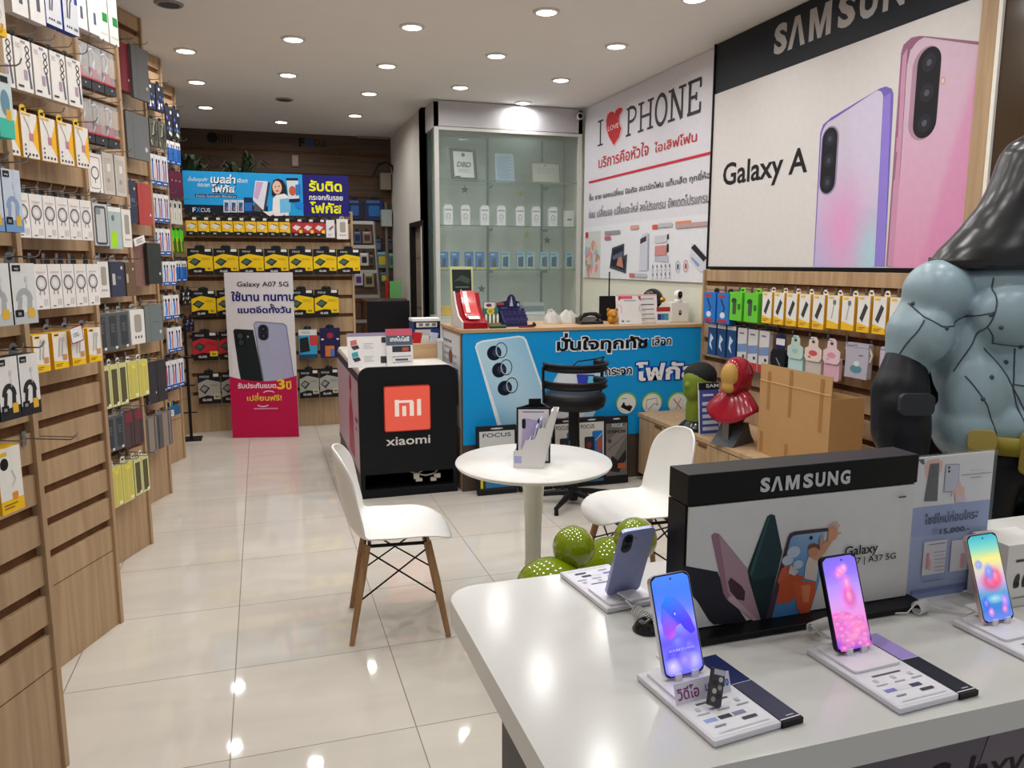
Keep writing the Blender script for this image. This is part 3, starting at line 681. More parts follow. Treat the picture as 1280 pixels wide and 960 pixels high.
row(F4, R4, k_brush, 3, 207, 232, 219, 450, 486, .02, 'red and white toothbrush card, {i} from the left, lowest row of them', tb, 'lowest red toothbrush cards', gap=.06)
# the box of marker pens hung low on this rack
u0, v0 = F4.uv(209, 524, .12); u1, v1 = F4.uv(233, 506, .12)
m = MB('card', (40, 44, 60)); m.box(-.09, .09, 0, .07, 0, .08, (44, 96, 140)); m.rect(-.088, .002, -.01, .05, (236, 234, 230)); scribble(m, -.078, -.02, .04, 3, (120, 116, 120), .006)
o = m.build('pen_box', M=F4.mat((u0 + u1) / 2, v0, .02), label='open box of coloured pens hanging lowest on the toothbrush rack', category='pen box')
for i in range(6):
    m = MB('gloss', [(220, 200, 60), (60, 140, 200), (40, 40, 44)][i % 3]); m.tube([(-.07 + i * .027, .05, .04), (-.07 + i * .027, .105, .04)], .009)
    m.build('pen', parent=o)

row(F5, R5, k_glitter, 2, 207, 225, 216, 135, 173, .02, 'purple and black stylus card beside the dark plants, {i} from the left', 'stylus card', 'purple stylus cards', gap=.06)
row(F5, R5, k_brush_deep, 3, 207, 227, 217, 177, 205, .02, 'deep blue toothbrush card above the maroon box, {i} from the left', tb, 'deep blue toothbrush cards', gap=.08)
row(F5, R5, k_maroonbox, 1, 211, 229, 220, 214, 248, .03, 'maroon gift box with three pale dots', 'gift box')
row(F5, R5, k_whitecard, 3, 213, 230, 221, 251, 280, .03, 'white cable card under the maroon box, {i} from the left', 'cable card', 'white cable cards', gap=.06)
row(F5, R5, k_greencard, 3, 216, 232, 224, 288, 317, .03, 'lime and yellow cable card, {i} from the left', 'cable card', 'lime cable cards', gap=.06)
row(F5, R5, k_brush_deep, 2, 221, 235, 228, 326, 352, .02, 'deep blue toothbrush card below the lime cards, {i} from the left', tb, 'lower deep blue cards', gap=.06)
row(F5, R5, k_glitter, 2, 228, 240, 234, 362, 382, .02, 'dark glittering card left of the yellow protector packs, {i} from the left', 'stylus card', 'dark glitter cards', gap=.06)
row(F5, R5, k_glitter, 2, 231, 243, 237, 398, 415, .02, 'dark glittering card left of the red protector packs, {i} from the left', 'stylus card', 'lower dark glitter cards', gap=.06)
# slim black wire stand at the end of the racks
p = on_z(238, 546, 0); m = MB('satin', (24, 24, 26)); m.box(-.012, .012, -.012, .012, .012, 1.05); m.box(-.09, .09, -.09, .09, 0, .012)
for z in (.25, .5, .75, 1.0): m.tube([(-.06, 0, z), (.06, 0, z)], .006)
m.build('wire_stand', M=at(p.x + .02, p.y - .12, 0), label='slim black wire stand at the end of the slat racks', category='display stand')

# ------------------------------------------------------------------ free-standing banner unit
FB = Frame((-.742, 7.87, 0), (1, 0, 0))
WB = 1.592
root = empty('slatwall_rack', 'free-standing oak slat unit carrying the blue banner', 'display rack', FB.mat())
m = MB(); slatwall(m, WB, 0, 2.06, .18, .37); m.build('slat_panel', parent=root, bev=.0015)
m = MB('oak'); m.box(-.022, 0, 0, 2.07, -.32, .015); m.build('side_panel', parent=root); m = MB('oak'); m.box(WB, WB + .022, 0, 2.07, -.32, .015); m.build('side_panel', parent=root)
m = MB('oak'); m.box(-.022, WB + .022, 2.07, 2.09, -.32, .015); m.build('top_board', parent=root)
RB = root
# banner
u0, v0 = FB.uv(231, 267, .05); u1, v1 = FB.uv(435, 219, .05); uL = FB.uv(228, 213, .05)[0]; u0 = min(u0, uL)
v1 = FB.uv(228, 213, .05)[1]
FBn = Frame((-.742, 7.82, 0), (1, 0, 0)); Bp = lambda x, y: FBn.uv(225 + x / 5.818, 200 + y / 5.818)
m = MB('card', (30, 160, 226)); m.box(u0, u1, v0, v1, -.012, 0, (30, 160, 226)); m.az = .0006; m.step = .00012
CY, NV = (28, 166, 232), (26, 22, 110)
um = Bp(895, 300)[0]; m.rect(um, v0, u1, v1, NV)
va = Bp(150, 325)[1]; m.rect(u0, v0, Bp(640, 380)[0], va, (14, 20, 44))
def bfit(s, a, b, col, bold=.02, shear=0., **k): (x0, y0), (x1, y1) = Bp(*a), Bp(*b); m.fit(s, x0, y0, x1, y1, col, bold, shear, **k)
bfit('เบลล่า', (222, 172), (405, 108), (10, 20, 60), .05, .1, dx=.004, dy=-.004); bfit('เบลล่า', (222, 168), (402, 106), (245, 250, 255), .03, .1)
bfit('โฟกัส', (232, 238), (402, 182), (10, 20, 60), .05, .1, dx=.004, dy=-.004); bfit('โฟกัส', (232, 234), (398, 180), (245, 250, 255), .03, .1)
bfit('มั่นใจทุกทัช', (58, 160), (205, 120), (200, 226, 244), .03, .1); bfit('เลือก', (415, 165), (490, 135), (200, 226, 244), .03, .1); bfit('กระจก', (128, 195), (215, 172), (200, 226, 244), .03, .1)
x0, y0 = Bp(110, 268); x1, y1 = Bp(412, 255); m.rect(x0, y0, x1, y1, (20, 40, 110)); bfit('กันรอย กันกระแทก ฟิล์มกระจก', (118, 268), (405, 256), (230, 240, 250), .0)
bfit('F', (92, 378), (112, 346), (240, 244, 250), .02); bfit('X', (116, 380), (150, 344), (40, 140, 220), .02); bfit('CUS', (152, 378), (218, 350), (240, 244, 250), .0)
bfit('รับติด', (938, 226), (1175, 152), (238, 236, 20), .03); bfit('กระจกกันรอย', (940, 290), (1182, 254), (236, 238, 240), .02); bfit('โฟกัส', (948, 386), (1172, 308), (238, 236, 20), .03)
def bpoly(pts, col, **k): m.poly([Bp(*p) for p in pts], col, **k)
for i in range(3):
    bpoly([(316 + i * 52, 380), (364 + i * 52, 382), (364 + i * 52, 292), (316 + i * 52, 290)], (206, 214, 224)); bpoly([(324 + i * 52, 372), (352 + i * 52, 374), (352 + i * 52, 310), (324 + i * 52, 308)], (30, 90, 150)); bpoly([(334 + i * 52, 366), (350 + i * 52, 366), (346 + i * 52, 330)], (200, 110, 90))
bpoly([(464, 384), (530, 384), (530, 274), (464, 272)], (16, 44, 90)); bpoly([(470, 370), (524, 370), (524, 310), (470, 310)], (30, 110, 190))
bpoly([(536, 372), (590, 378), (592, 320), (540, 318)], (90, 84, 88))
bpoly([(548, 150), (640, 155), (606, 368), (530, 290)], (226, 226, 240)); bpoly([(556, 158), (606, 162), (566, 290), (536, 270)], (206, 170, 210)); bpoly([(640, 155), (656, 170), (622, 372), (606, 368)], (60, 60, 84))
# woman holding a pack and a phone
bpoly([(668, 262), (666, 190), (680, 148), (712, 134), (748, 148), (772, 190), (778, 250), (740, 262)], (34, 26, 30))
(cx, cy), (ex, ey) = Bp(706, 200), Bp(738, 152); m.ell(cx, cy, ex - cx, ey - cy, (232, 190, 168))
bpoly([(678, 176), (690, 152), (722, 152), (742, 188), (732, 160), (706, 142), (684, 152)], (30, 24, 28)); bpoly([(692, 222), (722, 220), (708, 234)], (190, 60, 70)); bpoly([(688, 192), (700, 190), (700, 196), (688, 197)], (40, 30, 30)); bpoly([(714, 189), (726, 188), (726, 194), (714, 195)], (40, 30, 30))
bpoly([(676, 280), (700, 255), (760, 245), (800, 275), (790, 405), (650, 408), (600, 372), (640, 376), (672, 370)], (238, 234, 232)); bpoly([(725, 285), (806, 275), (804, 380), (728, 386)], (110, 190, 232))
bpoly([(772, 132), (858, 132), (866, 300), (792, 304)], (214, 224, 236)); bpoly([(772, 132), (858, 132), (859, 150), (773, 150)], (20, 24, 40)); (cx, cy), (ex, ey) = Bp(818, 225), Bp(842, 190); m.ell(cx, cy, ex - cx, ey - cy, (196, 92, 60)); bpoly([(838, 180), (876, 175), (878, 250), (842, 262)], (50, 120, 200)); bpoly([(792, 284), (872, 280), (872, 304), (792, 308)], (16, 22, 50)); bpoly([(836, 310), (880, 300), (902, 330), (888, 356), (850, 350)], (30, 130, 220))
m.build('banner', M=FBn.mat(), label='wide blue and navy glass protector banner on top of the oak slat unit', category='banner')

def k_focus(face, accent, glass):
    def f(w, h, t):
        m = base(w, h, t, (20, 20, 22)); m.poly([(-w * .5, -h * .32), (-w * .1, -h * .2), (w * .5, -h * .3), (w * .5, -h * .78), (-w * .1, -h * .72), (-w * .5, -h * .8)], face)
        m.poly([(-w * .46, -h * .52), (-w * .24, -h * .36), (w * .04, -h * .48), (-w * .2, -h * .68)], (46, 52, 50)); m.poly([(-w * .4, -h * .52), (-w * .24, -h * .41), (-w * .06, -h * .48), (-w * .22, -h * .6)], glass)
        m.rrect(w * .18, -h * .86, w * .5, -h * .68, w * .02, accent); m.text('9H', w * .34, -h * .815, h * .11, (60, 40, 10), bold=.03); m.text('GLASS', -w * .12, -h * .9, h * .1, (226, 226, 226), bold=.03); m.text('FOCUS', -w * .2, -h * .14, h * .09, (200, 214, 220), bold=.02)
        m.rect(w * .2, -h * .12, w * .44, -h * .02, (228, 226, 222)); scribble(m, w * .05, w * .44, -h * .36, 3, tuple(int(c * .8) for c in face), h * .02)
        o = m.build('protector_pack'); tab(o, w); return o
    return f
def k_small(face):
    def f(w, h, t):
        m = base(w, h, t, (22, 22, 24)); m.rect(-w * .5, -h * .76, w * .5, -h * .2, face); m.poly([(-w * .42, -h * .5), (-w * .05, -h * .3), (w * .42, -h * .4), (w * .0, -h * .66)], (226, 222, 218)); m.poly([(-w * .1, -h * .3), (w * .42, -h * .4), (w * .4, -h * .44), (-w * .06, -h * .36)], (60, 60, 62)); m.rect(w * .1, -h * .14, w * .44, -h * .02, (228, 226, 222)); m.text('9H', -w * .1, -h * .92, h * .12, (220, 220, 220), bold=.03); m.rrect(w * .2, -h * .8, w * .5, -h * .62, w * .02, (238, 206, 60))
        o = m.build('protector_pack'); tab(o, w); return o
    return f
ky, kr = k_small((238, 190, 30)), k_small((196, 44, 54))
kfy, kfr, kfg = k_focus((240, 200, 20), (240, 200, 20), (74, 110, 84)), k_focus((196, 40, 52), (238, 206, 40), (60, 96, 80)), k_focus((170, 168, 160), (196, 190, 170), (150, 150, 146))
sp = 'screen protector'
row(FB, RB, ky, 9, 232, 363, 297, 272, 295, .02, 'small yellow screen protector pack under the banner, {i} from the left', sp, 'small yellow protector packs', gap=.06)
row(FB, RB, kr, 3, 364, 406.5, 385, 274, 296, .02, 'small red screen protector pack under the banner, {i} from the left', sp, 'small red protector packs', gap=.06)
def k_whitepack(w, h, t):
    m = base(w, h, t, (230, 226, 230)); m.poly([(-w * .2, -h * .5), (w * .3, -h * .3), (w * .36, -h * .42), (-w * .1, -h * .62)], (120, 122, 130)); scribble(m, -w * .3, w * .2, -h * .8, 2, (150, 150, 160), h * .04)
    o = m.build('protector_pack'); tab(o, w); return o
row(FB, RB, k_whitepack, 1, 407, 419, 413, 275, 297, .02, 'slim white pack right of the small red packs', sp)
row(FB, RB, k_whitecase, 1, 420, 436, 428, 274, 299, .03, 'white phone case pack at the end of the row under the banner', pc)
row(FB, RB, kfy, 7, 234, 450.5, 340, 311, 343, .025, 'large yellow and black protector pack, {i} from the left in upper row', sp, 'upper yellow protector packs', gap=.04)
row(FB, RB, kfy, 2, 238.5, 302, 270, 363, 396, .025, 'large yellow and black protector pack left of the standee, {i} from the left', sp, 'lower yellow packs left of standee', gap=.05)
row(FB, RB, kfy, 2, 361, 424, 393, 362, 396, .025, 'large yellow and black protector pack right of the standee, {i} from the left', sp, 'lower yellow packs right of standee', gap=.05)
row(FB, RB, kfr, 2, 240, 305, 272, 415, 450, .025, 'large red and black protector pack left of the standee, {i} from the left', sp, 'red protector packs', gap=.05)
def k_bluepack(w, h, t):
    m = base(w, h, t, (60, 160, 206)); m.rect(-w * .5, -h * .2, w * .5, 0, (214, 220, 222)); m.poly([(-w * .45, -h * .3), (0, -h * .25), (w * .1, -h * .75), (-w * .45, -h * .8)], (30, 32, 36)); m.rect(w * .1, -h * .55, w * .5, -h * .2, (200, 60, 60)); m.rect(-w * .5, -h, w * .5, -h * .86, (24, 70, 110)); m.text('FOCUS', -w * .1, -h * .13, h * .09, (60, 90, 110))
    o = m.build('protector_pack'); tab(o, w); return o
def k_navypack(w, h, t):
    m = base(w, h, t, (34, 30, 76)); m.ell(0, -h * .25, w * .16, h * .1, (170, 40, 60)); m.rect(-w * .26, -h * .96, w * .2, -h * .6, (214, 120, 60)); m.rect(0, -h * .96, w * .2, -h * .7, (80, 120, 190)); m.rect(-w * .44, -h * .4, -w * .32, -h * .35, (230, 230, 234)); m.rect(w * .32, -h * .4, w * .44, -h * .35, (230, 230, 234))
    o = m.build('protector_pack'); tab(o, w); return o
row(FB, RB, k_bluepack, 1, 372, 398, 385, 412, 448, .025, 'pale blue protector pack right of the standee', sp)
row(FB, RB, k_navypack, 1, 398.5, 427, 413, 410, 447, .025, 'navy protector pack with red emblem and orange patch', sp)
row(FB, RB, kfg, 2, 247, 305, 276, 466, 504, .025, 'large grey and black protector pack left of the standee, {i} from the left', sp, 'grey packs left of standee', gap=.05)
row(FB, RB, kfg, 2, 374, 424, 398, 462, 497, .025, 'large grey and black protector pack right of the standee, {i} from the left', sp, 'grey packs right of standee', gap=.05)

# potted plants and pots on the unit
def plant(px, base_py, y, hgt, n, spread, label, potc):
    p = on_y(px, base_py, y); o = MB('satin', potc); o.lathe([(0, 0), (.05, 0), (.07, .1), (.062, .1), (.055, .085), (0, .085)]); r_ = o.build('potted_plant', M=at(p.x, y, 2.09), label=label, category='plant')
    m = MB('cloth', (46, 60, 40)); q = random.Random(int(px))
    for i in range(n):
        a = q.uniform(0, 2 * math.pi); s = spread * q.uniform(.5, 1); hh = hgt * q.uniform(.6, 1)
        pts = [Vector((math.cos(a) * s * t, math.sin(a) * s * t * .8, .085 + hh * math.sin(t * 2.1) / .9)) for t in (0, .25, .5, .75, 1)]
        w = .016
        side = Vector((-math.sin(a), math.cos(a), 0)); ids = []
        for k, P in enumerate(pts):
            ww = w * (1, 1.5, 1.4, .9, .1)[k]; ids.append((m.P(P - side * ww), m.P(P + side * ww)))
        for (a0, b0), (a1, b1) in zip(ids, ids[1:]): m.face((a0, b0, b1, a1), None, None, True)
    m.build('foliage', parent=r_)
plant(300, 212, 8.03, .42, 16, .33, 'tall spiky dark plant in pot above the banner', (120, 112, 104))
plant(236, 212, 8.05, .40, 20, .30, 'bushy dark plant at the rack end above the banner', (100, 92, 84))
for px, w, c, lab in ((285, .07, (96, 78, 62), 'low brown pot beside the spiky plant above the banner'), (258, .05, (128, 108, 78), 'narrow tan vase above the banner'), (322, .09, (104, 82, 66), 'wide low bowl above the banner')):
    p = on_y(px, 212, 8.02); m = MB('satin', c); m.lathe([(0, 0), (w * .6, 0), (w, .05), (w * .8, .1), (w * .7, .1), (w * .8, .05), (0, .02)]); m.build('pot', M=at(p.x, 8.02, 2.09), label=lab, category='pot')

# FOCUS lettering and switch plates on the rear slat wall
m = MB('satin', (14, 16, 20)); m.step = .00012
FW = Frame((-1.27, YBACK - .003, 0), (1, 0, 0)); Wp = lambda x, y: FW.uv(225 + x / 5.953, 150 + y / 5.953)
ox, oy = Wp(985, 196); m.az = .002
def wfit(s, a, b, col, bold): (x0, y0), (x1, y1) = Wp(*a), Wp(*b); m.fit(s, x0, y0, x1, y1, col, bold)
wfit('F', (885, 198), (925, 135), (16, 18, 24), .06); wfit('X', (930, 196), (995, 146), (30, 84, 150), .08); wfit('CUS', (1000, 196), (1088, 150), (28, 28, 32), .01)
m.build('wall_lettering', M=FW.mat(), label='FOCUS lettering with blue X on the dark rear slat wall', category='sign')
m = MB('satin', (14, 14, 16)); m.step = .00012; m.az = .002; x, y = Wp(240, 130); m.ell(x, y, .06, .06, (14, 14, 16)); [m.rect(Wp(q, 165)[0], Wp(q, 165)[1], Wp(q + 9, 165)[0], Wp(q, 108)[1], (34, 30, 30)) for q in (290, 312, 334, 356, 378)]
m.build('wall_lettering', M=FW.mat(), label='dim dark round emblem with faint letters on the rear slat wall', category='sign')
z0_, z1_ = on_y(447, 172, YBACK - .05), on_y(486, 164, YBACK - .05); m = MB('satin', (150, 140, 128)); m.box(z0_.x, z1_.x, YBACK - .06, YBACK - .005, z0_.z, z1_.z); m.build('trim_3', kind='structure')
x0, y0 = Wp(835, 345); x1, y1 = Wp(880, 262); m = MB('satin', (150, 136, 120)); m.box(x0, x1, y0, y1, 0, .02); m.rect(x0 + .01, y0 + .02, x1 - .01, y1 - .02, (166, 152, 136))
m.build('switch_plate', M=FW.mat(), bev=.003, label='beige switch plate on the dark rear slat wall', category='switch')
# ------------------------------------------------------------------ poster wall
PX_ = 3.185
FP = Frame((PX_, 5.19, 0), (0, -1, 0)); Pp = lambda x, y: FP.uv(x, y)
uR = Pp(1232, 0)[0]; v0 = Pp(888, 333)[1]; vh = Pp(897, 117)[1]
root = empty('framed_poster', 'huge pink and lavender phone poster with black header on the slat wall', 'poster', FP.mat())
m = MB('card', (222, 218, 216)); m.step = .00012
m.box(0, uR, v0, CEIL - .004, -.03, 0, (222, 218, 216)); m.az = .0006
m.rect(0, vh, uR, CEIL - .004, (28, 32, 40))
x0, y0 = Pp(968, 70); _, y1 = Pp(968, 33); x1 = Pp(1163, 0)[0]; samsung(m, x0, y0, x1, y1, (176, 172, 170), 'satin')
x0 = Pp(903.5, 232)[0]; x1 = Pp(1009, 216)[0]; y0 = Pp(980, 229.5)[1]; y1 = Pp(1002, 184)[1]; m.fit('Galaxy A', x0, y0, x1, y1, (22, 22, 24), .018)
def ppoly(pts, col, cols=None): m.poly([Pp(*p) for p in pts], col, cols=cols)
# lavender phone: back glass with pink to aqua print, violet edge
ppoly([(1017, 333), (1025.5, 166), (1029, 156), (1039, 147), (1100, 110.5), (1108, 108), (1115, 111), (1117, 118), (1106, 333)], (120, 104, 190))
ppoly([(1094, 333), (1105, 121), (1114, 116), (1106, 333)], (150, 130, 220))
A = [(1018, 333), (1022, 240), (1027, 166), (1031, 157), (1040, 149), (1070, 131), (1101, 113), (1104, 122), (1100, 230), (1093, 333)]
CL = [(196, 182, 216), (200, 188, 220), (206, 198, 218), (208, 200, 218), (210, 202, 218), (212, 204, 222), (208, 200, 226), (206, 196, 228), (216, 186, 226), (196, 196, 232)]
def mixc(a, b, t): return tuple(a[k] + (b[k] - a[k]) * max(0, min(1, t)) for k in range(3))
def gradface(uL0, uR0, v0, uL1, uR1, v1a, rl, rr_, fn, nu=14, nv=30, v1b=None):
    def pt(s_, t):
        v1 = v1a + ((v1b or v1a) - v1a) * s_; v = v0 + (v1 - v0) * t; l = uL0 + (uL1 - uL0) * t; r_ = uR0 + (uR1 - uR0) * t
        for rad, side in ((rl, 0), (rr_, 1)):
            e = v - (v1 - rad)
            if rad and e > 0:
                ins = rad - math.sqrt(max(0, rad * rad - e * e))
                if side: r_ -= ins
                else: l += ins
        return (l + (r_ - l) * s_, v, m.az)
    ts = [i / nv * .9 for i in range(nv + 1)] + [.9 + .1 * i / 16 for i in range(1, 17)]
    G = [[m.P(pt(i / nu, t)) for i in range(nu + 1)] for t in ts]
    for j in range(len(ts) - 1):
        for i in range(nu): m.face((G[j][i], G[j][i + 1], G[j + 1][i + 1], G[j + 1][i]), [fn(i / nu, ts[j]), fn((i + 1) / nu, ts[j]), fn((i + 1) / nu, ts[j + 1]), fn(i / nu, ts[j + 1])])
    m.az += m.step
def gs(s_, t, cs, ct, ws, wt): return math.exp(-((s_ - cs) / ws) ** 2 - ((t - ct) / wt) ** 2)
def lav(s_, t):
    c = mixc((204, 192, 224), (212, 204, 220), t); c = mixc(c, (216, 208, 232), .8 * max(0, min(1, (s_ - .55 + .4 * (t - .6)) * 8)) if t > .35 else 0)
    c = mixc(c, (240, 156, 204), .8 * gs(s_, t, .42, .24, .42, .28)); c = mixc(c, (176, 220, 232), .85 * gs(s_, t, .92, .08, .22, .2)); return mixc(c, (190, 186, 226), .7 * gs(s_, t, .0, .0, .3, .3))
def pnk(s_, t):
    c = mixc((228, 156, 192), (214, 188, 206), t ** .8); d_ = (s_ - (.35 + .62 * t)) * 9
    return mixc(c, (220, 136, 182), .55 * max(0, min(1, d_)))
uv_ = Pp; gradface(uv_(1018, 333)[0], uv_(1093.5, 333)[0], v0, uv_(1027, 170)[0], uv_(1104, 125)[0], uv_(1032, 152)[1], .09, .05, lav, v1b=uv_(1101, 112)[1])
def pill(x0, y0, x1, y1, col):
    (a, b), (c, d) = Pp((x0 + x1) / 2, y1), Pp((x0 + x1) / 2, y0); ul, ur = Pp(x0, (y0 + y1) / 2)[0], Pp(x1, (y0 + y1) / 2)[0]; m.rrect(ul, b, ur, d, (ur - ul) / 2, col); return (ul + ur) / 2, b, d, (ur - ul) / 2
pill(1026, 158, 1047.5, 243.5, (150, 140, 170)); cx, b, d, r_ = pill(1027, 160, 1045.5, 241.5, (22, 22, 30))
for k in range(3): m.ell(cx, d - r_ - (d - b - 2 * r_) * k / 2, r_ * .6, r_ * .6, (40, 40, 52)); m.ell(cx, d - r_ - (d - b - 2 * r_) * k / 2, r_ * .25, r_ * .25, (70, 72, 90))
(ex, ey) = Pp(1053, 177); m.ell(ex, ey, .008, .014, (216, 206, 206))
# pink phone
ppoly([(1108, 333), (1127, 66), (1130, 56), (1140, 47), (1150, 45), (1160, 45.5), (1229, 52.5), (1229, 56), (1150, 52), (1138, 62), (1134, 80), (1117, 333)], (156, 104, 134))
ppoly([(1110, 333), (1129, 70), (1135, 60), (1118, 333)], (206, 150, 180))
for a, b in (((1122, 172), (1125, 115)), ((1118, 225), (1121, 190))): m.line([Pp(*a), Pp(*b)], .012, (176, 124, 154)); m.line([Pp(*a), Pp(*b)], .004, (120, 84, 108))
gradface(Pp(1117, 333)[0], uR, v0, Pp(1136, 80)[0], uR, Pp(1146, 50)[1], .09, 0, pnk, v1b=Pp(1230, 56)[1])
pill(1139, 59, 1174.5, 174.5, (176, 140, 160)); cx, b, d, r_ = pill(1145, 60, 1174, 172, (22, 22, 28))
for k in range(3): m.ell(cx, d - r_ - (d - b - 2 * r_) * k / 2, r_ * .6, r_ * .6, (38, 38, 48)); m.ell(cx, d - r_ - (d - b - 2 * r_) * k / 2, r_ * .22, r_ * .22, (84, 86, 100))
(ex, ey) = Pp(1179.5, 101); m.ell(ex, ey, .014, .02, (206, 170, 150)); m.ell(ex, ey, .007, .01, (236, 214, 200))
m.build('poster_print', parent=root)
m = MB('satin', (16, 16, 18)); m.box(-.012, 0, v0 - .02, CEIL - .002, -.03, .012); m.box(-.012, uR + .01, v0 - .02, v0, -.03, .012); m.build('poster_frame', parent=root)

# slat wall under the poster
FS = Frame((3.17, 5.19, 0), (0, -1, 0))
root = empty('slatwall_rack', 'oak slat rack along the wall under the huge phone poster', 'display rack', FS.mat())
m = MB(); slatwall(m, Pp(1262, 0)[0], 0, v0 - .025, .14, .192); m.build('slat_panel', parent=root, bev=.0015)
m = MB('oak'); m.box(-.02, 0, 0, v0 - .025, -.02, .014); m.build('edge_trim', parent=root)
RS = root
# oak pilaster, white light strip and dark mirror beyond the poster
uw0, uw1 = uR + .012, Pp(1262, 0)[0]
m = MB('oak'); m.box(uw0, uw1 - .02, v0 - .1, CEIL - .004, -.03, .03); m.build('trim_1', M=FP.mat(), kind='structure')
m = MB('satin', (244, 240, 230)); m.box(uw1 - .02, uw1 + .0, v0 - .1, CEIL - .004, -.03, .034); m.build('trim_2', M=FP.mat(), kind='structure')
m = MB('gloss', (66, 52, 38)); m.box(uw1, uw1 + .9, .6, CEIL - .004, -.03, .02, (70, 55, 40)); m.build('tinted_mirror', M=FP.mat(), label='dark tinted mirror panel beside the oak pilaster, behind the grey statue', category='mirror')

def k_blue(w, h, t):
    m = base(w, h, t, (36, 120, 206), (30, 104, 190)); m.line([(-w * .2, -h * .2), (w * .1, -h * .5), (-w * .1, -h * .7)], w * .1, (50, 46, 60)); m.ell(-w * .05, -h * .72, w * .2, h * .1, (226, 226, 230)); m.rect(-w * .4, -h * .16, w * .1, -h * .06, (190, 60, 70)); m.rect(-w * .4, -h * .96, w * .3, -h * .86, (180, 60, 60))
    o = m.build('cable_box'); tab(o, w); return o
def k_green(w, h, t):
    m = base(w, h, t, (106, 206, 60), (84, 186, 40)); m.ell(-w * .1, -h * .3, w * .2, h * .1, (50, 70, 46)); m.poly([(-w * .2, -h * .36), (w * .1, -h * .36), (w * .06, -h * .78), (-w * .2, -h * .78)], (70, 90, 66)); m.rect(w * .2, -h * .6, w * .4, -h * .4, (50, 120, 30))
    o = m.build('earphone_box'); tab(o, w, (120, 214, 60)); return o
def k_power(w, h, t):
    m = base(w, h, t, (236, 234, 230), (226, 178, 40)); m.poly([(-w * .3, -h * .62), (w * .1, -h * .2), (w * .34, -h * .3), (-w * .06, -h * .72)], (64, 64, 68)); m.poly([(-w * .5, -h), (w * .5, -h), (w * .5, -h * .84), (-w * .5, -h * .74)], (244, 192, 40)); m.rect(-w * .4, -h * .1, 0, -h * .04, (240, 196, 60)); scribble(m, -w * .4, w * .2, -h * .86, 2, (120, 100, 50), h * .03)
    o = m.build('power_bank_box'); tab(o, w, (226, 226, 226)); return o
def k_power2(w, h, t):
    m = base(w, h, t, (236, 234, 230), (226, 178, 40)); m.line([(w * .1, -h * .2), (-w * .1, -h * .7)], w * .1, (180, 178, 176)); m.ell(w * .1, -h * .2, w * .14, w * .16, (120, 120, 124)); m.poly([(-w * .5, -h), (w * .5, -h), (w * .5, -h * .84), (-w * .5, -h * .74)], (244, 192, 40)); m.rect(-w * .4, -h * .1, 0, -h * .04, (240, 196, 60))
    o = m.build('earphone_box'); tab(o, w, (226, 226, 226)); return o
def k_navytube(w, h, t):
    m = base(w, h, t, (34, 74, 122), (28, 58, 100)); m.rect(-w * .5, -h * .12, w * .5, -h * .0, (214, 206, 204)); m.poly([(-w * .2, -h * .3), (w * .2, -h * .45), (-w * .1, -h * .6), (w * .1, -h * .85), (-w * .3, -h * .7)], (196, 216, 236)); o = m.build('cable_card'); tab(o, w); return o
def k_bluetube(w, h, t):
    m = base(w, h, t, (214, 210, 210), (196, 192, 192)); m.poly([(-w * .5, -h * .6), (w * .5, -h * .56), (w * .5, -h * .36), (-w * .5, -h * .4)], (120, 146, 190)); m.rect(-w * .5, -h, w * .5, -h * .8, (196, 54, 44)); m.rect(-w * .3, -h * .14, w * .2, -h * .1, (120, 120, 126)); m.ell(w * .2, -h * .68, w * .14, h * .04, (60, 60, 70)); o = m.build('cable_card'); tab(o, w); return o
row(FS, RS, k_blue, 2, 878.5, 913, 895, 366, 404, .06, 'bright blue cable box at the far end of the row, {i} from the left', cb, 'bright blue cable boxes', gap=.12)
row(FS, RS, k_green, 2, 909.5, 949, 930, 366, 402, .06, 'lime green earphone box beside the bright blue boxes, {i} from the left', 'earphone box', 'lime green boxes', gap=.16)
row(FS, RS, k_power, 5, 951, 1032, 992, 367, 408, .05, 'white and yellow power bank box, {i} from the lime green boxes', 'power bank box', 'power bank boxes', gap=.2)
row(FS, RS, k_power2, 2, 1032, 1069.5, 1051, 370, 412, .05, 'white and yellow earphone box between the power bank boxes, {i} from the left', 'earphone box', 'yellow-footed earphone boxes', gap=.2)
row(FS, RS, k_power, 3, 1069.5, 1131, 1100, 371, 418, .05, 'white and yellow power bank box, {i} past the earphone boxes', 'power bank box', 'power bank boxes by the statue', gap=.2)
row(FS, RS, k_navytube, 3, 884, 920.5, 902, 406, 446, .03, 'navy cable card with white splash, {i} from the left', 'cable card', 'navy cable cards', gap=.14)
row(FS, RS, k_bluetube, 3, 920.5, 962, 941, 412, 464, .03, 'white and blue cable card with red foot, {i} from the left', 'cable card', 'red-footed cable cards', gap=.16)
def hung(px0, px1, yt, yb, off=.1):
    xm = (px0 + px1) / 2; u0, u1 = FS.uv(px0, (yt + yb) / 2, off)[0], FS.uv(px1, (yt + yb) / 2, off)[0]; v1, v0_ = FS.uv(xm, yt, off)[1], FS.uv(xm, yb, off)[1]
    hook(RS, (u0 + u1) / 2, v1 - .01, n1=.1); return (u0 + u1) / 2, v1, u1 - u0, v1 - v0_
u, v, w, h = hung(965, 983, 416, 461)
m = MB('cloth', (34, 34, 40)); m.prism(rr_pts(-w / 2, -h, w / 2, -h * .45, w * .3), 0, .03); m.step = .00012; m.line([(-w * .1, -h * .7), (w * .2, -h * .9)], w * .06, (150, 152, 160)); o = m.build('pouch', M=FS.mat(u, v, .08), bev=.006, label='black zip pouch under a navy header card', category='pouch')
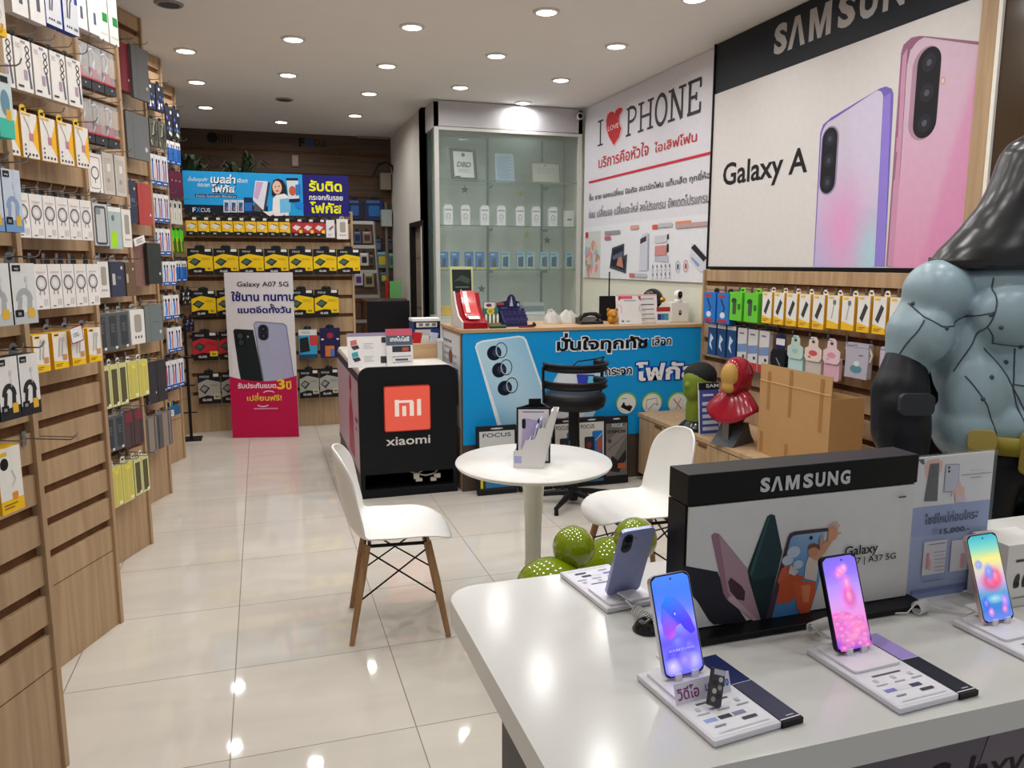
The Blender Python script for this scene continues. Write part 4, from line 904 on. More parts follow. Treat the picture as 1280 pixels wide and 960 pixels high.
m = MB('card', (30, 40, 76)); m.prism(rr_pts(-w * .36, -h * .45, w * .36, 0, w * .2), .01, .013); m.rect(-w * .3, -h * .34, w * .3, -h * .16, (232, 230, 232)); m.build('header_card', parent=o)
for k, (a, b, top, low, nm) in enumerate([(985, 1004.5, (190, 216, 206), (186, 222, 220), 'pale green animal-shaped header card over mint pouch'), (1006.5, 1027.5, (232, 214, 206), (206, 196, 190), 'cream animal-shaped header card with red print'), (1029.5, 1050.5, (232, 206, 214), (222, 180, 196), 'pink animal-shaped header card over pink pouch')]):
    u, v, w, h = hung(a, b, 419 + k * 2, 468 + k * 4)
    m = MB('cloth', low); m.prism(rr_pts(-w * .46, -h, w * .46, -h * .45, w * .1), 0, .02); o = m.build('strap_pouch', M=FS.mat(u, v, .08), label=nm, category='pouch')
    m = MB('card', top); m.prism([(-w * .5, -h * .52), (-w * .38, -h * .6), (w * .38, -h * .6), (w * .5, -h * .52), (w * .5, -h * .3), (w * .28, -h * .24), (w * .26, -h * .08), (w * .14, 0), (-w * .14, 0), (-w * .26, -h * .08), (-w * .28, -h * .24), (-w * .5, -h * .3)], .022, .026)
    if k: m.ell(0, -h * .4, w * .26, h * .07, [(0, 0, 0), (206, 90, 84), (222, 150, 170)][k]); m.ell(-w * .2, -h * .5, w * .1, h * .03, [(0, 0, 0), (206, 120, 100), (226, 170, 180)][k])
    else: m.ell(0, -h * .4, w * .2, h * .07, (160, 200, 190))
    m.ell(0, -h * .12, w * .1, h * .04, (90, 84, 80)); m.build('header_card', parent=o)
u, v, w, h = hung(1055, 1086, 429, 473)
m = MB('cloth', (186, 184, 200)); m.prism([(-w * .46, -h), (w * .44, -h), (w * .47, -h * .5), (w * .46, 0), (-w * .47, 0), (-w * .44, -h * .4)], 0, .03); m.step = .00012; m.ell(0, -h * .74, w * .24, h * .12, (96, 146, 160)); m.ell(w * .02, -h * .58, w * .12, h * .08, (222, 226, 226)); m.rect(w * .1, -h * .36, w * .26, -h * .32, (110, 108, 124)); m.line([(-w * .46, -h * .12), (w * .46, -h * .12)], h * .02, (150, 148, 166))
o = m.build('drawstring_pouch', M=FS.mat(u, v, .07), bev=.006, label='lilac grey drawstring pouch with a small teal print', category='pouch')
m = MB('cloth', (214, 206, 190)); m.tube([(w * .4, -.01, .015), (w * .56, -h * .3, .02), (w * .5, -h * .5, .02)], .006); m.build('drawstring', parent=o); m = MB('cloth', (214, 206, 190)); m.tube([(-w * .4, -.01, .015), (-w * .52, -h * .2, .02)], .006); m.build('drawstring', parent=o)
u, v, w, h = hung(1099, 1122, 434, 480); m = MB('cloth', (196, 186, 206)); m.prism(rr_pts(-w / 2, -h, w / 2, 0, w * .12), 0, .03); m.build('drawstring_pouch', M=FS.mat(u, v, .07), bev=.006, label='pale lilac pouch hanging half behind the grey statue', category='pouch')

# I LOVE PHONE service sign
FL = Frame((3.212, 7.66, 0), (0, -1, 0)); Lp = lambda x, y: FL.uv(x, y)
La = lambda x, y: Lp(720 + x / 6.4, 80 + y / 6.4); Lb = lambda x, y: Lp(720 + x / 6.4, 220 + y / 6.4)
uS = 2.455; vS = Lp(886, 352)[1]
m = MB('card', (220, 218, 226)); m.step = .00012; m.box(0, uS, vS, CEIL - .004, -.01, 0, (222, 220, 228)); m.az = .0006
def serif(ch, x0, y0, x1, y1, col, sw):
    w = x1 - x0; h = y1 - y0; ss = sw * .55
    def st(a, b, k=1): m.line([(x0 + a[0] * w, y0 + a[1] * h), (x0 + b[0] * w, y0 + b[1] * h)], sw * k, col)
    def sf(x, y, l=.22): m.rect(x0 + (x - l) * w, y0 + y * h - (ss if y > .5 else 0), x0 + (x + l) * w, y0 + y * h + (0 if y > .5 else ss), col)
    if ch == 'I': st((.5, 0), (.5, 1)); sf(.5, 0, .5); sf(.5, 1, .5)
    if ch == 'P': st((.2, 0), (.2, 1)); sf(.2, 0, .24); sf(.12, 1, .14); m.line([(x0 + w * .2, y0 + h * .97)] + [(x0 + w * (.45 + .42 * math.sin(t)), y0 + h * (.73 + .24 * math.cos(t))) for t in [math.pi * i / 8 for i in range(9)]] + [(x0 + w * .2, y0 + h * .49)], sw * .8, col)
    if ch == 'H': st((.18, 0), (.18, 1)); st((.82, 0), (.82, 1)); st((.18, .5), (.82, .5), .7); [sf(x, y, .2) for x in (.18, .82) for y in (0, 1)]
    if ch == 'O': m.ring(x0 + w * .5, y0 + h * .5, w * .44, h * .47, sw * .95, col, n=28)
    if ch == 'N': st((.18, 0), (.18, 1), .8); st((.18, 1), (.8, 0), 1.1); st((.82, 0), (.82, 1), .8); sf(.18, 0); sf(.82, 1); sf(.12, 1, .16)
    if ch == 'E': st((.2, 0), (.2, 1)); st((.05, .97), (.95, .97), .7); st((.05, .03), (.95, .03), .7); st((.2, .5), (.65, .5), .7); st((.92, .97), (.92, .72), .7); st((.92, .03), (.92, .3), .7); st((.65, .38), (.65, .62), .6)
DK = (52, 50, 56)
yb, yt = La(195, 655)[1], La(195, 450)[1]
serif('I', La(175, 560)[0], yb, La(217, 550)[0], yt, (30, 30, 34), .03)
yb = La(520, 545)[1]; yt = La(560, 292)[1]
for ch, a, b in (('P', 405, 492), ('H', 500, 618), ('O', 632, 730), ('N', 742, 872), ('E', 884, 1002)): serif(ch, La(a, 450)[0], yb, La(b, 400)[0], yt, DK, .036)
# heart with a bite taken out
HP = [(305, 662), (262, 590), (240, 520), (238, 450), (250, 400), (275, 374), (300, 372), (312, 390), (322, 362), (345, 342), (372, 336), (384, 348), (376, 372), (356, 400), (350, 440), (354, 480), (372, 515), (352, 590)]
m.poly([La(*p) for p in HP], (246, 206, 206)); c0 = La(308, 500)
m.poly([((La(*p)[0] - c0[0]) * .9 + c0[0], (La(*p)[1] - c0[1]) * .93 + c0[1]) for p in HP], (196, 30, 44))
x0, y0 = La(258, 540); x1, y1 = La(344, 468); m.fit('LOVE', x0, y0, x1, y1, (240, 226, 226), .01)
def lfit(s, fn, a, b, col, bold): (x0, y0), (x1, y1) = fn(*a), fn(*b); m.fit(s, x0, y0, x1, y1, col, bold)
lfit('บริการคือหัวใจ', La, (182, 838), (585, 610), (196, 40, 50), .01); lfit('ไอเลิฟโฟน', La, (628, 712), (972, 525), (196, 40, 50), .01)
p0, p1 = La(105, 950), La(1095, 705); ym = (p0[1] + p1[1]) / 2; m.rect(p0[0], ym - .01, p1[0], ym + .01, (206, 36, 64))
lfit('ซื้อ ขาย แลกเปลี่ยน มือถือ สมาร์ทโฟน แท็บเล็ต ทุกยี่ห้อ', Lb, (106, 212), (1080, -62), (62, 62, 72), .012)
lfit('ซ่อม เปลี่ยนจอ เปลี่ยนอะไหล่ ลงโปรแกรม อัพเดตโปรแกรม', Lb, (104, 340), (1075, 90), (112, 112, 122), .008)
# printed product panels
yb, yt = Lb(600, 835)[1], Lb(600, 400)[1]; xs = lambda x: Lb(x, 600)[0]
m.rect(xs(64), yb, xs(1060), yt + .05, (228, 230, 236))
m.rect(xs(76), yb, xs(200), yt, (206, 208, 204)); q = random.Random(9)
for i in range(26): m.ell(q.uniform(xs(86), xs(190)), q.uniform(yb + .04, yt - .12), .035, .05, q.choice([(222, 150, 156), (150, 190, 206), (206, 196, 160), (226, 200, 190), (176, 150, 130)]), rot=q.uniform(0, 3))
m.rect(xs(80), yt - .06, xs(100), yt - .005, (200, 40, 50))
def lp2(pts, col): m.poly([Lb(*p) for p in pts], col)
lp2([(275, 735), (295, 575), (392, 540), (388, 640), (415, 625), (405, 780)], (70, 72, 84)); lp2([(283, 718), (302, 590), (384, 560), (378, 668), (400, 660), (395, 755)], (36, 34, 44)); lp2([(330, 715), (345, 650), (372, 640), (385, 735)], (190, 130, 110)); lp2([(300, 640), (380, 600), (378, 640), (302, 672)], (90, 100, 130))
lp2([(512, 760), (520, 500), (545, 462), (580, 455), (582, 755)], (206, 208, 222)); lp2([(520, 545), (522, 505), (570, 478), (570, 520)], (60, 56, 64)); lp2([(575, 750), (580, 460), (590, 462), (586, 752)], (170, 172, 190))
lp2([(636, 640), (640, 560), (730, 552), (732, 632)], (206, 140, 140)); lp2([(636, 680), (636, 645), (745, 635), (745, 690)], (190, 190, 204)); lp2([(732, 610), (734, 545), (748, 540), (748, 606)], (50, 46, 54)); lp2([(636, 540), (638, 480), (735, 470), (735, 530)], (206, 206, 214)); lp2([(736, 508), (738, 468), (750, 464), (750, 504)], (50, 46, 54))
lp2([(918, 640), (935, 540), (965, 545), (1060, 640), (1050, 745), (1010, 770), (920, 680)], (210, 212, 224)); lp2([(928, 575), (958, 545), (1056, 655), (1030, 686)], (40, 34, 44)); lp2([(925, 655), (940, 650), (1000, 710), (985, 730)], (130, 160, 200))
for x, y in ((822, 725), (886, 720)): e = Lb(x, y); m.ring(e[0], e[1], .035, .045, .006, (200, 120, 120) if x > 850 else (150, 160, 190)); m.rect(e[0] - .012, e[1] - .02, e[0] + .012, e[1] + .02, (190, 70, 70) if x > 850 else (80, 90, 130))
for i in range(5):
    for y in (725, 790): e = Lb(622 + i * 34, y - i * 2); m.rect(e[0] - .008, e[1] - .014, e[0] + .008, e[1] + .014, (110, 112, 126)); m.rect(e[0] - .02, e[1] - .036, e[0] + .02, e[1] - .026, (190, 190, 200))
for a, b, y, c in ((238, 360, 455, (150, 152, 160)), (445, 510, 410, (222, 160, 150)), (620, 664, 405, (222, 90, 70)), (670, 780, 395, (190, 192, 204)), (806, 930, 380, (222, 140, 110)), (806, 1070, 400, (190, 160, 160)), (436, 480, 790, (200, 110, 120)), (486, 575, 790, (190, 196, 206)), (238, 285, 495, (190, 100, 110))):
    e0, e1 = Lb(a, y), Lb(b, y); m.rect(e0[0], e0[1] - .02, e1[0], e0[1] + .014, c)
m.build('service_sign', M=FL.mat(), label='white I LOVE PHONE service sign with red heart on the wall', category='sign')

# ------------------------------------------------------------------ glass cabinet
YG = 7.68; GX0, GX1 = 1.655, 3.19; YGB = 8.25; GZ0, GZH = 1.06, 2.9
root = empty('glass_display_cabinet', 'tall glass display cabinet with lit white header in the far corner', 'display cabinet', at(GX0, YG, 0))
w = GX1 - GX0; d = YGB - YG
def gp(name, mat, col, *bx, bev=0):
    m = MB(mat, col); [m.box(*b) for b in bx]; return m.build(name, parent=root, bev=bev)
AL = (206, 206, 200)
gp('header_panel', 'satin', (196, 194, 198), (0, w, 0, .02, GZH, CEIL - .012), (0, .02, .02, d, GZH, CEIL - .012))
gp('corner_post', 'satin', AL, (0, .04, 0, .04, 0, CEIL - .02)); gp('corner_post', 'satin', AL, (w - .04, w, 0, .04, 0, CEIL - .02)); gp('corner_post', 'satin', AL, (0, .04, d - .04, d, 0, CEIL - .02))
gp('rail', 'satin', AL, (.04, w - .04, 0, .03, GZH - .03, GZH + .005)); gp('rail', 'satin', AL, (.04, w - .04, 0, .03, GZ0 - .06, GZ0 - .02))
gp('back_panel', 'satin', (196, 206, 198), (.04, w, d - .012, d, GZ0 - .06, GZH))
gp('base_cupboard', 'satin', (216, 216, 210), (.005, w - .005, .01, d, 0, GZ0 - .06))
gp('mullion', 'satin', (96, 104, 102), (w * .44, w * .44 + .018, d - .03, d - .012, GZ0, GZH)); gp('mullion', 'satin', (96, 104, 102), (w * .84, w * .84 + .018, d - .03, d - .012, GZ0, GZH))
for z in (2.415, 1.972, 1.535): gp('glass_shelf', 'pane', (150, 190, 176), (.02, w - .02, .04, d - .03, z - .009, z))
for z in (2.415, 1.972, 1.535): gp('shelf_edge', 'satin', (84, 108, 100), (.03, w - .04, .034, .04, z - .010, z))
for z in (2.415, 1.972, 1.535):
    for x in (w * .44, w * .84): gp('shelf_bracket', 'satin', (110, 118, 116), (x + .004, x + .014, d - .2, d - .03, z - .04, z - .012))
gp('shelf_board', 'satin', (206, 208, 202), (.02, w - .02, .03, d - .012, GZ0 - .02, GZ0))
gp('glass_door', 'pane', (190, 214, 206), (.04, w - .04, .012, .017, GZ0 - .02, GZH - .03)); gp('glass_side', 'pane', (190, 214, 206), (.012, .017, .04, d - .04, GZ0 - .02, GZH))
def frame_doc(pl, pr, pt, pb, yy, lean, fc, paper, label, kind, fw=.034):
    a, b = on_y(pl, pb, yy), on_y(pr, pb, yy); t = on_y((pl + pr) / 2, pt, yy).z; w_, h_ = b.x - a.x, t - a.z; z = {2: 2.416, 1: 1.973, 0: 1.536}[2]
    m = MB('satin', fc); m.box(-w_ / 2, w_ / 2, 0, h_, -.012, 0); m.step = .00012
    m.az = .001; m.rect(-w_ / 2 + fw, fw, w_ / 2 - fw, h_ - fw, paper)
    return m, Matrix.Translation(((a.x + b.x) / 2, yy, z)) @ Matrix.Rotation(R(lean), 4, 'Z') @ Matrix.Rotation(R(80), 4, 'X'), w_, h_
m, M_, w_, h_ = frame_doc(564, 598, 180, 221.5, 7.86, 8, (70, 62, 46), (222, 226, 224), '', '')
m.ell(0, h_ * .8, .02, .02, (90, 96, 96)); m.fit('DBD', -w_ * .28, h_ * .42, w_ * .28, h_ * .58, (70, 76, 80), .03, .3); scribble(m, -w_ * .25, w_ * .25, h_ * .36, 3, (170, 176, 176), .008); m.rect(-w_ * .36, h_ * .1, -w_ * .16, h_ * .14, (60, 64, 66))
m.build('certificate', M=M_, label='dark framed certificate stamped DBD on the top glass shelf', category='certificate')
m, M_, w_, h_ = frame_doc(620, 643.5, 187, 224, 7.9, 0, (176, 196, 210), (176, 200, 222), '', '', .004)
scribble(m, -w_ * .4, w_ * .4, h_ * .9, 14, (140, 164, 190), .011); m.build('paper_notice', M=M_, label='pale blue paper notice standing on the top glass shelf', category='paper')
m, M_, w_, h_ = frame_doc(664, 702, 199, 226.5, 7.9, 4, (150, 136, 90), (206, 208, 196), '', '', .018)
scribble(m, -w_ * .3, w_ * .3, h_ * .7, 4, (176, 178, 166), .01); m.ell(0, h_ * .84, .01, .012, (130, 126, 100)); m.build('certificate', M=M_, label='thin gold framed certificate on the top glass shelf', category='certificate')
def k_ear(w, h, t):
    m = base(w, h, t, (232, 234, 236), (216, 218, 222)); m.ring(0, -h * .5, w * .2, w * .26, w * .06, (110, 114, 122)); m.line([(-w * .3, -h * .62), (0, -h * .8), (w * .3, -h * .66)], w * .06, (176, 178, 184)); m.rect(-w * .4, -h * .2, w * .4, -h * .13, (150, 152, 158)); m.rect(-w * .4, h * .0, w * .4, h * .1, (226, 228, 230)); return m.build('earphone_box')
xs_ = [560, 581.5, 605.5, 626, 649.5, 669.5, 690.5]
for i, px in enumerate(xs_):
    P = on_y(px, 281, 7.85); put(Frame((0, 7.88, 0), (1, 0, 0)).mat(P.x, 1.973 + .185, 0), k_ear, .092, .185, .05, f'white earphone box standing on the middle glass shelf, {ORD[i]} from the left', 'earphone box', 'white boxes on the glass shelf')
m = MB('card', (222, 224, 214)); m.box(-.05, .05, 0, .17, 0, .05); m.rect(-.025, .07, .025, .085, (90, 92, 90)); P = on_y(711, 281, 7.85); m.build('phone_box', M=Frame((0, 7.88, 0), (1, 0, 0)).mat(P.x, 1.973, 0), label='taller plain cream box at the right end of the white boxes', category='box')
def k_bluepk(w, h, t):
    m = base(w, h, t, (28, 110, 190), (24, 90, 160)); m.poly([(-w * .2, -h * .4), (w * .2, -h * .34), (w * .24, -h * .86), (-w * .24, -h * .86)], (28, 36, 70)); m.rect(-w * .5, -h, w * .5, -h * .9, (220, 196, 40)); m.rect(-w * .4, -h * .2, w * .1, -h * .1, (150, 200, 236)); return m.build('adhesive_pack')
def k_bluepk2(w, h, t):
    m = base(w, h, t, (150, 196, 206), (120, 166, 180)); m.poly([(-w * .3, -h * .3), (w * .3, -h * .24), (w * .3, -h * .88), (-w * .34, -h * .84)], (30, 64, 110)); m.rect(-w * .5, -h, w * .5, -h * .92, (176, 180, 120)); m.rect(-w * .4, -h * .16, w * .2, -h * .08, (60, 140, 190)); return m.build('adhesive_pack')
for i, px in enumerate([555.5, 569.5, 587, 600.5, 617.8]): P = on_y(px, 337, 7.85); put(Frame((0, 7.88, 0), (1, 0, 0)).mat(P.x, 1.536 + .175, 0), k_bluepk, .088, .175, .02, f'blue pack with yellow foot on the lower glass shelf, {ORD[i]} from the left', 'pack', 'blue packs on the glass shelf')
for i, px in enumerate([632.5, 651.5, 663.5, 681, 693, 712]): P = on_y(px, 337, 7.85); put(Frame((0, 7.88, 0), (1, 0, 0)).mat(P.x, 1.536 + .175, 0), k_bluepk2, .09, .175, .02, f'pale blister pack with dark blue insert, {ORD[i]} right of the blue packs', 'pack', 'pale packs on the glass shelf')
for px, py, c, lab in ((581, 237, (96, 70, 70), 'dull red star sticker on the glass cabinet back'), (652, 242, (190, 180, 40), 'upper yellow star sticker on the glass cabinet back'), (658.5, 293, (200, 190, 60), 'lower yellow star sticker on the glass cabinet back'), (684, 300.5, (36, 38, 44), 'black star sticker right of the yellow stars'), (602, 361, (36, 40, 44), 'black star sticker beside the framed standing picture'), (675, 351, (214, 220, 216), 'white star sticker low on the glass cabinet back')):
    P = on_y(px, py, YGB - .013); m = MB('satin', c); s = .046
    m.prism([(s * (1 if i % 2 == 0 else .42) * math.sin(i * math.pi / 5), s * (1 if i % 2 == 0 else .42) * math.cos(i * math.pi / 5)) for i in range(9, -1, -1)], 0, .002)
    m.build('star_sticker', M=Frame((0, YGB - .0125, 0), (1, 0, 0)).mat(P.x, P.z, 0), label=lab, category='sticker', group='star stickers')
P = on_y(727, 146, 7.66); m = MB('satin', (228, 228, 226)); m.lathe([(0, 0), (.028, 0), (.03, .02), (.036, .05), (.032, .058), (.024, .06)]); m.lathe([(.024, .06), (.018, .062), (0, .062)], col=(14, 14, 16)); m.build('security_camera', M=Frame((0, YG - .002, 0), (1, 0, 0)).mat(P.x - .03, P.z, 0), label='small white security camera at the top corner of the glass cabinet', category='security camera')
# on the cabinet board behind the blue counter
for px, py, w, h, d_, z, c, lab, nm in ((663, 394, .26, .03, .2, 1.061, (236, 236, 232), 'white tray under the grey box in the glass cabinet', 'tray'), (663, 385, .24, .06, .18, 1.092, (120, 132, 146), 'flat grey box on the white tray in the glass cabinet', 'grey_box'), (558, 382, .12, .10, .1, 1.061, (232, 190, 30), 'yellow carton at the left foot of the glass cabinet', 'carton')):
    P = on_y(px, py, 7.9); m = MB('card', c); m.box(-w / 2, w / 2, -d_ / 2, d_ / 2, 0, h)
    if nm == 'grey_box': m.prism([(-w / 2, -d_ / 2), (w / 2, -d_ / 2), (w * .3, d_ * .3), (-w * .2, d_ * .3)], h, h + .035, (176, 184, 186))
    m.build(nm, M=at(P.x, 7.9, z + .001), bev=.003, label=lab, category='box')
# ------------------------------------------------------------------ black counter with the orange logo
XX0, XX1, XY0, XY1, XZ = .585, 1.262, 5.24, 6.8, .905
root = empty('service_counter', 'black-fronted counter with square orange mi sign', 'counter', at(XX0, XY0, 0))
w = XX1 - XX0; d = XY1 - XY0
def sub(name, mat='satin', col=(200, 200, 200), bev=0., fn=None, M=None, parent=None):
    m = MB(mat, col); fn(m); return m.build(name, parent=parent or root, bev=bev, M=M)
T_ = Matrix.Rotation(R(90), 4, 'X')          # local (x, y) upright, front towards -y
def fpan(m):
    m.prism([(0, .165), (w, .165), (w, XZ - .075)] + [q for q in rr_pts(0, .165, w, XZ, .075, 8) if q[1] > XZ - .076] + [(0, XZ - .075)], -.03, 0, (20, 22, 28), 'satin')
sub('front_panel', fn=fpan, M=T_)
sub('end_panel', 'satin', (18, 20, 25), fn=lambda m: (m.box(0, .03, 0, .165, -.03, 0), m.box(w - .03, w, 0, .165, -.03, 0), m.box(0, w, 0, .06, -.03, .004)), M=T_)
sub('body', 'satin', (226, 222, 214), .02, lambda m: m.box(.012, w - .012, .031, d, .32, XZ - .012))
sub('plinth', 'satin', (20, 20, 24), 0, lambda m: (m.box(.01, w - .01, .031, d, 0, .05), m.box(.01, .03, .031, d, .05, .32), m.box(w - .03, w - .01, .031, d, .05, .32), m.box(.03, w - .03, .6, .62, .05, .32)))
def side_art(m):
    m.step = .00012; m.az = .001; L = d - .06
    m.box(0, L, .12, .86, 0, .003, (206, 178, 196)); m.az = .004
    m.rect(0, .80, L, .86, (40, 40, 46)); m.rect(0, .12, L, .16, (40, 40, 46))
    c = (186, 60, 96); x = L * .66; m.poly([(x - .16, .2), (x - .12, .5), (x - .05, .62), (x + .05, .62), (x + .14, .5), (x + .2, .2)], c); m.ell(x, .7, .06, .075, (206, 120, 130)); m.ell(x + .01, .73, .075, .06, (150, 40, 70)); m.rect(x + .3, .5, x + .44, .53, (120, 60, 110)); m.rect(x + .3, .44, x + .4, .46, (150, 110, 140))
sub('side_poster', 'satin', fn=side_art, M=Matrix(((0, 0, -1, .008), (-1, 0, 0, d - .01), (0, 1, 0, 0), (0, 0, 0, 1))))
FX = Frame((XX0, XY0, 0), (1, 0, 0)); Xp = lambda x, y: FX.uv(400 + x * .27101, 380 + y * .27101)
def logo(m):
    (a, b), (c, d2) = Xp(300, 586), Xp(502, 374); m.step = .00012
    m.prism(rr_pts(a - .006, b - .006, c + .006, d2 + .006, .016), 0, .018, (176, 52, 40)); m.az = .0185; m.rrect(a, b, c, d2, .012, (232, 94, 76), 'sign_lit')
    k = (240, 222, 212); p = lambda x, y: Xp(x, y)
    def rc(x0, y0, x1, y1): (a0, b0), (a1, b1) = p(x0, y1), p(x1, y0); m.rect(a0, b0, a1, b1, k, 'sign_lit')
    rc(344, 440, 362, 517); rc(344, 440, 425, 456); rc(412, 446, 430, 514); rc(378, 468, 395, 515); rc(446, 436, 463, 512)
lg = sub('logo_panel', fn=logo, M=T_)
def letters(m):
    m.az = .0015; (x0, y0), (x1, y1) = Xp(305, 655), Xp(508, 603); m.fit('xiaomi', x0, y0, x1, y1, (226, 224, 222), .012)
sub('lettering', fn=letters, M=T_)
def desk(m):
    m.box(w * .52, w - .03, .5, 1.2, XZ - .012, XZ + .1, mat='oak_x')
sub('raised_shelf', 'oak_x', fn=desk, bev=.004)
m = MB('gloss', (206, 200, 190))
m.tube([(.28, .10, .19), (.34, .07, .155), (.40, .05, .14), (.48, .06, .175)], .007); m.tube([(.40, .05, .135), (.46, .05, .12), (.52, .05, .13), (.58, .08, .18)], .007)
m.box(.37, .41, .03, .06, .105, .145); m.box(.385, .43, .03, .06, .085, .105); m.box(.49, .53, .03, .055, .08, .105); m.box(.515, .56, .03, .055, .10, .13); m.tube([(.2, .12, .2), (.3, .08, .16)], .005)
m.build('power_cables', M=at(XX0, XY0, 0), label='tangle of white plugs and cables under the black counter', category='cables')
FXT = XZ - .011
# things on that counter
def board_on(px0, px1, pt, pb, y, z, tilt, name, label, cat, draw, thick=.006):
    a, b = on_y(px0, pb, y), on_y(px1, pb, y); ww = b.x - a.x; hh = on_y((px0 + px1) / 2, pt, y).z - z
    m = MB('card', (232, 230, 230)); m.step = .00012; m.box(0, ww, 0, hh, -thick, 0); m.az = .001; draw(m, ww, hh)
    return m.build(name, M=Matrix.Translation((a.x, y, z + .001)) @ Matrix.Rotation(R(90 - tilt), 4, 'X'), label=label, category=cat)
def laptop_flyer(m, w, h):
    m.rect(0, h * .9, w, h, (150, 140, 170))
    for x, y, c in ((.08, .55, (206, 110, 104)), (.1, .2, (60, 160, 176))):
        m.poly([(w * x, h * y + h * .06), (w * x + w * .16, h * y + h * .1), (w * x + w * .2, h * y), (w * x + w * .06, h * y - h * .05)], (60, 58, 66)); m.poly([(w * x, h * y + h * .08), (w * x + w * .15, h * y + h * .12), (w * x + w * .13, h * y + h * .26), (w * x - w * .01, h * y + h * .22)], c)
    scribble(m, w * .38, w * .6, h * .7, 3, (200, 198, 200), h * .04); scribble(m, w * .38, w * .6, h * .32, 3, (200, 198, 200), h * .04); m.rect(w * .8, h * .7, w * .9, h * .86, (50, 50, 56)); m.rect(w * .76, h * .1, w * .92, h * .3, (50, 50, 56))
board_on(435.5, 489, 416, 457.5, 5.36, FXT, 12, 'laptop_flyer', 'white laptop flyer board on the black counter', 'sign', laptop_flyer)
def price_flyer(m, w, h):
    m.rect(0, h * .82, w, h, (200, 90, 110)); m.rect(0, h * .56, w, h * .82, (84, 96, 112)); m.fit('เทคโนโลยี', w * .16, h * .66, w * .88, h * .8, (236, 238, 240), .03); m.rect(w * .22, h * .38, w * .92, h * .54, (52, 52, 60)); m.rect(w * .6, h * .4, w * .84, h * .5, (176, 90, 70)); m.line([(w * .22, h * .1), (w * .92, h * .12), (w * .92, h * .27), (w * .22, h * .25)], w * .02, (90, 96, 130), closed=True); m.rect(w * .32, h * .15, w * .8, h * .2, (90, 80, 110))
board_on(484, 517, 411, 457, 5.34, FXT, 10, 'price_flyer', 'upright price flyer with red header on the black counter', 'sign', price_flyer)
m = MB('card', (238, 238, 236)); m.box(-.1, .1, -.14, .14, 0, .012); m.build('paper_pad', M=at(.69, 5.78, FXT, .1), label='white paper pad at the aisle side of the black counter', category='paper')
p = on_y(486, 420, 6.45)
root = empty('computer_monitor', 'black computer monitor seen from behind the black counter', 'monitor', at(p.x, 6.45, FXT))
m = MB('satin', (14, 14, 17)); m.box(-.175, .175, -.02, .015, .06, .40); m.rect(-.165, .07, .165, .39, (9, 9, 11)); m.build('screen_panel', parent=root, bev=.005)
m = MB('satin', (60, 60, 64)); m.box(-.03, .03, .015, .04, .012, .25); m.box(-.1, .1, -.06, .12, 0, .012); m.build('stand', parent=root, bev=.004)
zz = XZ + .101
p = on_y(531, 420, 5.95)
m = MB('card', (28, 60, 130)); m.box(-.105, .105, -.08, .08, 0, .155, (30, 70, 140)); m.box(-.108, .108, -.083, .083, .155, .175, (232, 232, 232)); o = m.build('device_box', M=at(p.x, 5.95, zz), label='blue and black device box with white lid on the raised shelf', category='box')
m = MB('card', (24, 24, 28)); m.step = .00012; m.rect(-.1, .1, .1, .152, (24, 24, 28)); m.rect(-.08, .11, .08, .145, (216, 214, 210)); m.rect(-.1, .0, .03, .05, (24, 24, 28)); m.rect(-.09, .045, .03, .092, (206, 206, 198)); [m.rect(-.06 + k * .05, .118, -.03 + k * .05, .14, (110, 110, 116)) for k in range(3)]; m.build('box_print', parent=o, M=Matrix.Translation((0, -.0815, 0)) @ T_)
for px, c, hh, lab in ((521, (190, 40, 50), .075, 'red plastic holder on the raised shelf'), (541, (196, 200, 216), .07, 'pale leaning card holder on the raised shelf'), (531, (206, 204, 196), .05, 'clear plastic tray of cards on the raised shelf')):
    p = on_y(px, 437, 5.78); m = MB('gloss', c); m.prism([(-.03, 0), (.03, 0), (.045, hh), (-.02, hh * 1.1)], -.02, .02); m.build('card_holder', M=at(p.x, 5.8, zz) @ T_, bev=.003, label=lab, category='holder')
p = on_y(551, 437, 5.78); m = MB('satin', (226, 226, 224)); m.box(-.03, .03, -.02, .02, 0, .03); m.rect(-.02, -.012, .0, .012, (60, 60, 62)); m.build('adhesive_roll', M=at(p.x, 5.79, zz), bev=.006, label='small white gadget at the end of the raised shelf', category='gadget')
m = MB('card', (150, 160, 160)); q = random.Random(5)
m.grid(lambda a, b: (-.12 + a * .24, -.07 + b * .12, .03 + .05 * math.sin(a * 5) * (1 - b) + .03 * math.cos(b * 7 + a * 3)), 8, 5); p = on_y(490, 430, 5.75); m.build('magazine', M=at(p.x, 5.75, FXT + .03), solid=.004, label='crumpled grey magazine behind the flyers on the black counter', category='magazine')

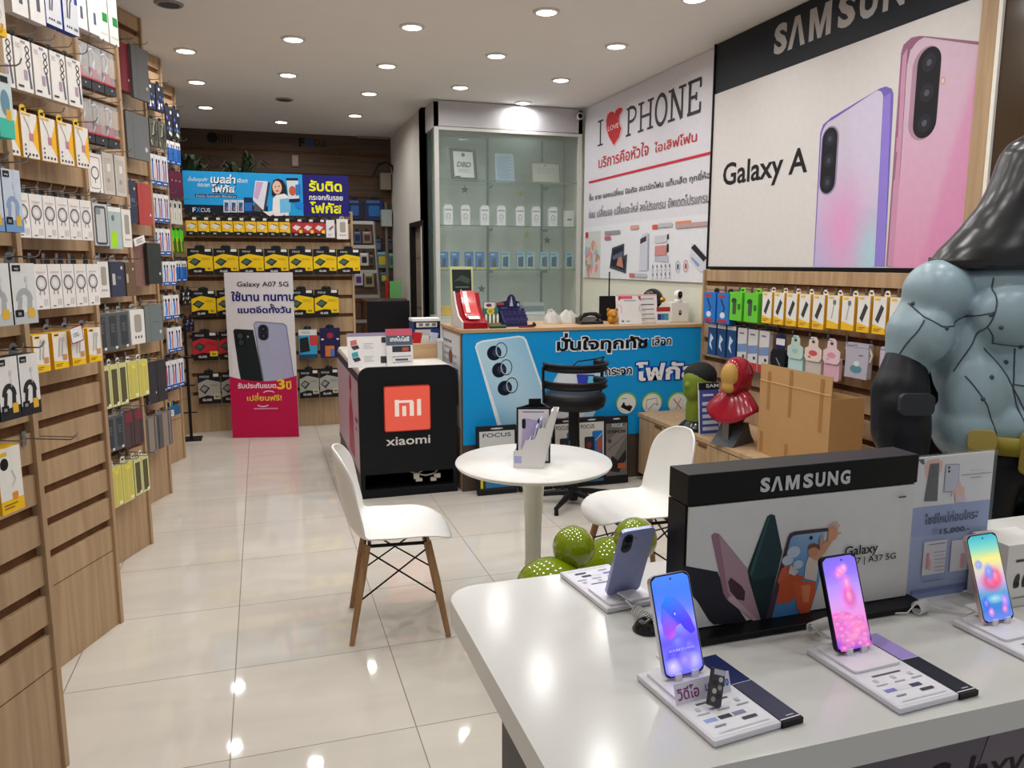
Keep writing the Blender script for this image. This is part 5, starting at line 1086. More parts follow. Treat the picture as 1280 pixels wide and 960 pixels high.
# ------------------------------------------------------------------ blue counter
CX0, CX1, CY0, CY1, CZ = 1.292, 3.16, 5.205, 5.82, 1.148
root = empty('sales_counter', 'long oak counter fronted by a blue glass protector poster', 'counter', at(CX0, CY0, 0))
w = CX1 - CX0; d = CY1 - CY0
sub('body', 'satin', (84, 70, 60), 0, lambda m: m.box(.0, w, .0, d, 0, CZ - .025))
sub('countertop', 'oak_x', bev=.003, fn=lambda m: m.box(-.012, w + .0, -.012, d, CZ - .025, CZ, mat='oak_x'))
FC = Frame((CX0, CY0, 0), (1, 0, 0)); Cp = lambda x, y: FC.uv(560 + x / 4, 380 + y / 4)
def blue(m):
    m.step = .00012; v0 = .335; u1 = w; m.box(.004, u1, v0, CZ - .026, 0, .004, (20, 152, 222)); m.az = .005
    P = lambda pts, c, **k: m.poly([Cp(*p) for p in pts], c, **k)
    F_ = lambda s, a, b, c, bo=.02, sh=0., **k: m.fit(s, Cp(*a)[0], Cp(*a)[1], Cp(*b)[0], Cp(*b)[1], c, bo, sh, **k)
    P([(134, 215), (142, 195), (170, 182), (350, 158), (378, 162), (392, 180), (560, 664), (262, 664)], (226, 240, 246))
    P([(142, 215), (150, 200), (172, 190), (348, 166), (372, 170), (384, 186), (548, 664), (285, 664)], (160, 206, 232), cols=[(186, 220, 238), (190, 222, 240), (180, 216, 238), (156, 204, 232), (150, 200, 230), (156, 204, 232), (176, 214, 236), (140, 196, 230)])
    for cx, cy in ((230, 245), (255, 330), (283, 420)):
        e = Cp(cx, cy); r = Cp(cx + 36, cy)[0] - e[0]; m.ell(e[0], e[1], r, r, (16, 26, 44)); m.ell(e[0] + r * .25, e[1] + r * .05, r * .55, r * .55, (44, 60, 84)); m.ell(e[0] + r * .3, e[1], r * .2, r * .3, (150, 90, 90)); e2 = Cp(cx + 34, cy - 14); m.ring(e2[0], e2[1], r * .8, r * 1.0, r * .14, (14, 24, 44)); m.ring(e2[0], e2[1], r * .7, r * .9, r * .1, (190, 220, 236))
    F_('มั่นใจทุกทัช', (536, 262), (1004, 128), (232, 240, 246), .085); m.az += .0004; F_('มั่นใจทุกทัช', (542, 254), (998, 134), (14, 18, 24), .035)
    F_('เลือก', (1014, 212), (1120, 155), (232, 240, 246), .07); F_('เลือก', (1018, 208), (1116, 160), (14, 18, 24), .02)
    F_('กระจก', (778, 362), (922, 312), (232, 240, 246), .07); F_('กระจก', (782, 358), (918, 318), (14, 18, 24), .02)
    F_('โฟกัส', (930, 392), (1250, 272), (24, 60, 160), .09); F_('โฟกัส', (936, 386), (1244, 278), (238, 242, 246), .035)
    # phone seen behind the stool, with peeling film
    P([(520, 395), (555, 330), (770, 345), (735, 540), (660, 664), (560, 664), (540, 520)], (190, 224, 240)); P([(535, 400), (560, 345), (740, 350), (720, 400)], (222, 230, 240)); P([(640, 350), (730, 352), (716, 420), (650, 418)], (60, 70, 190)); P([(700, 360), (744, 362), (732, 410), (694, 408)], (110, 210, 236)); P([(524, 560), (590, 530), (690, 540), (640, 600)], (240, 236, 240)); P([(540, 590), (600, 560), (640, 540), (610, 590)], (226, 120, 160))
    for k, cx in enumerate((889, 1017, 1146)):
        e = Cp(cx, 498); r = Cp(cx + 46, 498)[0] - e[0]; m.ell(e[0], e[1] + r * .15, r * 1.12, r * 1.02, (120, 190, 60)); m.ell(e[0], e[1], r, r, (224, 226, 222))
        if k == 0: m.poly([(e[0] - r * .6, e[1] - r * .3), (e[0] - r * .3, e[1] + r * .2), (e[0] + r * .7, e[1] - r * .3), (e[0] + r * .4, e[1] - r * .8)], (24, 26, 30)); m.ell(e[0] + r * .1, e[1] + r * .1, r * .3, r * .3, (224, 226, 222)); m.rect(e[0] - r * .5, e[1] + r * .5, e[0], e[1] + r * .58, (120, 120, 120))
        elif k == 1: m.line([(e[0] - r * .6, e[1] - r * .5), (e[0] - r * .6, e[1] + r * .4), (e[0] + r * .5, e[1] + r * .55), (e[0] + r * .55, e[1] - r * .2)], r * .08, (120, 124, 124)); m.line([(e[0] - r * .4, e[1] - r * .6), (e[0] + r * .2, e[1]), (e[0] + r * .7, e[1] - r * .1)], r * .1, (150, 152, 150))
        else: m.line([(e[0] - r * .5, e[1] + r * .5), (e[0] + r * .4, e[1] - r * .5)], r * .1, (206, 50, 40)); m.line([(e[0] + r * .3, e[1] + r * .5), (e[0] - r * .2, e[1] - r * .5)], r * .1, (150, 150, 150))
sub('front_poster', 'satin', fn=blue, M=T_)
def lside(m):
    m.step = .00012; m.az = .001; q = random.Random(2); m.box(.02, d - .02, .0, CZ - .03, 0, .003, (166, 140, 112)); m.az = .004; m.rect(.03, .45, d - .04, 1.1, (206, 208, 212))
    for i in range(12): y = .5 + i * .048; m.rect(.05 + q.uniform(0, .1), y, .3 + q.uniform(0, .2), y + .02, q.choice([(150, 156, 170), (176, 180, 190), (120, 126, 140)]))
    m.rect(.38, .6, .52, .86, (60, 66, 80)); m.ell(.3, .93, .06, .05, (120, 60, 60))
sub('side_papers', 'card', fn=lside, M=Matrix(((0, 0, -1, -.0005), (-1, 0, 0, d), (0, 1, 0, 0), (0, 0, 0, 1))))
# things on the blue counter
def cz(px, py): return on_z(px, py, CZ)
root = empty('leaflet_dispenser', 'red curved leaflet dispenser at the corner of the blue counter', 'dispenser', at(CX0 + .02, 5.24, CZ + .001))
m = MB('gloss', (150, 24, 34)); prof = [(0, 0), (.0, .045), (.10, .075), (.18, .15), (.23, .24), (.26, .24), (.26, 0)]
m.prism([(-y, z) for y, z in prof][::-1], 0, .175); o = m.build('shell', parent=root, M=Matrix(((0, 0, 1, 0), (-1, 0, 0, 0), (0, 1, 0, 0), (0, 0, 0, 1))), bev=.006)
m = MB('satin', (214, 208, 204)); m.prism([(-y, z) for y, z in [(-.01, 0), (-.01, .05), (.1, .085), (.18, .16), (.23, .25), (.272, .25), (.272, 0)]][::-1], -.012, -.001); m.build('side_panel', parent=root, M=Matrix(((0, 0, 1, 0), (-1, 0, 0, 0), (0, 1, 0, 0), (0, 0, 0, 1))))
m = MB('gloss', (206, 84, 84)); m.step = .002
def strip(t): return (.02 + .21 * t, .052 + .06 * t + .14 * t * t)
m.grid(lambda a, b: (.035 + a * .105, strip(.12 + b * .85)[0] + .004, strip(.12 + b * .85)[1] + .012), 2, 8, (214, 86, 84)); m.grid(lambda a, b: (.05 + a * .03, strip(.35 + b * .6)[0], strip(.35 + b * .6)[1] + .016), 1, 8, (236, 222, 218)); m.grid(lambda a, b: (.05 + a * .08, strip(.0 + b * .2)[0] + .006, strip(b * .2)[1] + .014), 1, 3, (240, 238, 236)); m.build('leaflets', parent=root)
a, b = on_y(564.5, 372, 5.62), on_y(593, 372, 5.62); hh = on_y(578, 333, 5.62).z - CZ
m = MB('satin', (196, 204, 150)); m.step = .00012; ww = b.x - a.x; m.box(0, ww, 0, hh, -.015, 0); m.az = .001; m.rect(ww * .08, hh * .04, ww * .92, hh * .95, (38, 44, 46)); m.rect(ww * .08, hh * .1, ww * .92, hh * .3, (24, 28, 50)); m.poly([(ww * .3, hh * .4), (ww * .45, hh * .62), (ww * .6, hh * .42)], (196, 206, 206)); m.poly([(ww * .5, hh * .4), (ww * .7, hh * .6), (ww * .78, hh * .38)], (30, 40, 66)); m.poly([(ww * .14, hh * .74), (ww * .5, hh * .86), (ww * .88, hh * .78), (ww * .8, hh * .7), (ww * .4, hh * .76)], (66, 84, 70)); m.rect(ww * .16, hh * .2, ww * .5, hh * .24, (60, 66, 90)); m.rect(ww * .2, hh * .64, ww * .8, hh * .655, (120, 136, 120)); m.poly([(ww * .2, hh * .4), (ww * .3, hh * .56), (ww * .38, hh * .4)], (160, 180, 180))
m.build('framed_picture', M=Matrix.Translation((a.x, 5.62, CZ + .001)) @ Matrix.Rotation(R(84), 4, 'X'), label='small framed dark picture standing behind the red dispenser', category='picture')
a, b = on_y(605, 405, 5.35), on_y(625, 405, 5.35)
root = empty('lip_balm_display', 'green and white counter display beside the red dispenser', 'display box', at((a.x + b.x) / 2, 5.36, CZ + .001)); ww = b.x - a.x
m = MB('card', (54, 110, 96)); m.step = .00012; m.box(-ww / 2, ww / 2, 0, .004, -.01, .0); m.az = .001; m.prism([(-ww / 2, 0), (ww / 2, 0), (ww / 2, .13), (ww * .3, .145), (ww * .3, .175), (-ww * .42, .175), (-ww * .42, .14), (-ww / 2, .13)], -.004, 0, (54, 116, 104)); m.az = .001; m.rect(-ww * .4, .13, ww * .28, .172, (226, 222, 214)); m.ell(-ww * .1, .152, ww * .18, .012, (110, 60, 90)); m.ell(0, .11, ww * .24, .024, (238, 206, 50)); m.ell(0, .11, ww * .14, .014, (196, 160, 40)); m.build('header', parent=root, M=Matrix.Translation((0, .03, 0)) @ T_)
m = MB('card', (150, 110, 80)); m.box(-ww / 2, ww / 2, -.04, .028, 0, .028); m.rect(-ww / 2, -.04, ww / 2, .028, (120, 90, 60)); m.build('tray', parent=root)
for i in range(4):
    m = MB('satin', (236, 232, 216)); x = -ww * .36 + i * ww * .24; m.tube([(x, -.008, .029), (x, -.008, .075), (x, -.008, .092)], [.0085, .0085, .005]); m.build('tube', parent=root)
m = MB('satin', (40, 90, 60)); m.tube([(-.06, 0, .011), (.06, 0, .011)], .011); m.box(-.05, .05, -.012, .012, 0, .004); p = cz(624, 411); m.build('green_roll', M=at(p.x, p.y + .04, CZ + .001), label='dark green roll lying in front of the green counter display', category='roll')
a, b = on_y(627, 405, 5.36), on_y(656, 405, 5.36); ww = b.x - a.x
root = empty('blister_display', 'navy stepped counter display with arched header', 'display box', at((a.x + b.x) / 2 + .01, 5.38, CZ + .001))
m = MB('card', (30, 36, 76)); m.step = .00012; m.prism([(-ww / 2 - .02, 0), (ww / 2 - .02, 0), (ww / 2 - .02, .17)] + el_pts(ww * .02, .17, ww * .2, .055, 10, 0, 10, 170) + [(-ww / 2 - .02, .165)], -.006, 0); m.az = .001; m.ell(ww * .02, .175, ww * .16, .042, (46, 44, 90)); m.poly([(ww * -.06, .14), (ww * .02, .215), (ww * .1, .14)], (196, 190, 196)); m.rect(-ww / 2 - .015, .15, -ww * .3, .166, (190, 70, 76)); m.rect(-ww * .45, .122, -ww * .15, .134, (90, 84, 130)); m.ell(ww * .32, .15, ww * .05, .012, (190, 196, 216)); m.build('header', parent=root, M=Matrix.Translation((0, .07, 0)) @ T_)
m = MB('card', (36, 40, 84)); m.prism([(.06, 0), (.06, .11), (-.05, .03), (-.05, 0)], -ww / 2, ww / 2, (36, 40, 84)); m.build('steps', parent=root, M=Matrix(((0, 0, 1, 0), (1, 0, 0, 0), (0, 1, 0, 0), (0, 0, 0, 1))))
m = MB('satin', (54, 56, 104))
for i in range(5):
    for j in range(4):
        x = -ww * .42 + i * ww * .2; y = -.04 + j * .027; z = .04 + j * .0205; m.box(x, x + ww * .15, y - .004, y + .004, z, z + .024, (52, 54, 106) if j % 2 else (70, 60, 110))
m.build('blister_packs', parent=root, kind='stuff')
p = cz(672, 410); m = MB('satin', (24, 24, 26)); m.tube([(-.04, 0, .012), (.0, 0, .012), (.02, .01, .02)], [.006, .008, .018]); m.tube([(-.04, 0, .012), (-.09, .02, .05)], .003); o = m.build('scanner_wand', M=at(p.x - .02, p.y + .06, CZ + .001), label='small black wand lying beside the navy counter display', category='tool')
m = MB('gloss', (150, 40, 60)); m.box(-.055, .055, -.01, .01, 0, .008); p = cz(672, 413); m.build('red_pen_case', M=at(p.x + .0, 5.235, CZ + .001), bev=.003, label='slim red case at the counter edge before the black wand', category='case')
def bagmesh(px0, px1, pt, y, label, seed, hole):
    a, b = on_y(px0, 405, y), on_y(px1, 405, y); ww = b.x - a.x; hh = on_y(px0, pt, y).z - CZ; q = random.Random(seed); ph = [q.uniform(0, 6) for _ in range(6)]
    def fn(u_, v_):
        t = u_ * 2 * math.pi; k = math.sin(v_ * math.pi * .5 + .25); r = ww * .52 * (1 - v_ ** 2.2 * .75) * (1 + .12 * math.sin(3 * t + ph[0] + v_ * 4) + .08 * math.sin(7 * t + ph[1]))
        return (r * math.cos(t), r * .7 * math.sin(t), hh * v_ * (1 + .06 * math.sin(2 * t + ph[2])))
    m = MB('bag', (226, 226, 222)); m.grid(fn, 28, 10)
    if hole: m.tube([(-ww * .3, 0, hh * .6), (-ww * .2, 0, hh * 1.05), (0, 0, hh * 1.1), (ww * .15, 0, hh * .7)], .008)
    m.build('plastic_bag', M=at((a.x + b.x) / 2, y, CZ + .001), label=label, category='bag')
bagmesh(680, 699, 389, 5.5, 'small clear plastic bag with loop handle on the blue counter', 3, True); bagmesh(698, 722, 388, 5.52, 'crumpled clear plastic bag beside the desk phone', 8, False)
a = on_y(737, 408, 5.42)
root = empty('desk_phone', 'black desk telephone on the blue counter', 'telephone', at(a.x, 5.43, CZ + .001))
m = MB('gloss', (24, 24, 26)); m.prism([(-.06, 0), (.06, 0), (.06, .05), (-.04, .022), (-.06, .02)], -.09, .09); m.build('base', parent=root, M=Matrix(((0, 0, 1, 0), (1, 0, 0, 0), (0, 1, 0, 0), (0, 0, 0, 1))), bev=.004)
m = MB('gloss', (18, 18, 20)); m.tube([(-.09, -.03, .04), (-.06, -.02, .066), (.0, -.01, .075), (.05, 0, .072), (.085, 0, .05)], [.018, .017, .013, .016, .02]); m.build('handset', parent=root)
m = MB('satin', (120, 120, 124)); [m.box(-.02 + i * .02, -.008 + i * .02, -.05, -.045, .012 + j * .006, .016 + j * .006) for i in range(3) for j in range(2)]; m.build('keys', parent=root)
a, b = on_y(749, 400, 5.7), on_y(776, 400, 5.7); hh = on_y(760, 370, 5.7).z - CZ
root = empty('payment_screen', 'small black screen panel with tall thin rod behind the amber bear', 'screen', at((a.x + b.x) / 2, 5.7, CZ + .001)); ww = b.x - a.x
m = MB('satin', (18, 18, 20)); m.box(-ww / 2, ww / 2, -.012, .012, .0, hh); m.box(-ww * .3, ww * .3, -.05, .05, 0, .01); m.build('panel', parent=root, bev=.004)
m = MB('satin', (26, 26, 30)); m.tube([(-ww * .02, .02, .02), (-ww * .02, .02, on_y(763, 340, 5.7).z - CZ)], .006); m.build('rod', parent=root)
p = on_y(765, 405, 5.38)
root = empty('bear_figure', 'translucent amber bear figure on the blue counter', 'figure', at(p.x, 5.38, CZ + .001))
AM = (190, 130, 30)
o = blob('body', [('e', (0, 0, .032), (.036, .03, .036)), ('e', (-.024, -.022, .03), (.014, .016, .024)), ('e', (.024, -.022, .03), (.014, .016, .024)), ('e', (0, 0, .074), (.042, .036, .036)), ('e', (0, -.034, .066), (.018, .014, .013))], AM, 'gloss', .005, parent=root, smooth=3)
for sx in (-1, 1):
    m = MB('gloss', (176, 116, 28)); m.ball((sx * .033, 0, .104), (.014, .009, .014)); m.build('ear', parent=root); m = MB('gloss', (40, 26, 14)); m.ball((sx * .015, -.034, .08), .004, nu=8, nv=6); m.build('eye', parent=root)
def qr_sign(m, w, h):
    m.rect(0, h * .9, w * .62, h, (226, 90, 110)); m.poly([(0, h * .82), (w * .1, h * .9), (w * .12, h), (0, h)], (196, 60, 80)); m.poly([(w, h * .82), (w * .9, h * .9), (w * .88, h), (w, h)], (196, 60, 80)); m.rect(w * .24, h * .82, w * .78, h * .86, (160, 170, 180)); m.line([(0, h * .7), (w * .12, h * .6), (w * .1, h * .4)], w * .03, (226, 150, 160)); m.line([(w, h * .7), (w * .9, h * .6), (w * .95, h * .4)], w * .03, (226, 150, 160)); m.rect(w * .1, h * .08, w * .2, h * .14, (60, 110, 80)); m.rect(w * .3, h * .08, w * .46, h * .13, (150, 160, 170))
board_on(774.5, 802.5, 370, 405, 5.30, CZ, 10, 'payment_sign', 'white and pink payment sign on the blue counter', 'sign', qr_sign)
def menu_board(m, w, h):
    m.rect(0, h * .95, w, h, (226, 180, 190))
    for y in (.82, .62, .45, .28, .12): m.rect(w * .08, h * y, w * .92, h * (y + .035), (96, 90, 96) if y in (.62,) else (150, 146, 152)); m.rect(w * .1, h * (y - .05), w * .7, h * (y - .03), (190, 186, 190))
board_on(771, 822, 368, 405, 5.42, CZ, 8, 'price_list_board', 'white and pink price list board behind the payment sign', 'sign', menu_board)
def card_red(m, w, h): m.rect(0, h * .72, w, h, (176, 50, 56)); m.rect(w * .06, h * .2, w * .86, h * .58, (60, 120, 170)); m.rect(w * .06, h * .2, w * .3, h * .58, (50, 50, 120)); m.rect(w * .56, h * .24, w * .86, h * .5, (70, 160, 170))
board_on(821, 838, 384, 403, 5.33, CZ, 6, 'card_sign', 'small red-topped bank card sign on the blue counter', 'sign', card_red)
a, b = on_y(836, 404, 5.45), on_y(857, 404, 5.45); hh = on_y(845, 378, 5.45).z - CZ
m = MB('card', (226, 226, 222)); ww = b.x - a.x; m.box(-ww / 2, ww / 2, -.05, .05, 0, hh); o = m.build('camera_box', M=at((a.x + b.x) / 2, 5.46, CZ + .001), bev=.002, label='white camera carton under the round white camera', category='box')
m = MB('card', (40, 40, 44)); m.rrect(-.012, .05, .012, .09, .012, (40, 40, 44)); m.ell(0, .076, .006, .006, (190, 190, 190)); m.build('box_print', parent=o, M=Matrix.Translation((0, -.0505, 0)) @ T_)
root = empty('webcam', 'round white camera standing on its white carton', 'camera', at((a.x + b.x) / 2 - .005, 5.44, CZ + hh + .002))
m = MB('satin', (232, 232, 230)); m.lathe([(0, 0), (.03, 0), (.032, .01), (.026, .026), (0, .026)]); m.build('base', parent=root); m = MB('satin', (234, 234, 232)); m.ball((0, 0, .058), .036); m.build('body', parent=root); m = MB('gloss', (16, 16, 18)); m.prism(rr_pts(-.017, -.028, .017, .028, .017), 0, .006); m.ell(0, .008, .006, .006, (90, 92, 96)); m.build('lens_panel', parent=root, M=Matrix.Translation((-.004, -.0335, .058)) @ T_)
p = on_y(817, 380, 5.62)
root = empty('round_speaker', 'round black ornament with gold nose behind the price list', 'ornament', at(p.x, 5.64, CZ + .001))
m = MB('gloss', (22, 22, 24)); m.lathe([(0, 0), (.06, 0), (.07, .02), (.05, .09), (.03, .1)], n=20); m.build('base', parent=root); m = MB('gloss', (24, 24, 27)); m.ball((0, 0, .17), .082, nu=24, nv=16); m.build('body', parent=root); m = MB('metal', (206, 150, 60)); m.ball((.05, -.062, .165), (.03, .03, .022), nu=12, nv=8); m.build('nose', parent=root)
m = MB('gloss', (22, 22, 24)); m.lathe([(0, 0), (.05, 0), (.04, .02), (.085, .06), (.08, .064), (.03, .02)], n=24); p = on_y(832, 390, 5.64); m.build('dish', M=at(p.x, 5.64, CZ + .001), label='black footed dish beside the round black ornament', category='dish')
# ------------------------------------------------------------------ big packs standing before the blue counter
YF = 5.10
def big_pack(px0, px1, pt, pb, label, style, y=YF):
    a, b = on_y(px0, 590, y), on_y(px1, 590, y); ww = b.x - a.x; h = on_y((px0 + px1) / 2, pt, y).z
    m = MB('card', (26, 26, 28)); m.step = .00012; m.box(0, ww, 0, h, -.035, 0); m.az = .0008
    m.ell(ww / 2, h * .965, ww * .16, h * .012, (200, 206, 210))
    if style == 0:
        m.rect(ww * .03, h * .36, ww * .97, h * .93, (214, 214, 210)); m.fit('FOCUS', ww * .08, h * .84, ww * .6, h * .9, (40, 60, 90), .02)
        m.rrect(ww * .52, h * .42, ww * .92, h * .8, ww * .06, (30, 120, 200)); m.rrect(ww * .22, h * .42, ww * .6, h * .72, ww * .05, (40, 44, 56)); m.rrect(ww * .7, h * .5, ww * .9, h * .7, ww * .06, (176, 90, 70)); m.ell(ww * .4, h * .6, ww * .1, h * .05, (120, 60, 60)); m.line([(ww * .64, h * .66), (ww * .9, h * .76)], ww * .03, (150, 210, 240))
        m.rect(0, h * .06, ww, h * .34, (30, 34, 44)); m.ring(ww * .3, h * .2, ww * .16, h * .1, ww * .05, (150, 156, 166)); m.ring(ww * .66, h * .2, ww * .16, h * .1, ww * .05, (110, 116, 126)); m.rect(ww * .05, h * .06, ww * .95, h * .1, (60, 110, 150))
    elif style == 1:
        m.rect(ww * .06, h * .62, ww * .95, h * .93, (206, 208, 206)); m.fit('FOCUS', ww * .14, h * .84, ww * .86, h * .9, (40, 70, 110), .02); m.rect(ww * .06, h * .08, ww * .2, h * .6, (60, 58, 30)); m.rect(ww * .2, h * .06, ww * .95, h * .6, (40, 44, 54)); m.rect(ww * .2, h * .1, ww * .95, h * .2, (50, 120, 170)); m.fit('LENS', ww * .26, h * .2, ww * .86, h * .27, (226, 230, 234), .03); m.line([(ww * .1, h * .1), (ww * .1, h * .3)], ww * .06, (220, 200, 50))
    else:
        m.rect(ww * .04, h * .12, ww * .96, h * .9, (104, 102, 100)); m.poly([(ww * .04, h * .2), (ww * .96, h * .72), (ww * .96, h * .9), (ww * .04, h * .62)], (130, 126, 122)); m.fit('FOCUS', ww * .3, h * .84, ww * .76, h * .895, (210, 220, 226), .02); m.fit('STAINLESS', ww * .1, h * .755, ww * .9, h * .80, (24, 24, 26), .04)
        m.line([(ww * .1, h * .5), (ww * .9, h * .72)], ww * .02, (60, 58, 56)); m.ell(ww * .2, h * .64, ww * .08, h * .03, (90, 60, 44)); m.poly([(ww * .1, h * .2), (ww * .3, h * .42), (ww * .55, h * .34), (ww * .9, h * .5), (ww * .92, h * .36), (ww * .6, h * .16)], (34, 34, 36)); m.rect(ww * .55, h * .22, ww * .9, h * .3, (186, 90, 60)); m.rect(0, 0, ww, h * .12, (24, 24, 26))
    m.build('lens_protector_pack', M=Matrix.Translation((a.x, y, 0.001)) @ Matrix.Rotation(R(90 - 3), 4, 'X'), label=label, category='display pack', group=None) if False else None
    o = m.build('lens_protector_pack', M=Matrix.Translation((a.x, y - .03, 0.004)) @ Matrix.Rotation(R(87), 4, 'X'), label=label, category='display pack')
    return o
big_pack(596, 645, 533, 612, 'tall FOCUS pack with LENS lettering at its foot, left of the table pedestal', 1)
big_pack(648, 689, 530, 600, 'tall FOCUS pack hidden behind the leaflet stand on the round table', 0)
big_pack(692, 721, 524, 600, 'tall FOCUS pack left of the stool pole, before the blue counter', 0)
big_pack(722, 754, 522, 598, 'tall white-fronted FOCUS pack right of the stool pole', 0)
big_pack(754.5, 783, 521, 592, 'tall grey STAINLESS pack at the end before the blue counter', 2)

# ------------------------------------------------------------------ black stool
sx, sy = 1.93, 4.72
root = empty('swivel_stool', 'black swivel stool with banded wraparound back before the blue counter', 'stool', at(sx, sy, 0, R(188)))
BK = (24, 25, 28)
m = MB('satin', BK)
for k in range(5):
    a = R(90 + 72 * k + 20); c, s = math.cos(a), math.sin(a)
    m.tube([(0, 0, .085), (c * .1, s * .1, .075), (c * .29, s * .29, .045)], [.028, .022, .014])
m.tube([(0, 0, .03), (0, 0, .14)], .034, n=14); m.build('star_base', parent=root)
for k in range(5):
    a = R(90 + 72 * k + 20); m = MB('satin', BK); m.tube([(math.cos(a) * .28, math.sin(a) * .28, .001), (math.cos(a) * .28, math.sin(a) * .28, .05)], [.016, .012]); m.build('foot', parent=root)
m = MB('satin', BK); m.tube([(0, 0, .1), (0, 0, .44)], .026, n=14); m.tube([(0, 0, .44), (0, 0, .66)], .036, n=14); m.build('pole', parent=root)
m = MB('satin', BK); m.lathe([(0, .655), (.17, .655), (.2, .675), (.21, .71), (.205, .745), (.19, .757), (.1, .762), (0, .763)], n=36); m.build('seat', parent=root)
def arc(r, z, a0, a1, n=20, dz=0): return [(r * math.cos(R(a0 + (a1 - a0) * i / n)), r * math.sin(R(a0 + (a1 - a0) * i / n)), z + dz * math.sin(math.pi * i / n)) for i in range(n + 1)]
# the back wraps round the far (counter) side and the right
m = MB('satin', BK); m.tube([(-.215, -.02, .70), (-.222, -.02, .86), (-.22, -.01, .93), (-.205, .03, .955)] + arc(.215, .955, 165, 0, 20) + [(.222, -.02, .93), (.222, -.02, .86), (.215, -.02, .70)], .0095, n=8); m.build('back_frame', parent=root)
for z0 in (.80, .915):
    m = MB('satin', BK); n = 24
    m.grid(lambda a, b: ((.213 - .012 * math.sin(b * math.pi)) * math.cos(R(200 - 220 * a)), (.213 - .012 * math.sin(b * math.pi)) * math.sin(R(200 - 220 * a)), z0 + .045 * b), 28, 4); m.build('backrest', parent=root, solid=.016)
m = MB('satin', BK); m.tube([(-.19, .02, .955), (-.15, .12, 1.0), (-.03, .2, 1.0), (.09, .19, .99), (.12, .17, .955)], .005); m.build('rear_loop', parent=root)

# ------------------------------------------------------------------ round table
TX, TY, TZ = 1.13, 3.235, .72
root = empty('round_table', 'round white pedestal table between two white chairs', 'table', at(TX, TY, 0))
m = MB('quartz_table'); m.lathe([(0, TZ - .022), (.33, TZ - .022), (.345, TZ - .016), (.352, TZ - .006), (.350, TZ), (0, TZ)], n=64); m.build('tabletop', parent=root)
m = MB('shell', (228, 226, 216)); m.lathe([(.0, TZ - .023), (.07, TZ - .023), (.06, TZ - .05), (.048, TZ - .12), (.038, .42), (.036, .26), (.044, .16), (.07, .08), (.12, .04), (.21, .02), (.235, .012), (.24, .0)], n=40); m.build('pedestal', parent=root)
def tz(px, py): return on_z(px, py, TZ)
root = empty('menu_stand', 'black-framed three-sided promotion stand on the round table', 'table stand', at(1.14, 3.26, TZ + .001, R(-12)))
sides = [(Vector((-.085, -.055, 0)), Vector((.065, -.07, 0))), (Vector((.065, -.07, 0)), Vector((.03, .09, 0))), (Vector((.03, .09, 0)), Vector((-.085, -.055, 0)))]
for k, (a, b) in enumerate(sides):
    u = (b - a).normalized(); n = u.cross(Vector((0, 0, 1))); L_ = (b - a).length
    MM = Matrix(((u.x, 0, n.x, a.x), (u.y, 0, n.y, a.y), (0, 1, 0, 0), (0, 0, 0, 1)))
    m = MB('satin', (18, 18, 20)); m.step = .00012; m.box(0, L_, 0, .25, -.006, 0); m.az = .001; g = .008; m.rect(g, g, L_ - g, .25 - g, (224, 222, 230))
    m.rect(L_ * .18, .228, L_ * .8, .233, (120, 120, 130)); m.poly([(L_ * .12, .03), (L_ * .62, .04), (L_ * .7, .19), (L_ * .2, .205)], (190, 176, 214)); m.rrect(L_ * .16, .155, L_ * .27, .2, .01, (34, 34, 40)); m.rrect(L_ * .62, .16, L_ * .72, .2, .01, (34, 34, 40)); m.poly([(L_ * .1, .05), (L_ * .5, .03), (L_ * .4, .09)], (206, 214, 236)); scribble(m, L_ * .7, L_ * .92, .14, 5, (160, 160, 176), .01)
    m.build('panel', parent=root, M=MM)
m = MB('satin', (20, 20, 22)); m.box(-.025, .03, -.01, -.004, .245, .28); m.build('header_clip', parent=root)
p = tz(668, 586)
root = empty('brochure_holder', 'white stepped brochure holder full of leaflets on the round table', 'brochure holder', at(p.x + .0, p.y + .055, TZ + .001, R(-24)) @ Matrix.Diagonal((1.12, 1.0, 1.06, 1)))
m = MB('shell', (232, 230, 228))
m.prism([(-.06, 0), (.05, 0), (.105, .24), (.085, .24), (.06, .17), (.035, .165), (.02, .12), (-.015, .115), (-.03, .075), (-.06, .07)], -.05, -.046)
m.prism([(-.06, 0), (.05, 0), (.105, .24), (.085, .24), (.06, .17), (.035, .165), (.02, .12), (-.015, .115), (-.03, .075), (-.06, .07)], .046, .05)
m.box(-.062, -.058, 0, .07, -.05, .05); m.prism([(.05, 0), (.054, 0), (.109, .24), (.105, .24)], -.046, .046); m.box(-.06, .05, 0, .004, -.046, .046)
for x0, x1, hh in ((-.02, -.002, .115), (.028, .045, .165)): m.prism([(x0 - .012, .004), (x0 - .008, .004), (x1 + .004, hh), (x1, hh)], -.046, .046)
m.rect(-.058, .02, -.03, .05, (180, 180, 226)); m.build('holder', parent=root, M=T_)
for k, (x0, x1, hh) in enumerate(((.0, .03, .17), (.012, .045, .2), (.038, .088, .235))):
    m = MB('card', [(196, 196, 222), (170, 176, 206), (214, 206, 200)][k]); m.prism([(x0 - .01, .006), (x0 - .002, .006), (x1, hh), (x1 - .007, hh)], -.043, .043)
    m.build('leaflet', parent=root, M=T_)

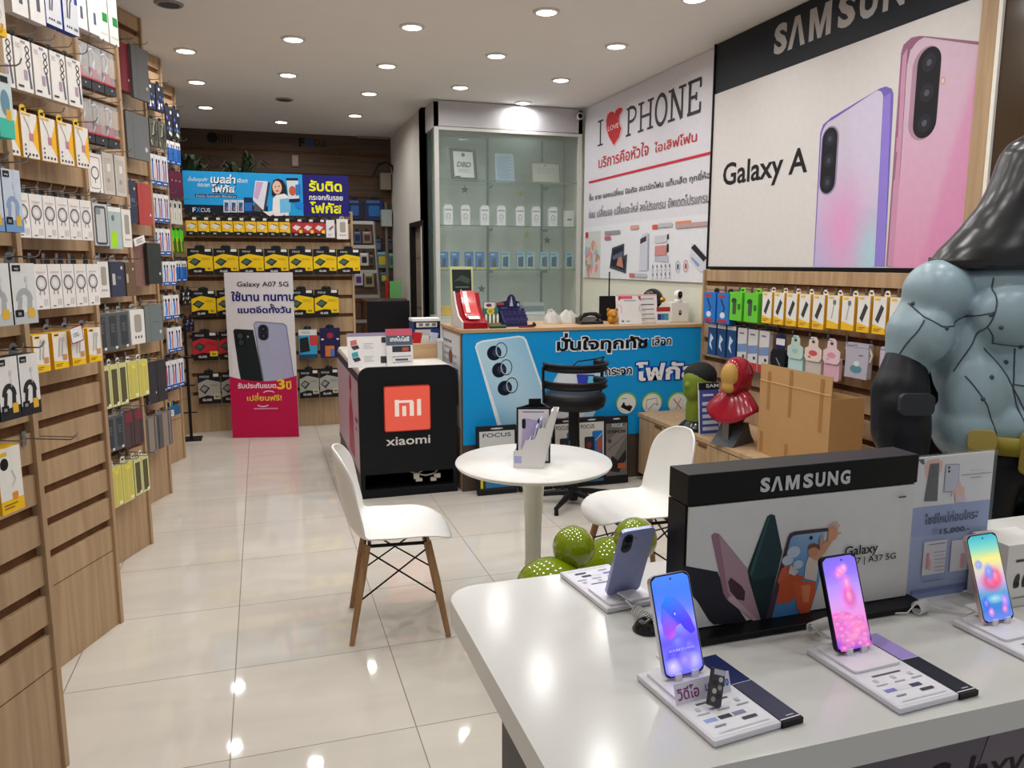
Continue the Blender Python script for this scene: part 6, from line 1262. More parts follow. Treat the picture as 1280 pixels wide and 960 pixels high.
# ------------------------------------------------------------------ moulded shell chairs with timber legs
def make_chair(label):
    root = empty('shell_chair', label, 'chair'); root['group'] = 'white shell chairs'
    prof = [(.238, .406, .02), (.237, .410, .07), (.232, .418, .115), (.22, .430, .155), (.195, .442, .187), (.15, .449, .211), (.1, .447, .225), (.05, .438, .232), (-.06, .428, .232), (-.14, .437, .231), (-.19, .466, .229), (-.215, .52, .226), (-.232, .60, .222), (-.246, .68, .212), (-.256, .745, .19), (-.262, .79, .15), (-.263, .815, .09), (-.262, .822, .03)]
    N_ = len(prof) - 1
    def fn(a, b):
        t = b * N_; i = min(int(t), N_ - 1); f = t - i
        x, z, w = [prof[i][k] * (1 - f) + prof[i + 1][k] * f for k in range(3)]
        s = a * 2 - 1; e = abs(s) ** 2.6
        seat = max(0, min(1, (.56 - b) / .16 + .5)); k = max(0, min(1, (b - .2) / .3))
        lift = .05 * e * seat * k; fwd = .075 * e * (1 - seat) * (1 if b < .8 else max(0, (1 - b) / .2))
        return (x + fwd, s * w, z + lift)
    m = MB('shell', (236, 235, 232)); m.grid(fn, 12, 28); m.build('seat_shell', parent=root, solid=.009, sub=1)
    for dx in (1, -1):
        for dy in (1, -1):
            m = MB('leg_wood'); m.tube([(dx * (.125 if dx > 0 else .13), dy * .13, .415), (dx * .16, dy * .155, .25), (dx * .205, dy * .19, .0)], [.017, .0165, .0115], n=10); m.build('leg', parent=root)
    m = MB('satin', (20, 20, 22))
    P = lambda dx, dy, z: (dx * (.205 - .08 * z / .415), dy * (.19 - .06 * z / .415), z)
    for dy in (1, -1): m.tube([P(1, dy, .39), P(-1, dy, .18)], .004); m.tube([P(-1, dy, .39), P(1, dy, .18)], .004)
    for dx in (1, -1): m.tube([P(dx, 1, .39), P(dx, -1, .26)], .004); m.tube([P(dx, -1, .39), P(dx, 1, .26)], .004)
    for dx in (1, -1): m.tube([(dx * .12, -.13, .41), (dx * .12, .13, .41)], .008)
    for dy in (1, -1): m.tube([(-.12, dy * .13, .41), (.12, dy * .13, .41)], .008)
    m.build('wire_brace', parent=root); return root
ch = make_chair('white shell chair in the aisle, facing the round table'); ch.matrix_local = at(.52, 3.33, 0, R(-6))
ch2 = copy_tree(ch, at(1.65, 3.25, 0, R(178)), 'white shell chair between the round table and the poster wall')

# ------------------------------------------------------------------ glossy green sculpture behind the white counter
GR = (122, 140, 8); gy = 2.62
p1, p2 = on_y(717, 684, gy), on_y(794, 674, gy + .12); p3 = on_y(690, 735, gy - .05); p4 = on_y(762, 700, gy + .16)
root = empty('balloon_sculpture', 'glossy lime green balloon-like floor sculpture behind the white counter', 'sculpture', at(p1.x, gy, 0))
O = Vector((p1.x, gy, 0))
rel = lambda P: P - O
m = MB('balloon', GR); m.ball(rel(p1), .08, nu=32, nv=20, zmin=-1); m.build('ear', parent=root)
m = MB('balloon', GR); m.ball(rel(p2), .088, nu=32, nv=20); m.build('ear', parent=root)
m = MB('balloon', GR); c = rel(p4); m.ball((c.x, c.y, c.z - .045), (.125, .12, .14), nu=36, nv=24); m.build('head', parent=root)
m = MB('balloon', GR); c = rel(p3); m.ball((c.x, c.y + .02, c.z + .0), (.13, .12, .105), nu=36, nv=24); m.build('arm', parent=root)
m = MB('balloon', GR); m.ball((.06, .1, .14), (.2, .18, .14), nu=36, nv=20); m.build('body', parent=root)

# ------------------------------------------------------------------ low oak cabinet along the poster wall
KX, KZ = 2.62, .505
root = empty('low_cabinet', 'long low oak cabinet under the slat rack on the poster wall', 'cabinet', at(KX, 1.0, 0))
KL = 4.16
m = MB('oak_x'); m.box(.02, .535, 0, KL, .05, KZ - .03); m.build('carcass', parent=root)
m = MB('oak_z', ); m.box(.0, .54, 0, KL, KZ - .03, KZ); m.build('top_board', parent=root, bev=.002)
m = MB('groove'); m.box(.05, .535, 0.01, KL - .01, 0, .05); m.build('plinth', parent=root)
for k in range(7):
    y0 = KL - .02 - (k + 1) * .585; m = MB('oak_z'); m.box(.004, .02, y0 + .003, y0 + .582, .055, KZ - .036); dr = m.build('door', parent=root, bev=.0015)
    m = MB('groove'); m.box(.0, .006, y0 + .24, y0 + .34, KZ - .06, KZ - .04); m.build('finger_pull', parent=dr)
kz = lambda px, py: on_z(px, py, KZ)

# plain busts (generic stand-ins in green and in red)
p = kz(872, 537)
root = empty('green_bust', 'plain green head with dark cap of hair on round black base', 'bust', at(p.x + .0, p.y + .02, KZ + .001, R(200)) @ Matrix.Diagonal((1.2, 1.2, 1.05, 1)))
s_ = on_y(872, 445, p.y).z - KZ
m = MB('gloss', (26, 28, 30)); m.lathe([(0, 0), (.095, 0), (.098, .02), (.085, .035), (.07, .05), (.05, .07), (0, .075)], n=28); m.build('base', parent=root)
blob('head', [('e', (0, 0, .30), (.088, .080, .105)), ('e', (.035, 0, .255), (.055, .058, .066)), ('l', [(0, 0, .06), (0, 0, .14), (-.01, 0, .22)], [.062, .062, .058]), ('e', (.088, 0, .285), (.016, .013, .02)), ('e', (-.005, .082, .285), (.02, .012, .026)), ('e', (-.005, -.082, .285), (.02, .012, .026))], (110, 128, 40), 'satin', .008, parent=root, smooth=3)
blob('hair', [('e', (-.02, 0, .345), (.092, .090, .082)), ('e', (-.055, 0, .30), (.05, .078, .07))], (24, 24, 24), 'matte', .008, parent=root, smooth=2)
p = kz(917, 556)
root = empty('red_bust', 'plain glossy red helmeted bust with gold front on dark base', 'bust', at(p.x + .03, p.y + .05, KZ + .001, R(205)) @ Matrix.Diagonal((1.12, 1.12, 1.1, 1)))
RD = (150, 22, 42)
m = MB('satin', (70, 72, 76)); m.prism([(.12, 0), (-.1, 0), (-.06, .05), (-.03, .12), (.01, .12), (.05, .06)], -.07, .07); m.build('base', parent=root, M=T_)
m = MB('metal', (120, 120, 124)); m.box(.06, .085, -.02, .02, .0, .16); m.build('clasp', parent=root)
m = MB('gloss', RD); n_ = 24
def plate(a, b):
    t = -math.pi * .95 + a * math.pi * 1.9; w = .06 + (.155 - .06) * b; back = math.cos(t)
    return (w * .62 * back + .02 * b, w * math.sin(t), .30 - .10 * b ** 1.4 - .075 * b * max(0, back) ** 2)
m.grid(plate, 32, 8); m.build('shoulders', parent=root, solid=.006)
blob('neck', [('l', [(0, 0, .17), (0, 0, .24), (0, 0, .34)], [.07, .062, .058])], (110, 20, 36), 'gloss', .008, parent=root, smooth=3)
blob('helmet', [('e', (-.01, 0, .385), (.098, .082, .10)), ('e', (.04, 0, .335), (.055, .062, .06)), ('e', (-.03, 0, .33), (.07, .07, .06))], RD, 'gloss', .007, parent=root, smooth=3)
blob('face_plate', [('e', (.062, 0, .385), (.046, .052, .072)), ('e', (.07, 0, .325), (.034, .042, .036))], (188, 150, 80), 'satin', .007, parent=root, smooth=3)
p = kz(882, 550)
def pillsign(m, w, h):
    m.rect(w * .04, h * .02, w * .96, h * .86, (70, 84, 160)); m.rect(0, h * .86, w, h, (20, 20, 26)); m.fit('SAM', w * .36, h * .9, w * .96, h * .97, (210, 210, 214), .02)
    m.rect(w * .2, h * .74, w * .7, h * .78, (220, 222, 236))
    for k in range(5): m.rect(w * .16, h * (.08 + k * .12), w * .92, h * (.15 + k * .12), (206, 212, 232))
board_on(874, 900, 479, 545, 4.33, KZ, 6, 'price_sign', 'blue price list sign standing between the green and red busts', 'sign', pillsign)

# cardboard box with its front flap standing up
A = on_z(946, 564, KZ); u = Vector((0, -1, 0)); bw = A.y - on_x(1039, 500, A.x).y; nb = Vector((1, 0, 0)); bd = on_y(1080, 520, A.y - bw).x - A.x
MBx = Matrix(((u.x, nb.x, 0, A.x), (u.y, nb.y, 0, A.y), (0, 0, 1, KZ + .001), (0, 0, 0, 1)))
FBx = Frame(A, u); bh = FBx.uv(947, 474)[1] - .0; fl = FBx.uv(947, 453)[1] - bh
CB = (186, 146, 98)
root = empty('cardboard_box', 'brown cardboard box with raised front flap on the low cabinet', 'box', MBx)
m = MB('card', CB); m.box(0, bw, .0, .004, 0, bh); m.box(0, bw, bd - .004, bd, 0, bh * .94); m.box(0, .004, .004, bd - .004, 0, bh * .96); m.box(bw - .004, bw, .004, bd - .004, 0, bh * .96); m.box(.004, bw - .004, .004, bd - .004, 0, .004); m.build('carton', parent=root)
m = MB('card', (190, 150, 102)); m.box(.0, bw, .001, .005, bh, bh + fl); m.box(0, bw, -.003, .001, bh - .002, bh + .003, (206, 168, 118)); m.build('flap', parent=root)
for x, y0, y1 in ((.14, bh * .62, bh + fl * .6), (.46, bh * .60, bh + fl * .9), (.88, bh * .52, bh + fl * .8), (.06, .01, bh * .3), (.44, 0, bh * .24), (.86, 0, bh * .22)):
    m = MB('satin', (166, 122, 74)); m.rect(bw * x - .014, y0, bw * x + .014, y1, (166, 122, 74)); m.build('tape', parent=root, M=Matrix.Translation((0, -.0008, 0)) @ T_)
A2 = MBx @ Vector((bw * .55, bd * .5, bh * .85 - 0))
m = MB('cloth', (226, 196, 90)); m.ball((0, 0, 0), (.085, .05, .045), nu=16, nv=10); m.build('plush', M=at(A2.x, A2.y, KZ + bh + .005), label='yellow soft toy poking out of the cardboard box', category='toy')

# ------------------------------------------------------------------ life-size statue (generic stand-in: muscular grey figure with black hood)
SXo, SYo = 2.43, 1.95
MS = Matrix(((math.cos(YAW), math.sin(YAW), 0, SXo), (-math.sin(YAW), math.cos(YAW), 0, SYo), (0, 0, 1, 0), (0, 0, 0, 1)))   # local x to the viewer's right, y away
FSt = Frame((SXo, SYo, 0), (math.cos(YAW), -math.sin(YAW), 0))
st = lambda px, py, n=0: FSt.uv(px, py, n)
root = empty('statue', 'life-size grey muscular statue with black hood and tan belt pouches', 'statue', MS)
def S3(px, py, y=0): x, z = st(px, py, -y); return (x, y, z)
SK = (142, 164, 174)
torso = [('e', (0, .0, 1.545), (.27, .115, .075)), ('e', (0, .02, 1.42), (.225, .14, .15)), ('e', (-.115, -.07, 1.44), (.13, .085, .10)), ('e', (.115, -.07, 1.44), (.13, .085, .10)), ('e', (0, .02, 1.24), (.215, .135, .22)), ('e', (-.215, .03, 1.30), (.085, .11, .18)), ('e', (.215, .03, 1.30), (.085, .11, .18)), ('e', (0, .0, 1.07), (.25, .15, .12)),
         ('e', (0, -.07, 1.2), (.13, .07, .15)), ('e', (-.19, -.03, 1.17), (.11, .095, .17)), ('e', (.19, -.03, 1.17), (.11, .095, .17)), ('e', (-.2, -.01, 1.06), (.105, .12, .12)), ('e', (.2, -.01, 1.06), (.105, .12, .12)),
         ('l', [(0, .04, 1.5), (0, .04, 1.68)], [.11, .085])]
for sgn in (-1, 1):
    torso += [('e', (sgn * .315, .015, 1.505), (.112, .105, .108)), ('l', [(sgn * .335, .02, 1.46), (sgn * .375, .02, 1.37), (sgn * .395, .02, 1.26)], [.088, .096, .074]), ('e', (sgn * .36, -.035, 1.37), (.08, .065, .095))]
tb_ = blob('torso', torso, SK, 'shell', .009, parent=root, smooth=9)
from mathutils.bvhtree import BVHTree
bv = BVHTree.FromPolygons([v.co.copy() for v in tb_.data.vertices], [tuple(p.vertices) for p in tb_.data.polygons])
def onbody(x, z): h = bv.ray_cast(Vector((x, -1, z)), Vector((0, 1, 0))); return h[0] + Vector((0, .0005, 0)) if h[0] else None
def seam(pts, r=.0028):
    P = []
    for (x0, z0), (x1, z1) in zip(pts, pts[1:]):
        for i in range(7): q = onbody(x0 + (x1 - x0) * i / 6, z0 + (z1 - z0) * i / 6); (P.append(q) if q else None)
    if len(P) > 1: m.tube(P, r, n=6)
for sgn in (-1, 1):
    m = MB('satin', (66, 76, 84)); S_ = lambda *pts: seam([(sgn * x, z) for x, z in pts])
    S_((.19, 1.555), (.2, 1.48), (.215, 1.40), (.235, 1.345), (.28, 1.25)); S_((.422, 1.47), (.40, 1.43), (.35, 1.40), (.30, 1.40), (.25, 1.43), (.205, 1.45)); S_((.40, 1.42), (.43, 1.36), (.45, 1.30)); S_((.215, 1.40), (.17, 1.345), (.09, 1.335), (.0, 1.35)); S_((.20, 1.33), (.13, 1.24), (.06, 1.10), (.05, 1.03)); S_((.26, 1.24), (.2, 1.15), (.15, 1.03)); S_((.105, 1.33), (.112, 1.2), (.07, 1.05)); S_((.0, 1.215), (.06, 1.21), (.11, 1.215))
    for x, z in ((.415, 1.47), (.335, 1.395), (.215, 1.44), (.185, 1.40), (.09, 1.335), (.13, 1.285), (.19, 1.24), (.215, 1.17), (.08, 1.2)):
        q = onbody(sgn * x, z)
        if q: m.ball(q, .0075, nu=8, nv=6)
    m.build('seams', parent=root)
m = MB('cowl', (24, 25, 28)); HP_ = [(1.585, .325, .15), (1.60, .335, .165), (1.642, .305, .16), (1.68, .268, .152), (1.714, .238, .146), (1.783, .185, .138), (1.83, .16, .134), (1.873, .143, .132), (1.92, .13, .13), (1.953, .12, .122), (1.985, .098, .104), (2.008, .062, .07), (2.02, .02, .024)]
def cowl(a, b):
    t = b * (len(HP_) - 1); i = min(int(t), len(HP_) - 2); f = t - i; z, rx, ry = [HP_[i][k] * (1 - f) + HP_[i + 1][k] * f for k in range(3)]; q = 2 * math.pi * a
    fold = 1 + (.02 * math.sin(q * 3 + 1) if b < .35 else 0)
    return (rx * math.cos(q) * fold, .03 + ry * math.sin(q) * fold, z)
m.grid(cowl, 40, 36); m.build('hood', parent=root, solid=.008)
blob('face', [('e', (0, -.05, 1.86), (.078, .075, .105)), ('e', (0, -.075, 1.80), (.05, .05, .05)), ('e', (0, -.125, 1.855), (.013, .02, .03)), ('e', (-.032, -.112, 1.89), (.026, .016, .012)), ('e', (.032, -.112, 1.89), (.026, .016, .012)), ('e', (0, -.112, 1.812), (.026, .014, .009))], (36, 37, 41), 'cowl', .007, parent=root, smooth=3)
m = MB('satin', (24, 25, 30)); m.grid(lambda a, b: ((a - .5) * (.56 + .1 * b), .15 + .07 * math.sin(a * math.pi) + .015 * math.sin(a * 28) * b + .05 * b, 1.62 - 1.5 * b), 40, 8); m.build('cape', parent=root, solid=.01)
for sgn in (-1, 1):
    g = blob('gauntlet', [('l', [(sgn * .405, .015, 1.285), (sgn * .43, -.015, 1.18), (sgn * .435, -.05, 1.05), (sgn * .425, -.08, .94)], [.066, .092, .094, .066]), ('e', (sgn * .44, -.04, 1.12), (.085, .09, .10))], (24, 26, 32), 'satin', .010, parent=root, smooth=3)
    m = MB('satin', (50, 52, 58)); m.prism(rr_pts(-.055, -.035, .055, .035, .02), 0, .02); m.build('cuff_plate', parent=g, M=Matrix.Translation((sgn * .435, -.125, 1.155)) @ T_)
    blob('hand', [('e', (sgn * .42, -.09, .875), (.045, .05, .055))] + [('l', [(sgn * .42 + (k - 1.5) * .022, -.115, .86), (sgn * .42 + (k - 1.5) * .022, -.135, .82 + .004 * abs(k - 1.5)), (sgn * .42 + (k - 1.5) * .02, -.115, .795)], [.0125, .0115, .0095]) for k in range(4)] + [('l', [(sgn * .385, -.1, .89), (sgn * .372, -.13, .86), (sgn * .385, -.145, .83)], [.014, .012, .010])], (24, 26, 32), 'satin', .006, parent=root, smooth=2)
m = MB('satin', (150, 138, 52)); m.grid(lambda a, b: (.228 * math.cos(2 * math.pi * a), .008 + .165 * math.sin(2 * math.pi * a), .985 + .06 * b), 40, 2); bl = m.build('belt', parent=root, solid=.012)
for k, (px, w_) in enumerate(((1170, .05), (1203, .075), (1255, .08), (1325, .08), (1378, .075), (1410, .05))):
    x = st(px, 540)[0]; y = .008 - .165 * math.sqrt(max(0, 1 - min(1, (x / .235) ** 2))) - .028; x = max(-.235, min(.235, x))
    m = MB('satin', (164, 146, 76)); m.prism(rr_pts(-w_ / 2, -.075, w_ / 2, .06, .018), -.03, .03); m.prism(rr_pts(-w_ / 2 - .003, .0, w_ / 2 + .003, .065, .02), -.031, .036); m.build('pouch', parent=root, M=Matrix.Translation((x, y, 1.005)) @ Matrix.Rotation(x * 2.2, 4, 'Z') @ T_, bev=.006)
blob('legs', [('e', (0, .01, .95), (.2, .14, .1))] + [('l', [(s * .10, .01, .93), (s * .14, .0, .52), (s * .15, .02, .30), (s * .15, .03, .10)], [.115, .085, .075, .06]) for s in (-1, 1)] + [('e', (s * .16, -.04, .05), (.06, .14, .05)) for s in (-1, 1)], (34, 36, 42), 'satin', .014, parent=root, smooth=4)
# ------------------------------------------------------------------ standee in front of the banner unit
A, B = on_z(291, 547.5, 0), on_z(374, 546, 0); u = (B - A); sw = u.length; FA = Frame(A, u); sh = FA.uv(285.5, 341)[1]
root = empty('promotion_standee', 'white and crimson phone promotion standee before the oak slat unit', 'standee', FA.mat(0, .003, 0))
Ap = lambda x, y: FA.uv(225 + x / 4.362, 300 + y / 4.362); Aq = lambda x, y: FA.uv(200 + x / 4, 320 + y / 4)
m = MB('card', (224, 222, 226)); m.step = .00012; m.box(0, sw, 0, sh, -.012, 0); m.az = .001
def apoly(pts, c, cols=None): m.poly([Aq(*p) for p in pts], c, cols=cols)
def afit(s, a, b, c, bo): (x0, y0), (x1, y1) = Aq(*a), Aq(*b); m.fit(s, x0, y0, x1, y1, c, bo)
cr = Aq(500, 628)[1]; apoly([(365, 660), (360, 470), (460, 430), (540, 620)], (230, 230, 236))
apoly([(366, 376), (374, 366), (466, 371), (520, 640), (408, 640), (392, 560)], (26, 40, 42)); apoly([(372, 376), (378, 370), (462, 374), (512, 640), (412, 640)], (20, 32, 34))
(cx_, cy_), (ex, ey) = Aq(404, 418), Aq(426, 382); m.rrect(cx_ - .048, cy_ - .075, cx_ + .045, cy_ + .07, .03, (12, 18, 20)); m.ell(cx_ - .005, cy_ + .03, .022, .025, (60, 70, 72)); m.ell(cx_ + .002, cy_ - .03, .022, .025, (50, 60, 62)); p_ = Aq(440, 405); m.ell(*p_, .008, .01, (150, 160, 160))
apoly([(468, 345), (474, 332), (486, 328), (618, 338), (634, 350), (676, 640), (518, 640), (496, 520)], (120, 124, 150)); PG = [(472, 346), (477, 336), (487, 333), (616, 343), (630, 354), (672, 640), (524, 640)]
m.poly([Aq(*p) for p in PG], None, cols=[(172, 178, 204), (176, 182, 206), (180, 186, 210), (166, 172, 204), (160, 168, 204), (176, 168, 206), (170, 184, 206)])
a_, b_ = Aq(492, 425), Aq(542, 343); m.rrect(a_[0], a_[1], b_[0], b_[1], .045, (90, 94, 116)); a_, b_ = Aq(495, 422), Aq(539, 346); m.rrect(a_[0], a_[1], b_[0], b_[1], .042, (36, 38, 50)); xm = (a_[0] + b_[0]) / 2
for k in range(2): m.ell(xm, a_[1] + (b_[1] - a_[1]) * (.27 + .46 * k), .026, .03, (14, 16, 24)); m.ell(xm, a_[1] + (b_[1] - a_[1]) * (.27 + .46 * k), .01, .012, (70, 74, 96))
# crimson foot with a curved top
ya, yb = Aq(360, 603)[1], Aq(695, 603)[1]; n = 12
m.poly([(0, 0), (sw, 0)] + [(sw * (1 - i / n), cr + (Aq(365, 603)[1] - cr) * abs(1 - 2 * i / n) ** 2) for i in range(n + 1)], (196, 14, 78))
afit('Galaxy A07 5G', (386, 162), (642, 130), (24, 24, 40), .012); afit('ใช้นาน ทนทาน', (358, 228), (672, 178), (34, 28, 120), .035); afit('แบตอึดทั้งวัน', (390, 288), (654, 240), (34, 28, 120), .035)
afit('รับประกันแบต', (390, 664), (580, 634), (244, 226, 236), .03); afit('3', (586, 668), (624, 616), (246, 206, 60), .03); afit('ปี', (632, 668), (656, 624), (246, 206, 60), .03); afit('เปลี่ยนฟรี!', (436, 726), (608, 684), (246, 206, 60), .02)
for a0, a1, yy in ((200, 340, 742), (20, 160, 688)):
    c0 = Aq(515 if a0 == 200 else 545, yy); m.ring(c0[0], c0[1], .05, .022, .009, (240, 214, 226), a0=a0, a1=a1)
m.rect(*Aq(470, 768), *Aq(590, 760), (226, 150, 180)); m.rect(*Aq(430, 780), *Aq(640, 778), (180, 10, 70))
m.build('board', parent=root)
m = MB('satin', (60, 60, 62)); m.prism([(-.02, 0), (.3, 0), (.02, sh * .7), (-.02, sh * .7)], 0, .02); m.build('back_strut', parent=root, M=Matrix(((0, 0, 1, sw / 2), (0, 1, 0, 0), (-1, 0, 0, -.036), (0, 0, 0, 1))))

# ------------------------------------------------------------------ things seen behind the unit
# ladder
a, b = on_y(440, 400, 8.7), on_y(470, 400, 8.7)
root = empty('step_ladder', 'aluminium step ladder standing behind the oak slat unit', 'ladder', at(0, 8.7, 0))
m = MB('metal', (170, 168, 162)); t = on_y(466, 277, 8.7); q_ = on_y(474, 378, 8.7); dx = (q_.x - t.x) / (t.z - q_.z); 
xr = lambda z: t.x + (t.z - z) * dx
m.tube([(xr(t.z), 0, t.z), (xr(0), 0, 0.01)], .022, n=6); m.build('stile', parent=root)
m = MB('metal', (170, 168, 162)); m.tube([(t.x - .42, 0, t.z), (t.x - .50, 0, 0.01)], .022, n=6); m.build('stile', parent=root)
for py in (277, 307, 338, 369, 400, 431, 462):
    z = on_y(455, py, 8.7).z; m = MB('metal', (186, 184, 178)); m.box(t.x - .45, xr(z), -.03, .03, z - .03, z + .005); m.build('step', parent=root)
# goods on the rear wall
FRw = Frame((.46, YBACK - .002, 0), (1, 0, 0))
def rear(px0, px1, pt, pb, c, c2, label, t=.03):
    u0, v0 = FRw.uv(px0, pb, .08); u1, v1 = FRw.uv(px1, pt, .08); w, h = u1 - u0, v1 - v0
    m = base(w, h, t, c, tuple(int(k * .8) for k in c)); m.rrect(-w * .3, -h * .8, w * .3, -h * .3, w * .1, c2); m.rect(-w * .4, -h * .18, w * .3, -h * .06, tuple(min(255, k + 60) for k in c)); o = m.build('hanging_pack', M=FRw.mat((u0 + u1) / 2, v1, .001), label=label, category='pack', group='packs on the rear wall'); tab(o, w); 
for a in [(436, 452, 249, 274, (40, 52, 96), (60, 110, 170), 'navy tablet pack on the rear wall, left of its twin'), (457, 480, 249, 275, (40, 60, 110), (50, 120, 190), 'navy tablet pack on the rear wall, right of its twin'),
          (443, 452, 289, 304, (70, 90, 120), (40, 50, 66), 'small slate pack between ladder steps, left of two'), (454, 465, 289, 304, (150, 120, 110), (80, 60, 60), 'small tan pack between ladder steps, right of two'),
          (469, 478, 298, 315, (40, 44, 60), (90, 110, 150), 'dark navy pack right of the ladder, upper left of four'), (484, 492, 298, 315, (44, 46, 60), (80, 80, 90), 'dark pack beside the conduit, upper right of four'),
          (472, 485, 314, 335, (90, 130, 150), (206, 186, 40), 'blue-grey pack with yellow disc right of the ladder'), (487, 494, 316, 335, (90, 150, 130), (70, 110, 100), 'green pack beside the conduit'),
          (451, 461, 316, 332, (206, 200, 196), (40, 40, 44), 'white pack picturing a black phone between ladder steps'), (462, 468, 318, 332, (90, 80, 70), (60, 50, 44), 'small brown pack at the ladder stile'),
          (444, 454, 341, 357, (190, 180, 196), (90, 60, 110), 'lilac pack between the lower ladder steps'), (456, 468, 341, 359, (150, 140, 110), (60, 56, 44), 'khaki pack between the lower ladder steps'),
          (476, 486, 340, 354, (60, 80, 90), (206, 190, 40), 'dark pack with yellow disc right of the lower ladder')]: rear(*a)
p = on_y(488, 360, 9.2); m = MB('card', (120, 196, 120)); m.box(-.075, .075, -.02, .02, 0, .20); z = on_y(494, 373, 9.2).z
root = empty('side_table', 'small dark side table behind the monitor', 'table', at(1.34, 9.2, 0)); mm = MB('groove'); mm.box(-.25, .25, -.2, .2, z - .03, z); mm.build('tabletop', parent=root)
for dx in (-.22, .22):
    for dy in (-.17, .17): mm = MB('groove'); mm.box(dx - .015, dx + .015, dy - .015, dy + .015, 0, z - .03); mm.build('leg', parent=root)
m.build('green_box', M=at(min(1.51, on_y(493.5, 360, 9.2).x), 9.2, z + .001), label='pale green box standing by the wall behind the monitor', category='box')
m = MB('card', (176, 40, 40)); m.box(-.025, .025, -.02, .02, 0, .21); m.build('red_box', M=at(on_y(484, 360, 9.2).x, 9.2, z + .001), label='narrow red box beside the pale green box', category='box')
# conduit and boxes in the corner
xq = XC - .06
m = MB('satin', (120, 112, 100)); m.tube([(xq - .02, 10.1, .9), (xq - .02, 10.1, 2.35)], .02); o = m.build('conduit', label='grey conduit with junction boxes in the rear corner', category='conduit')
for pt, pb, c in ((216, 237, (150, 138, 120)), (262, 283, (176, 184, 182))):
    z1, z0 = on_y(492, pt, 10.0).z, on_y(492, pb, 10.0).z; m = MB('satin', c); m.box(xq - .09, xq + .04, 10.02, 10.12, z0, z1); m.build('junction_box', parent=o, bev=.004)
m = MB('satin', (22, 20, 20)); P = [on_y(466, 220, 9.9), on_y(473, 206, 9.9), on_y(482, 202.5, 9.9), on_y(490, 207, 9.95), on_y(492, 218, 10.0)]; m.tube(P, .012); m.build('black_cable', label='black cable arching out of the rear corner conduit', category='cable')

# ------------------------------------------------------------------ white counter in the foreground
Zc = .92; BX0, BY0, BY1 = .338, .847, 1.538; BX1 = 2.25
root = empty('display_counter', 'white stone-topped counter with phones in the foreground', 'counter', at(BX0, BY0, 0))
w, d = BX1 - BX0, BY1 - BY0
m = MB('quartz'); pts = [(0, 0), (w, 0), (w, d)] + [q for q in rr_pts(0, 0, w, d, .075, 8) if q[0] < .08 and q[1] > d - .08]
m.prism(pts, Zc - .05, Zc); m.build('countertop', parent=root, bev=.004)
m = MB('satin', (46, 44, 44)); m.box(.11, w, .03, d - .06, 0, Zc - .05); m.build('body', parent=root)
FK = Frame((BX0, BY0 + .028, 0), (1, 0, 0))
m = MB('satin', (104, 96, 106)); m.step = .00012; m.box(.112, w, .1, Zc - .051, -.0, .004); m.az = .005
m.poly([(.5, .1), (.75, Zc - .052), (.9, Zc - .052), (.8, .1)], (118, 108, 118)); m.poly([(.8, .1), (.9, Zc - .052), (.94, Zc - .052), (.86, .1)], (140, 128, 140)); m.poly([(.94, .1), (.98, Zc - .052), (w, Zc - .052), (w, .1)], (110, 104, 126))
xh = FK.uv(1226, 947)[1]; u0, u1 = FK.uv(1205, 948)[0], FK.uv(1283, 940)[0]
s_ = (u1 - u0) / 1.75; m.text('Galaxy', u0 - s_ * 1.1, xh - s_ * .56, s_, (26, 24, 28), 'l', .012, .18)
m.build('front_graphic', parent=root, M=Matrix.Translation((0, .028, 0)) @ T_)

# backlit-style display board
DX0, DX1, DY = .708, 1.222, 1.19; DZ1 = on_y(857, 595, DY).z; DZh = on_y(857, 634, DY).z
FDp = Frame((DX0, DY, Zc), (1, 0, 0)); Dp = lambda x, y: FDp.uv(830 + x / 3.839, 560 + y / 3.839)
root = empty('brand_display_board', 'black SAMSUNG display board with phone advert on the white counter', 'display board', at(DX0, DY, Zc + .001))
w, h = DX1 - DX0, DZ1 - Zc; hh = DZh - Zc
m = MB('satin', (11, 11, 13)); m.box(0, w, 0, .07, h - (h - hh), h); m.build('header', parent=root, bev=.002)
m = MB('satin', (196, 196, 198)); m.az = .0015; (x0, y0), (x1, y1) = Dp(462, 216), Dp(890, 108); yb_ = (Dp(462, 216)[1] + Dp(890, 172)[1]) / 2; yt_ = (Dp(462, 142)[1] + Dp(890, 108)[1]) / 2; samsung(m, x0, yb_, x1, yt_, (200, 200, 202)); m.build('lettering', parent=root, M=T_)
m = MB('satin', (15, 15, 17)); m.box(.0, w, .008, .07, .012, hh - .002); m.build('case', parent=root)
m = MB('satin', (11, 11, 13)); m.box(-.01, w + .008, -.042, .08, 0, .012); m.build('foot', parent=root, bev=.002)
m = MB('card', (214, 212, 210)); m.step = .00012; m.box(.004, w - .006, .014, hh - .003, -.006, 0); m.az = .0006
def dpoly(pts, c, cols=None): m.poly([Dp(*p) for p in pts], c, cols=cols)
dpoly([(92, 566), (255, 596), (300, 690), (400, 838), (270, 848), (238, 850), (215, 830), (160, 740), (95, 660)], (34, 34, 44))
dpoly([(226, 424), (240, 410), (262, 414), (408, 590), (470, 860), (460, 862), (300, 728), (284, 700)], (150, 110, 126)); dpoly([(262, 420), (408, 590), (470, 850), (320, 718), (304, 690)], (172, 138, 150)); dpoly([(306, 645), (318, 622), (370, 662), (388, 690), (384, 735), (350, 728), (316, 690)], (70, 44, 54)); dpoly([(310, 715), (330, 712), (470, 848), (466, 860), (304, 732)], (196, 164, 172))
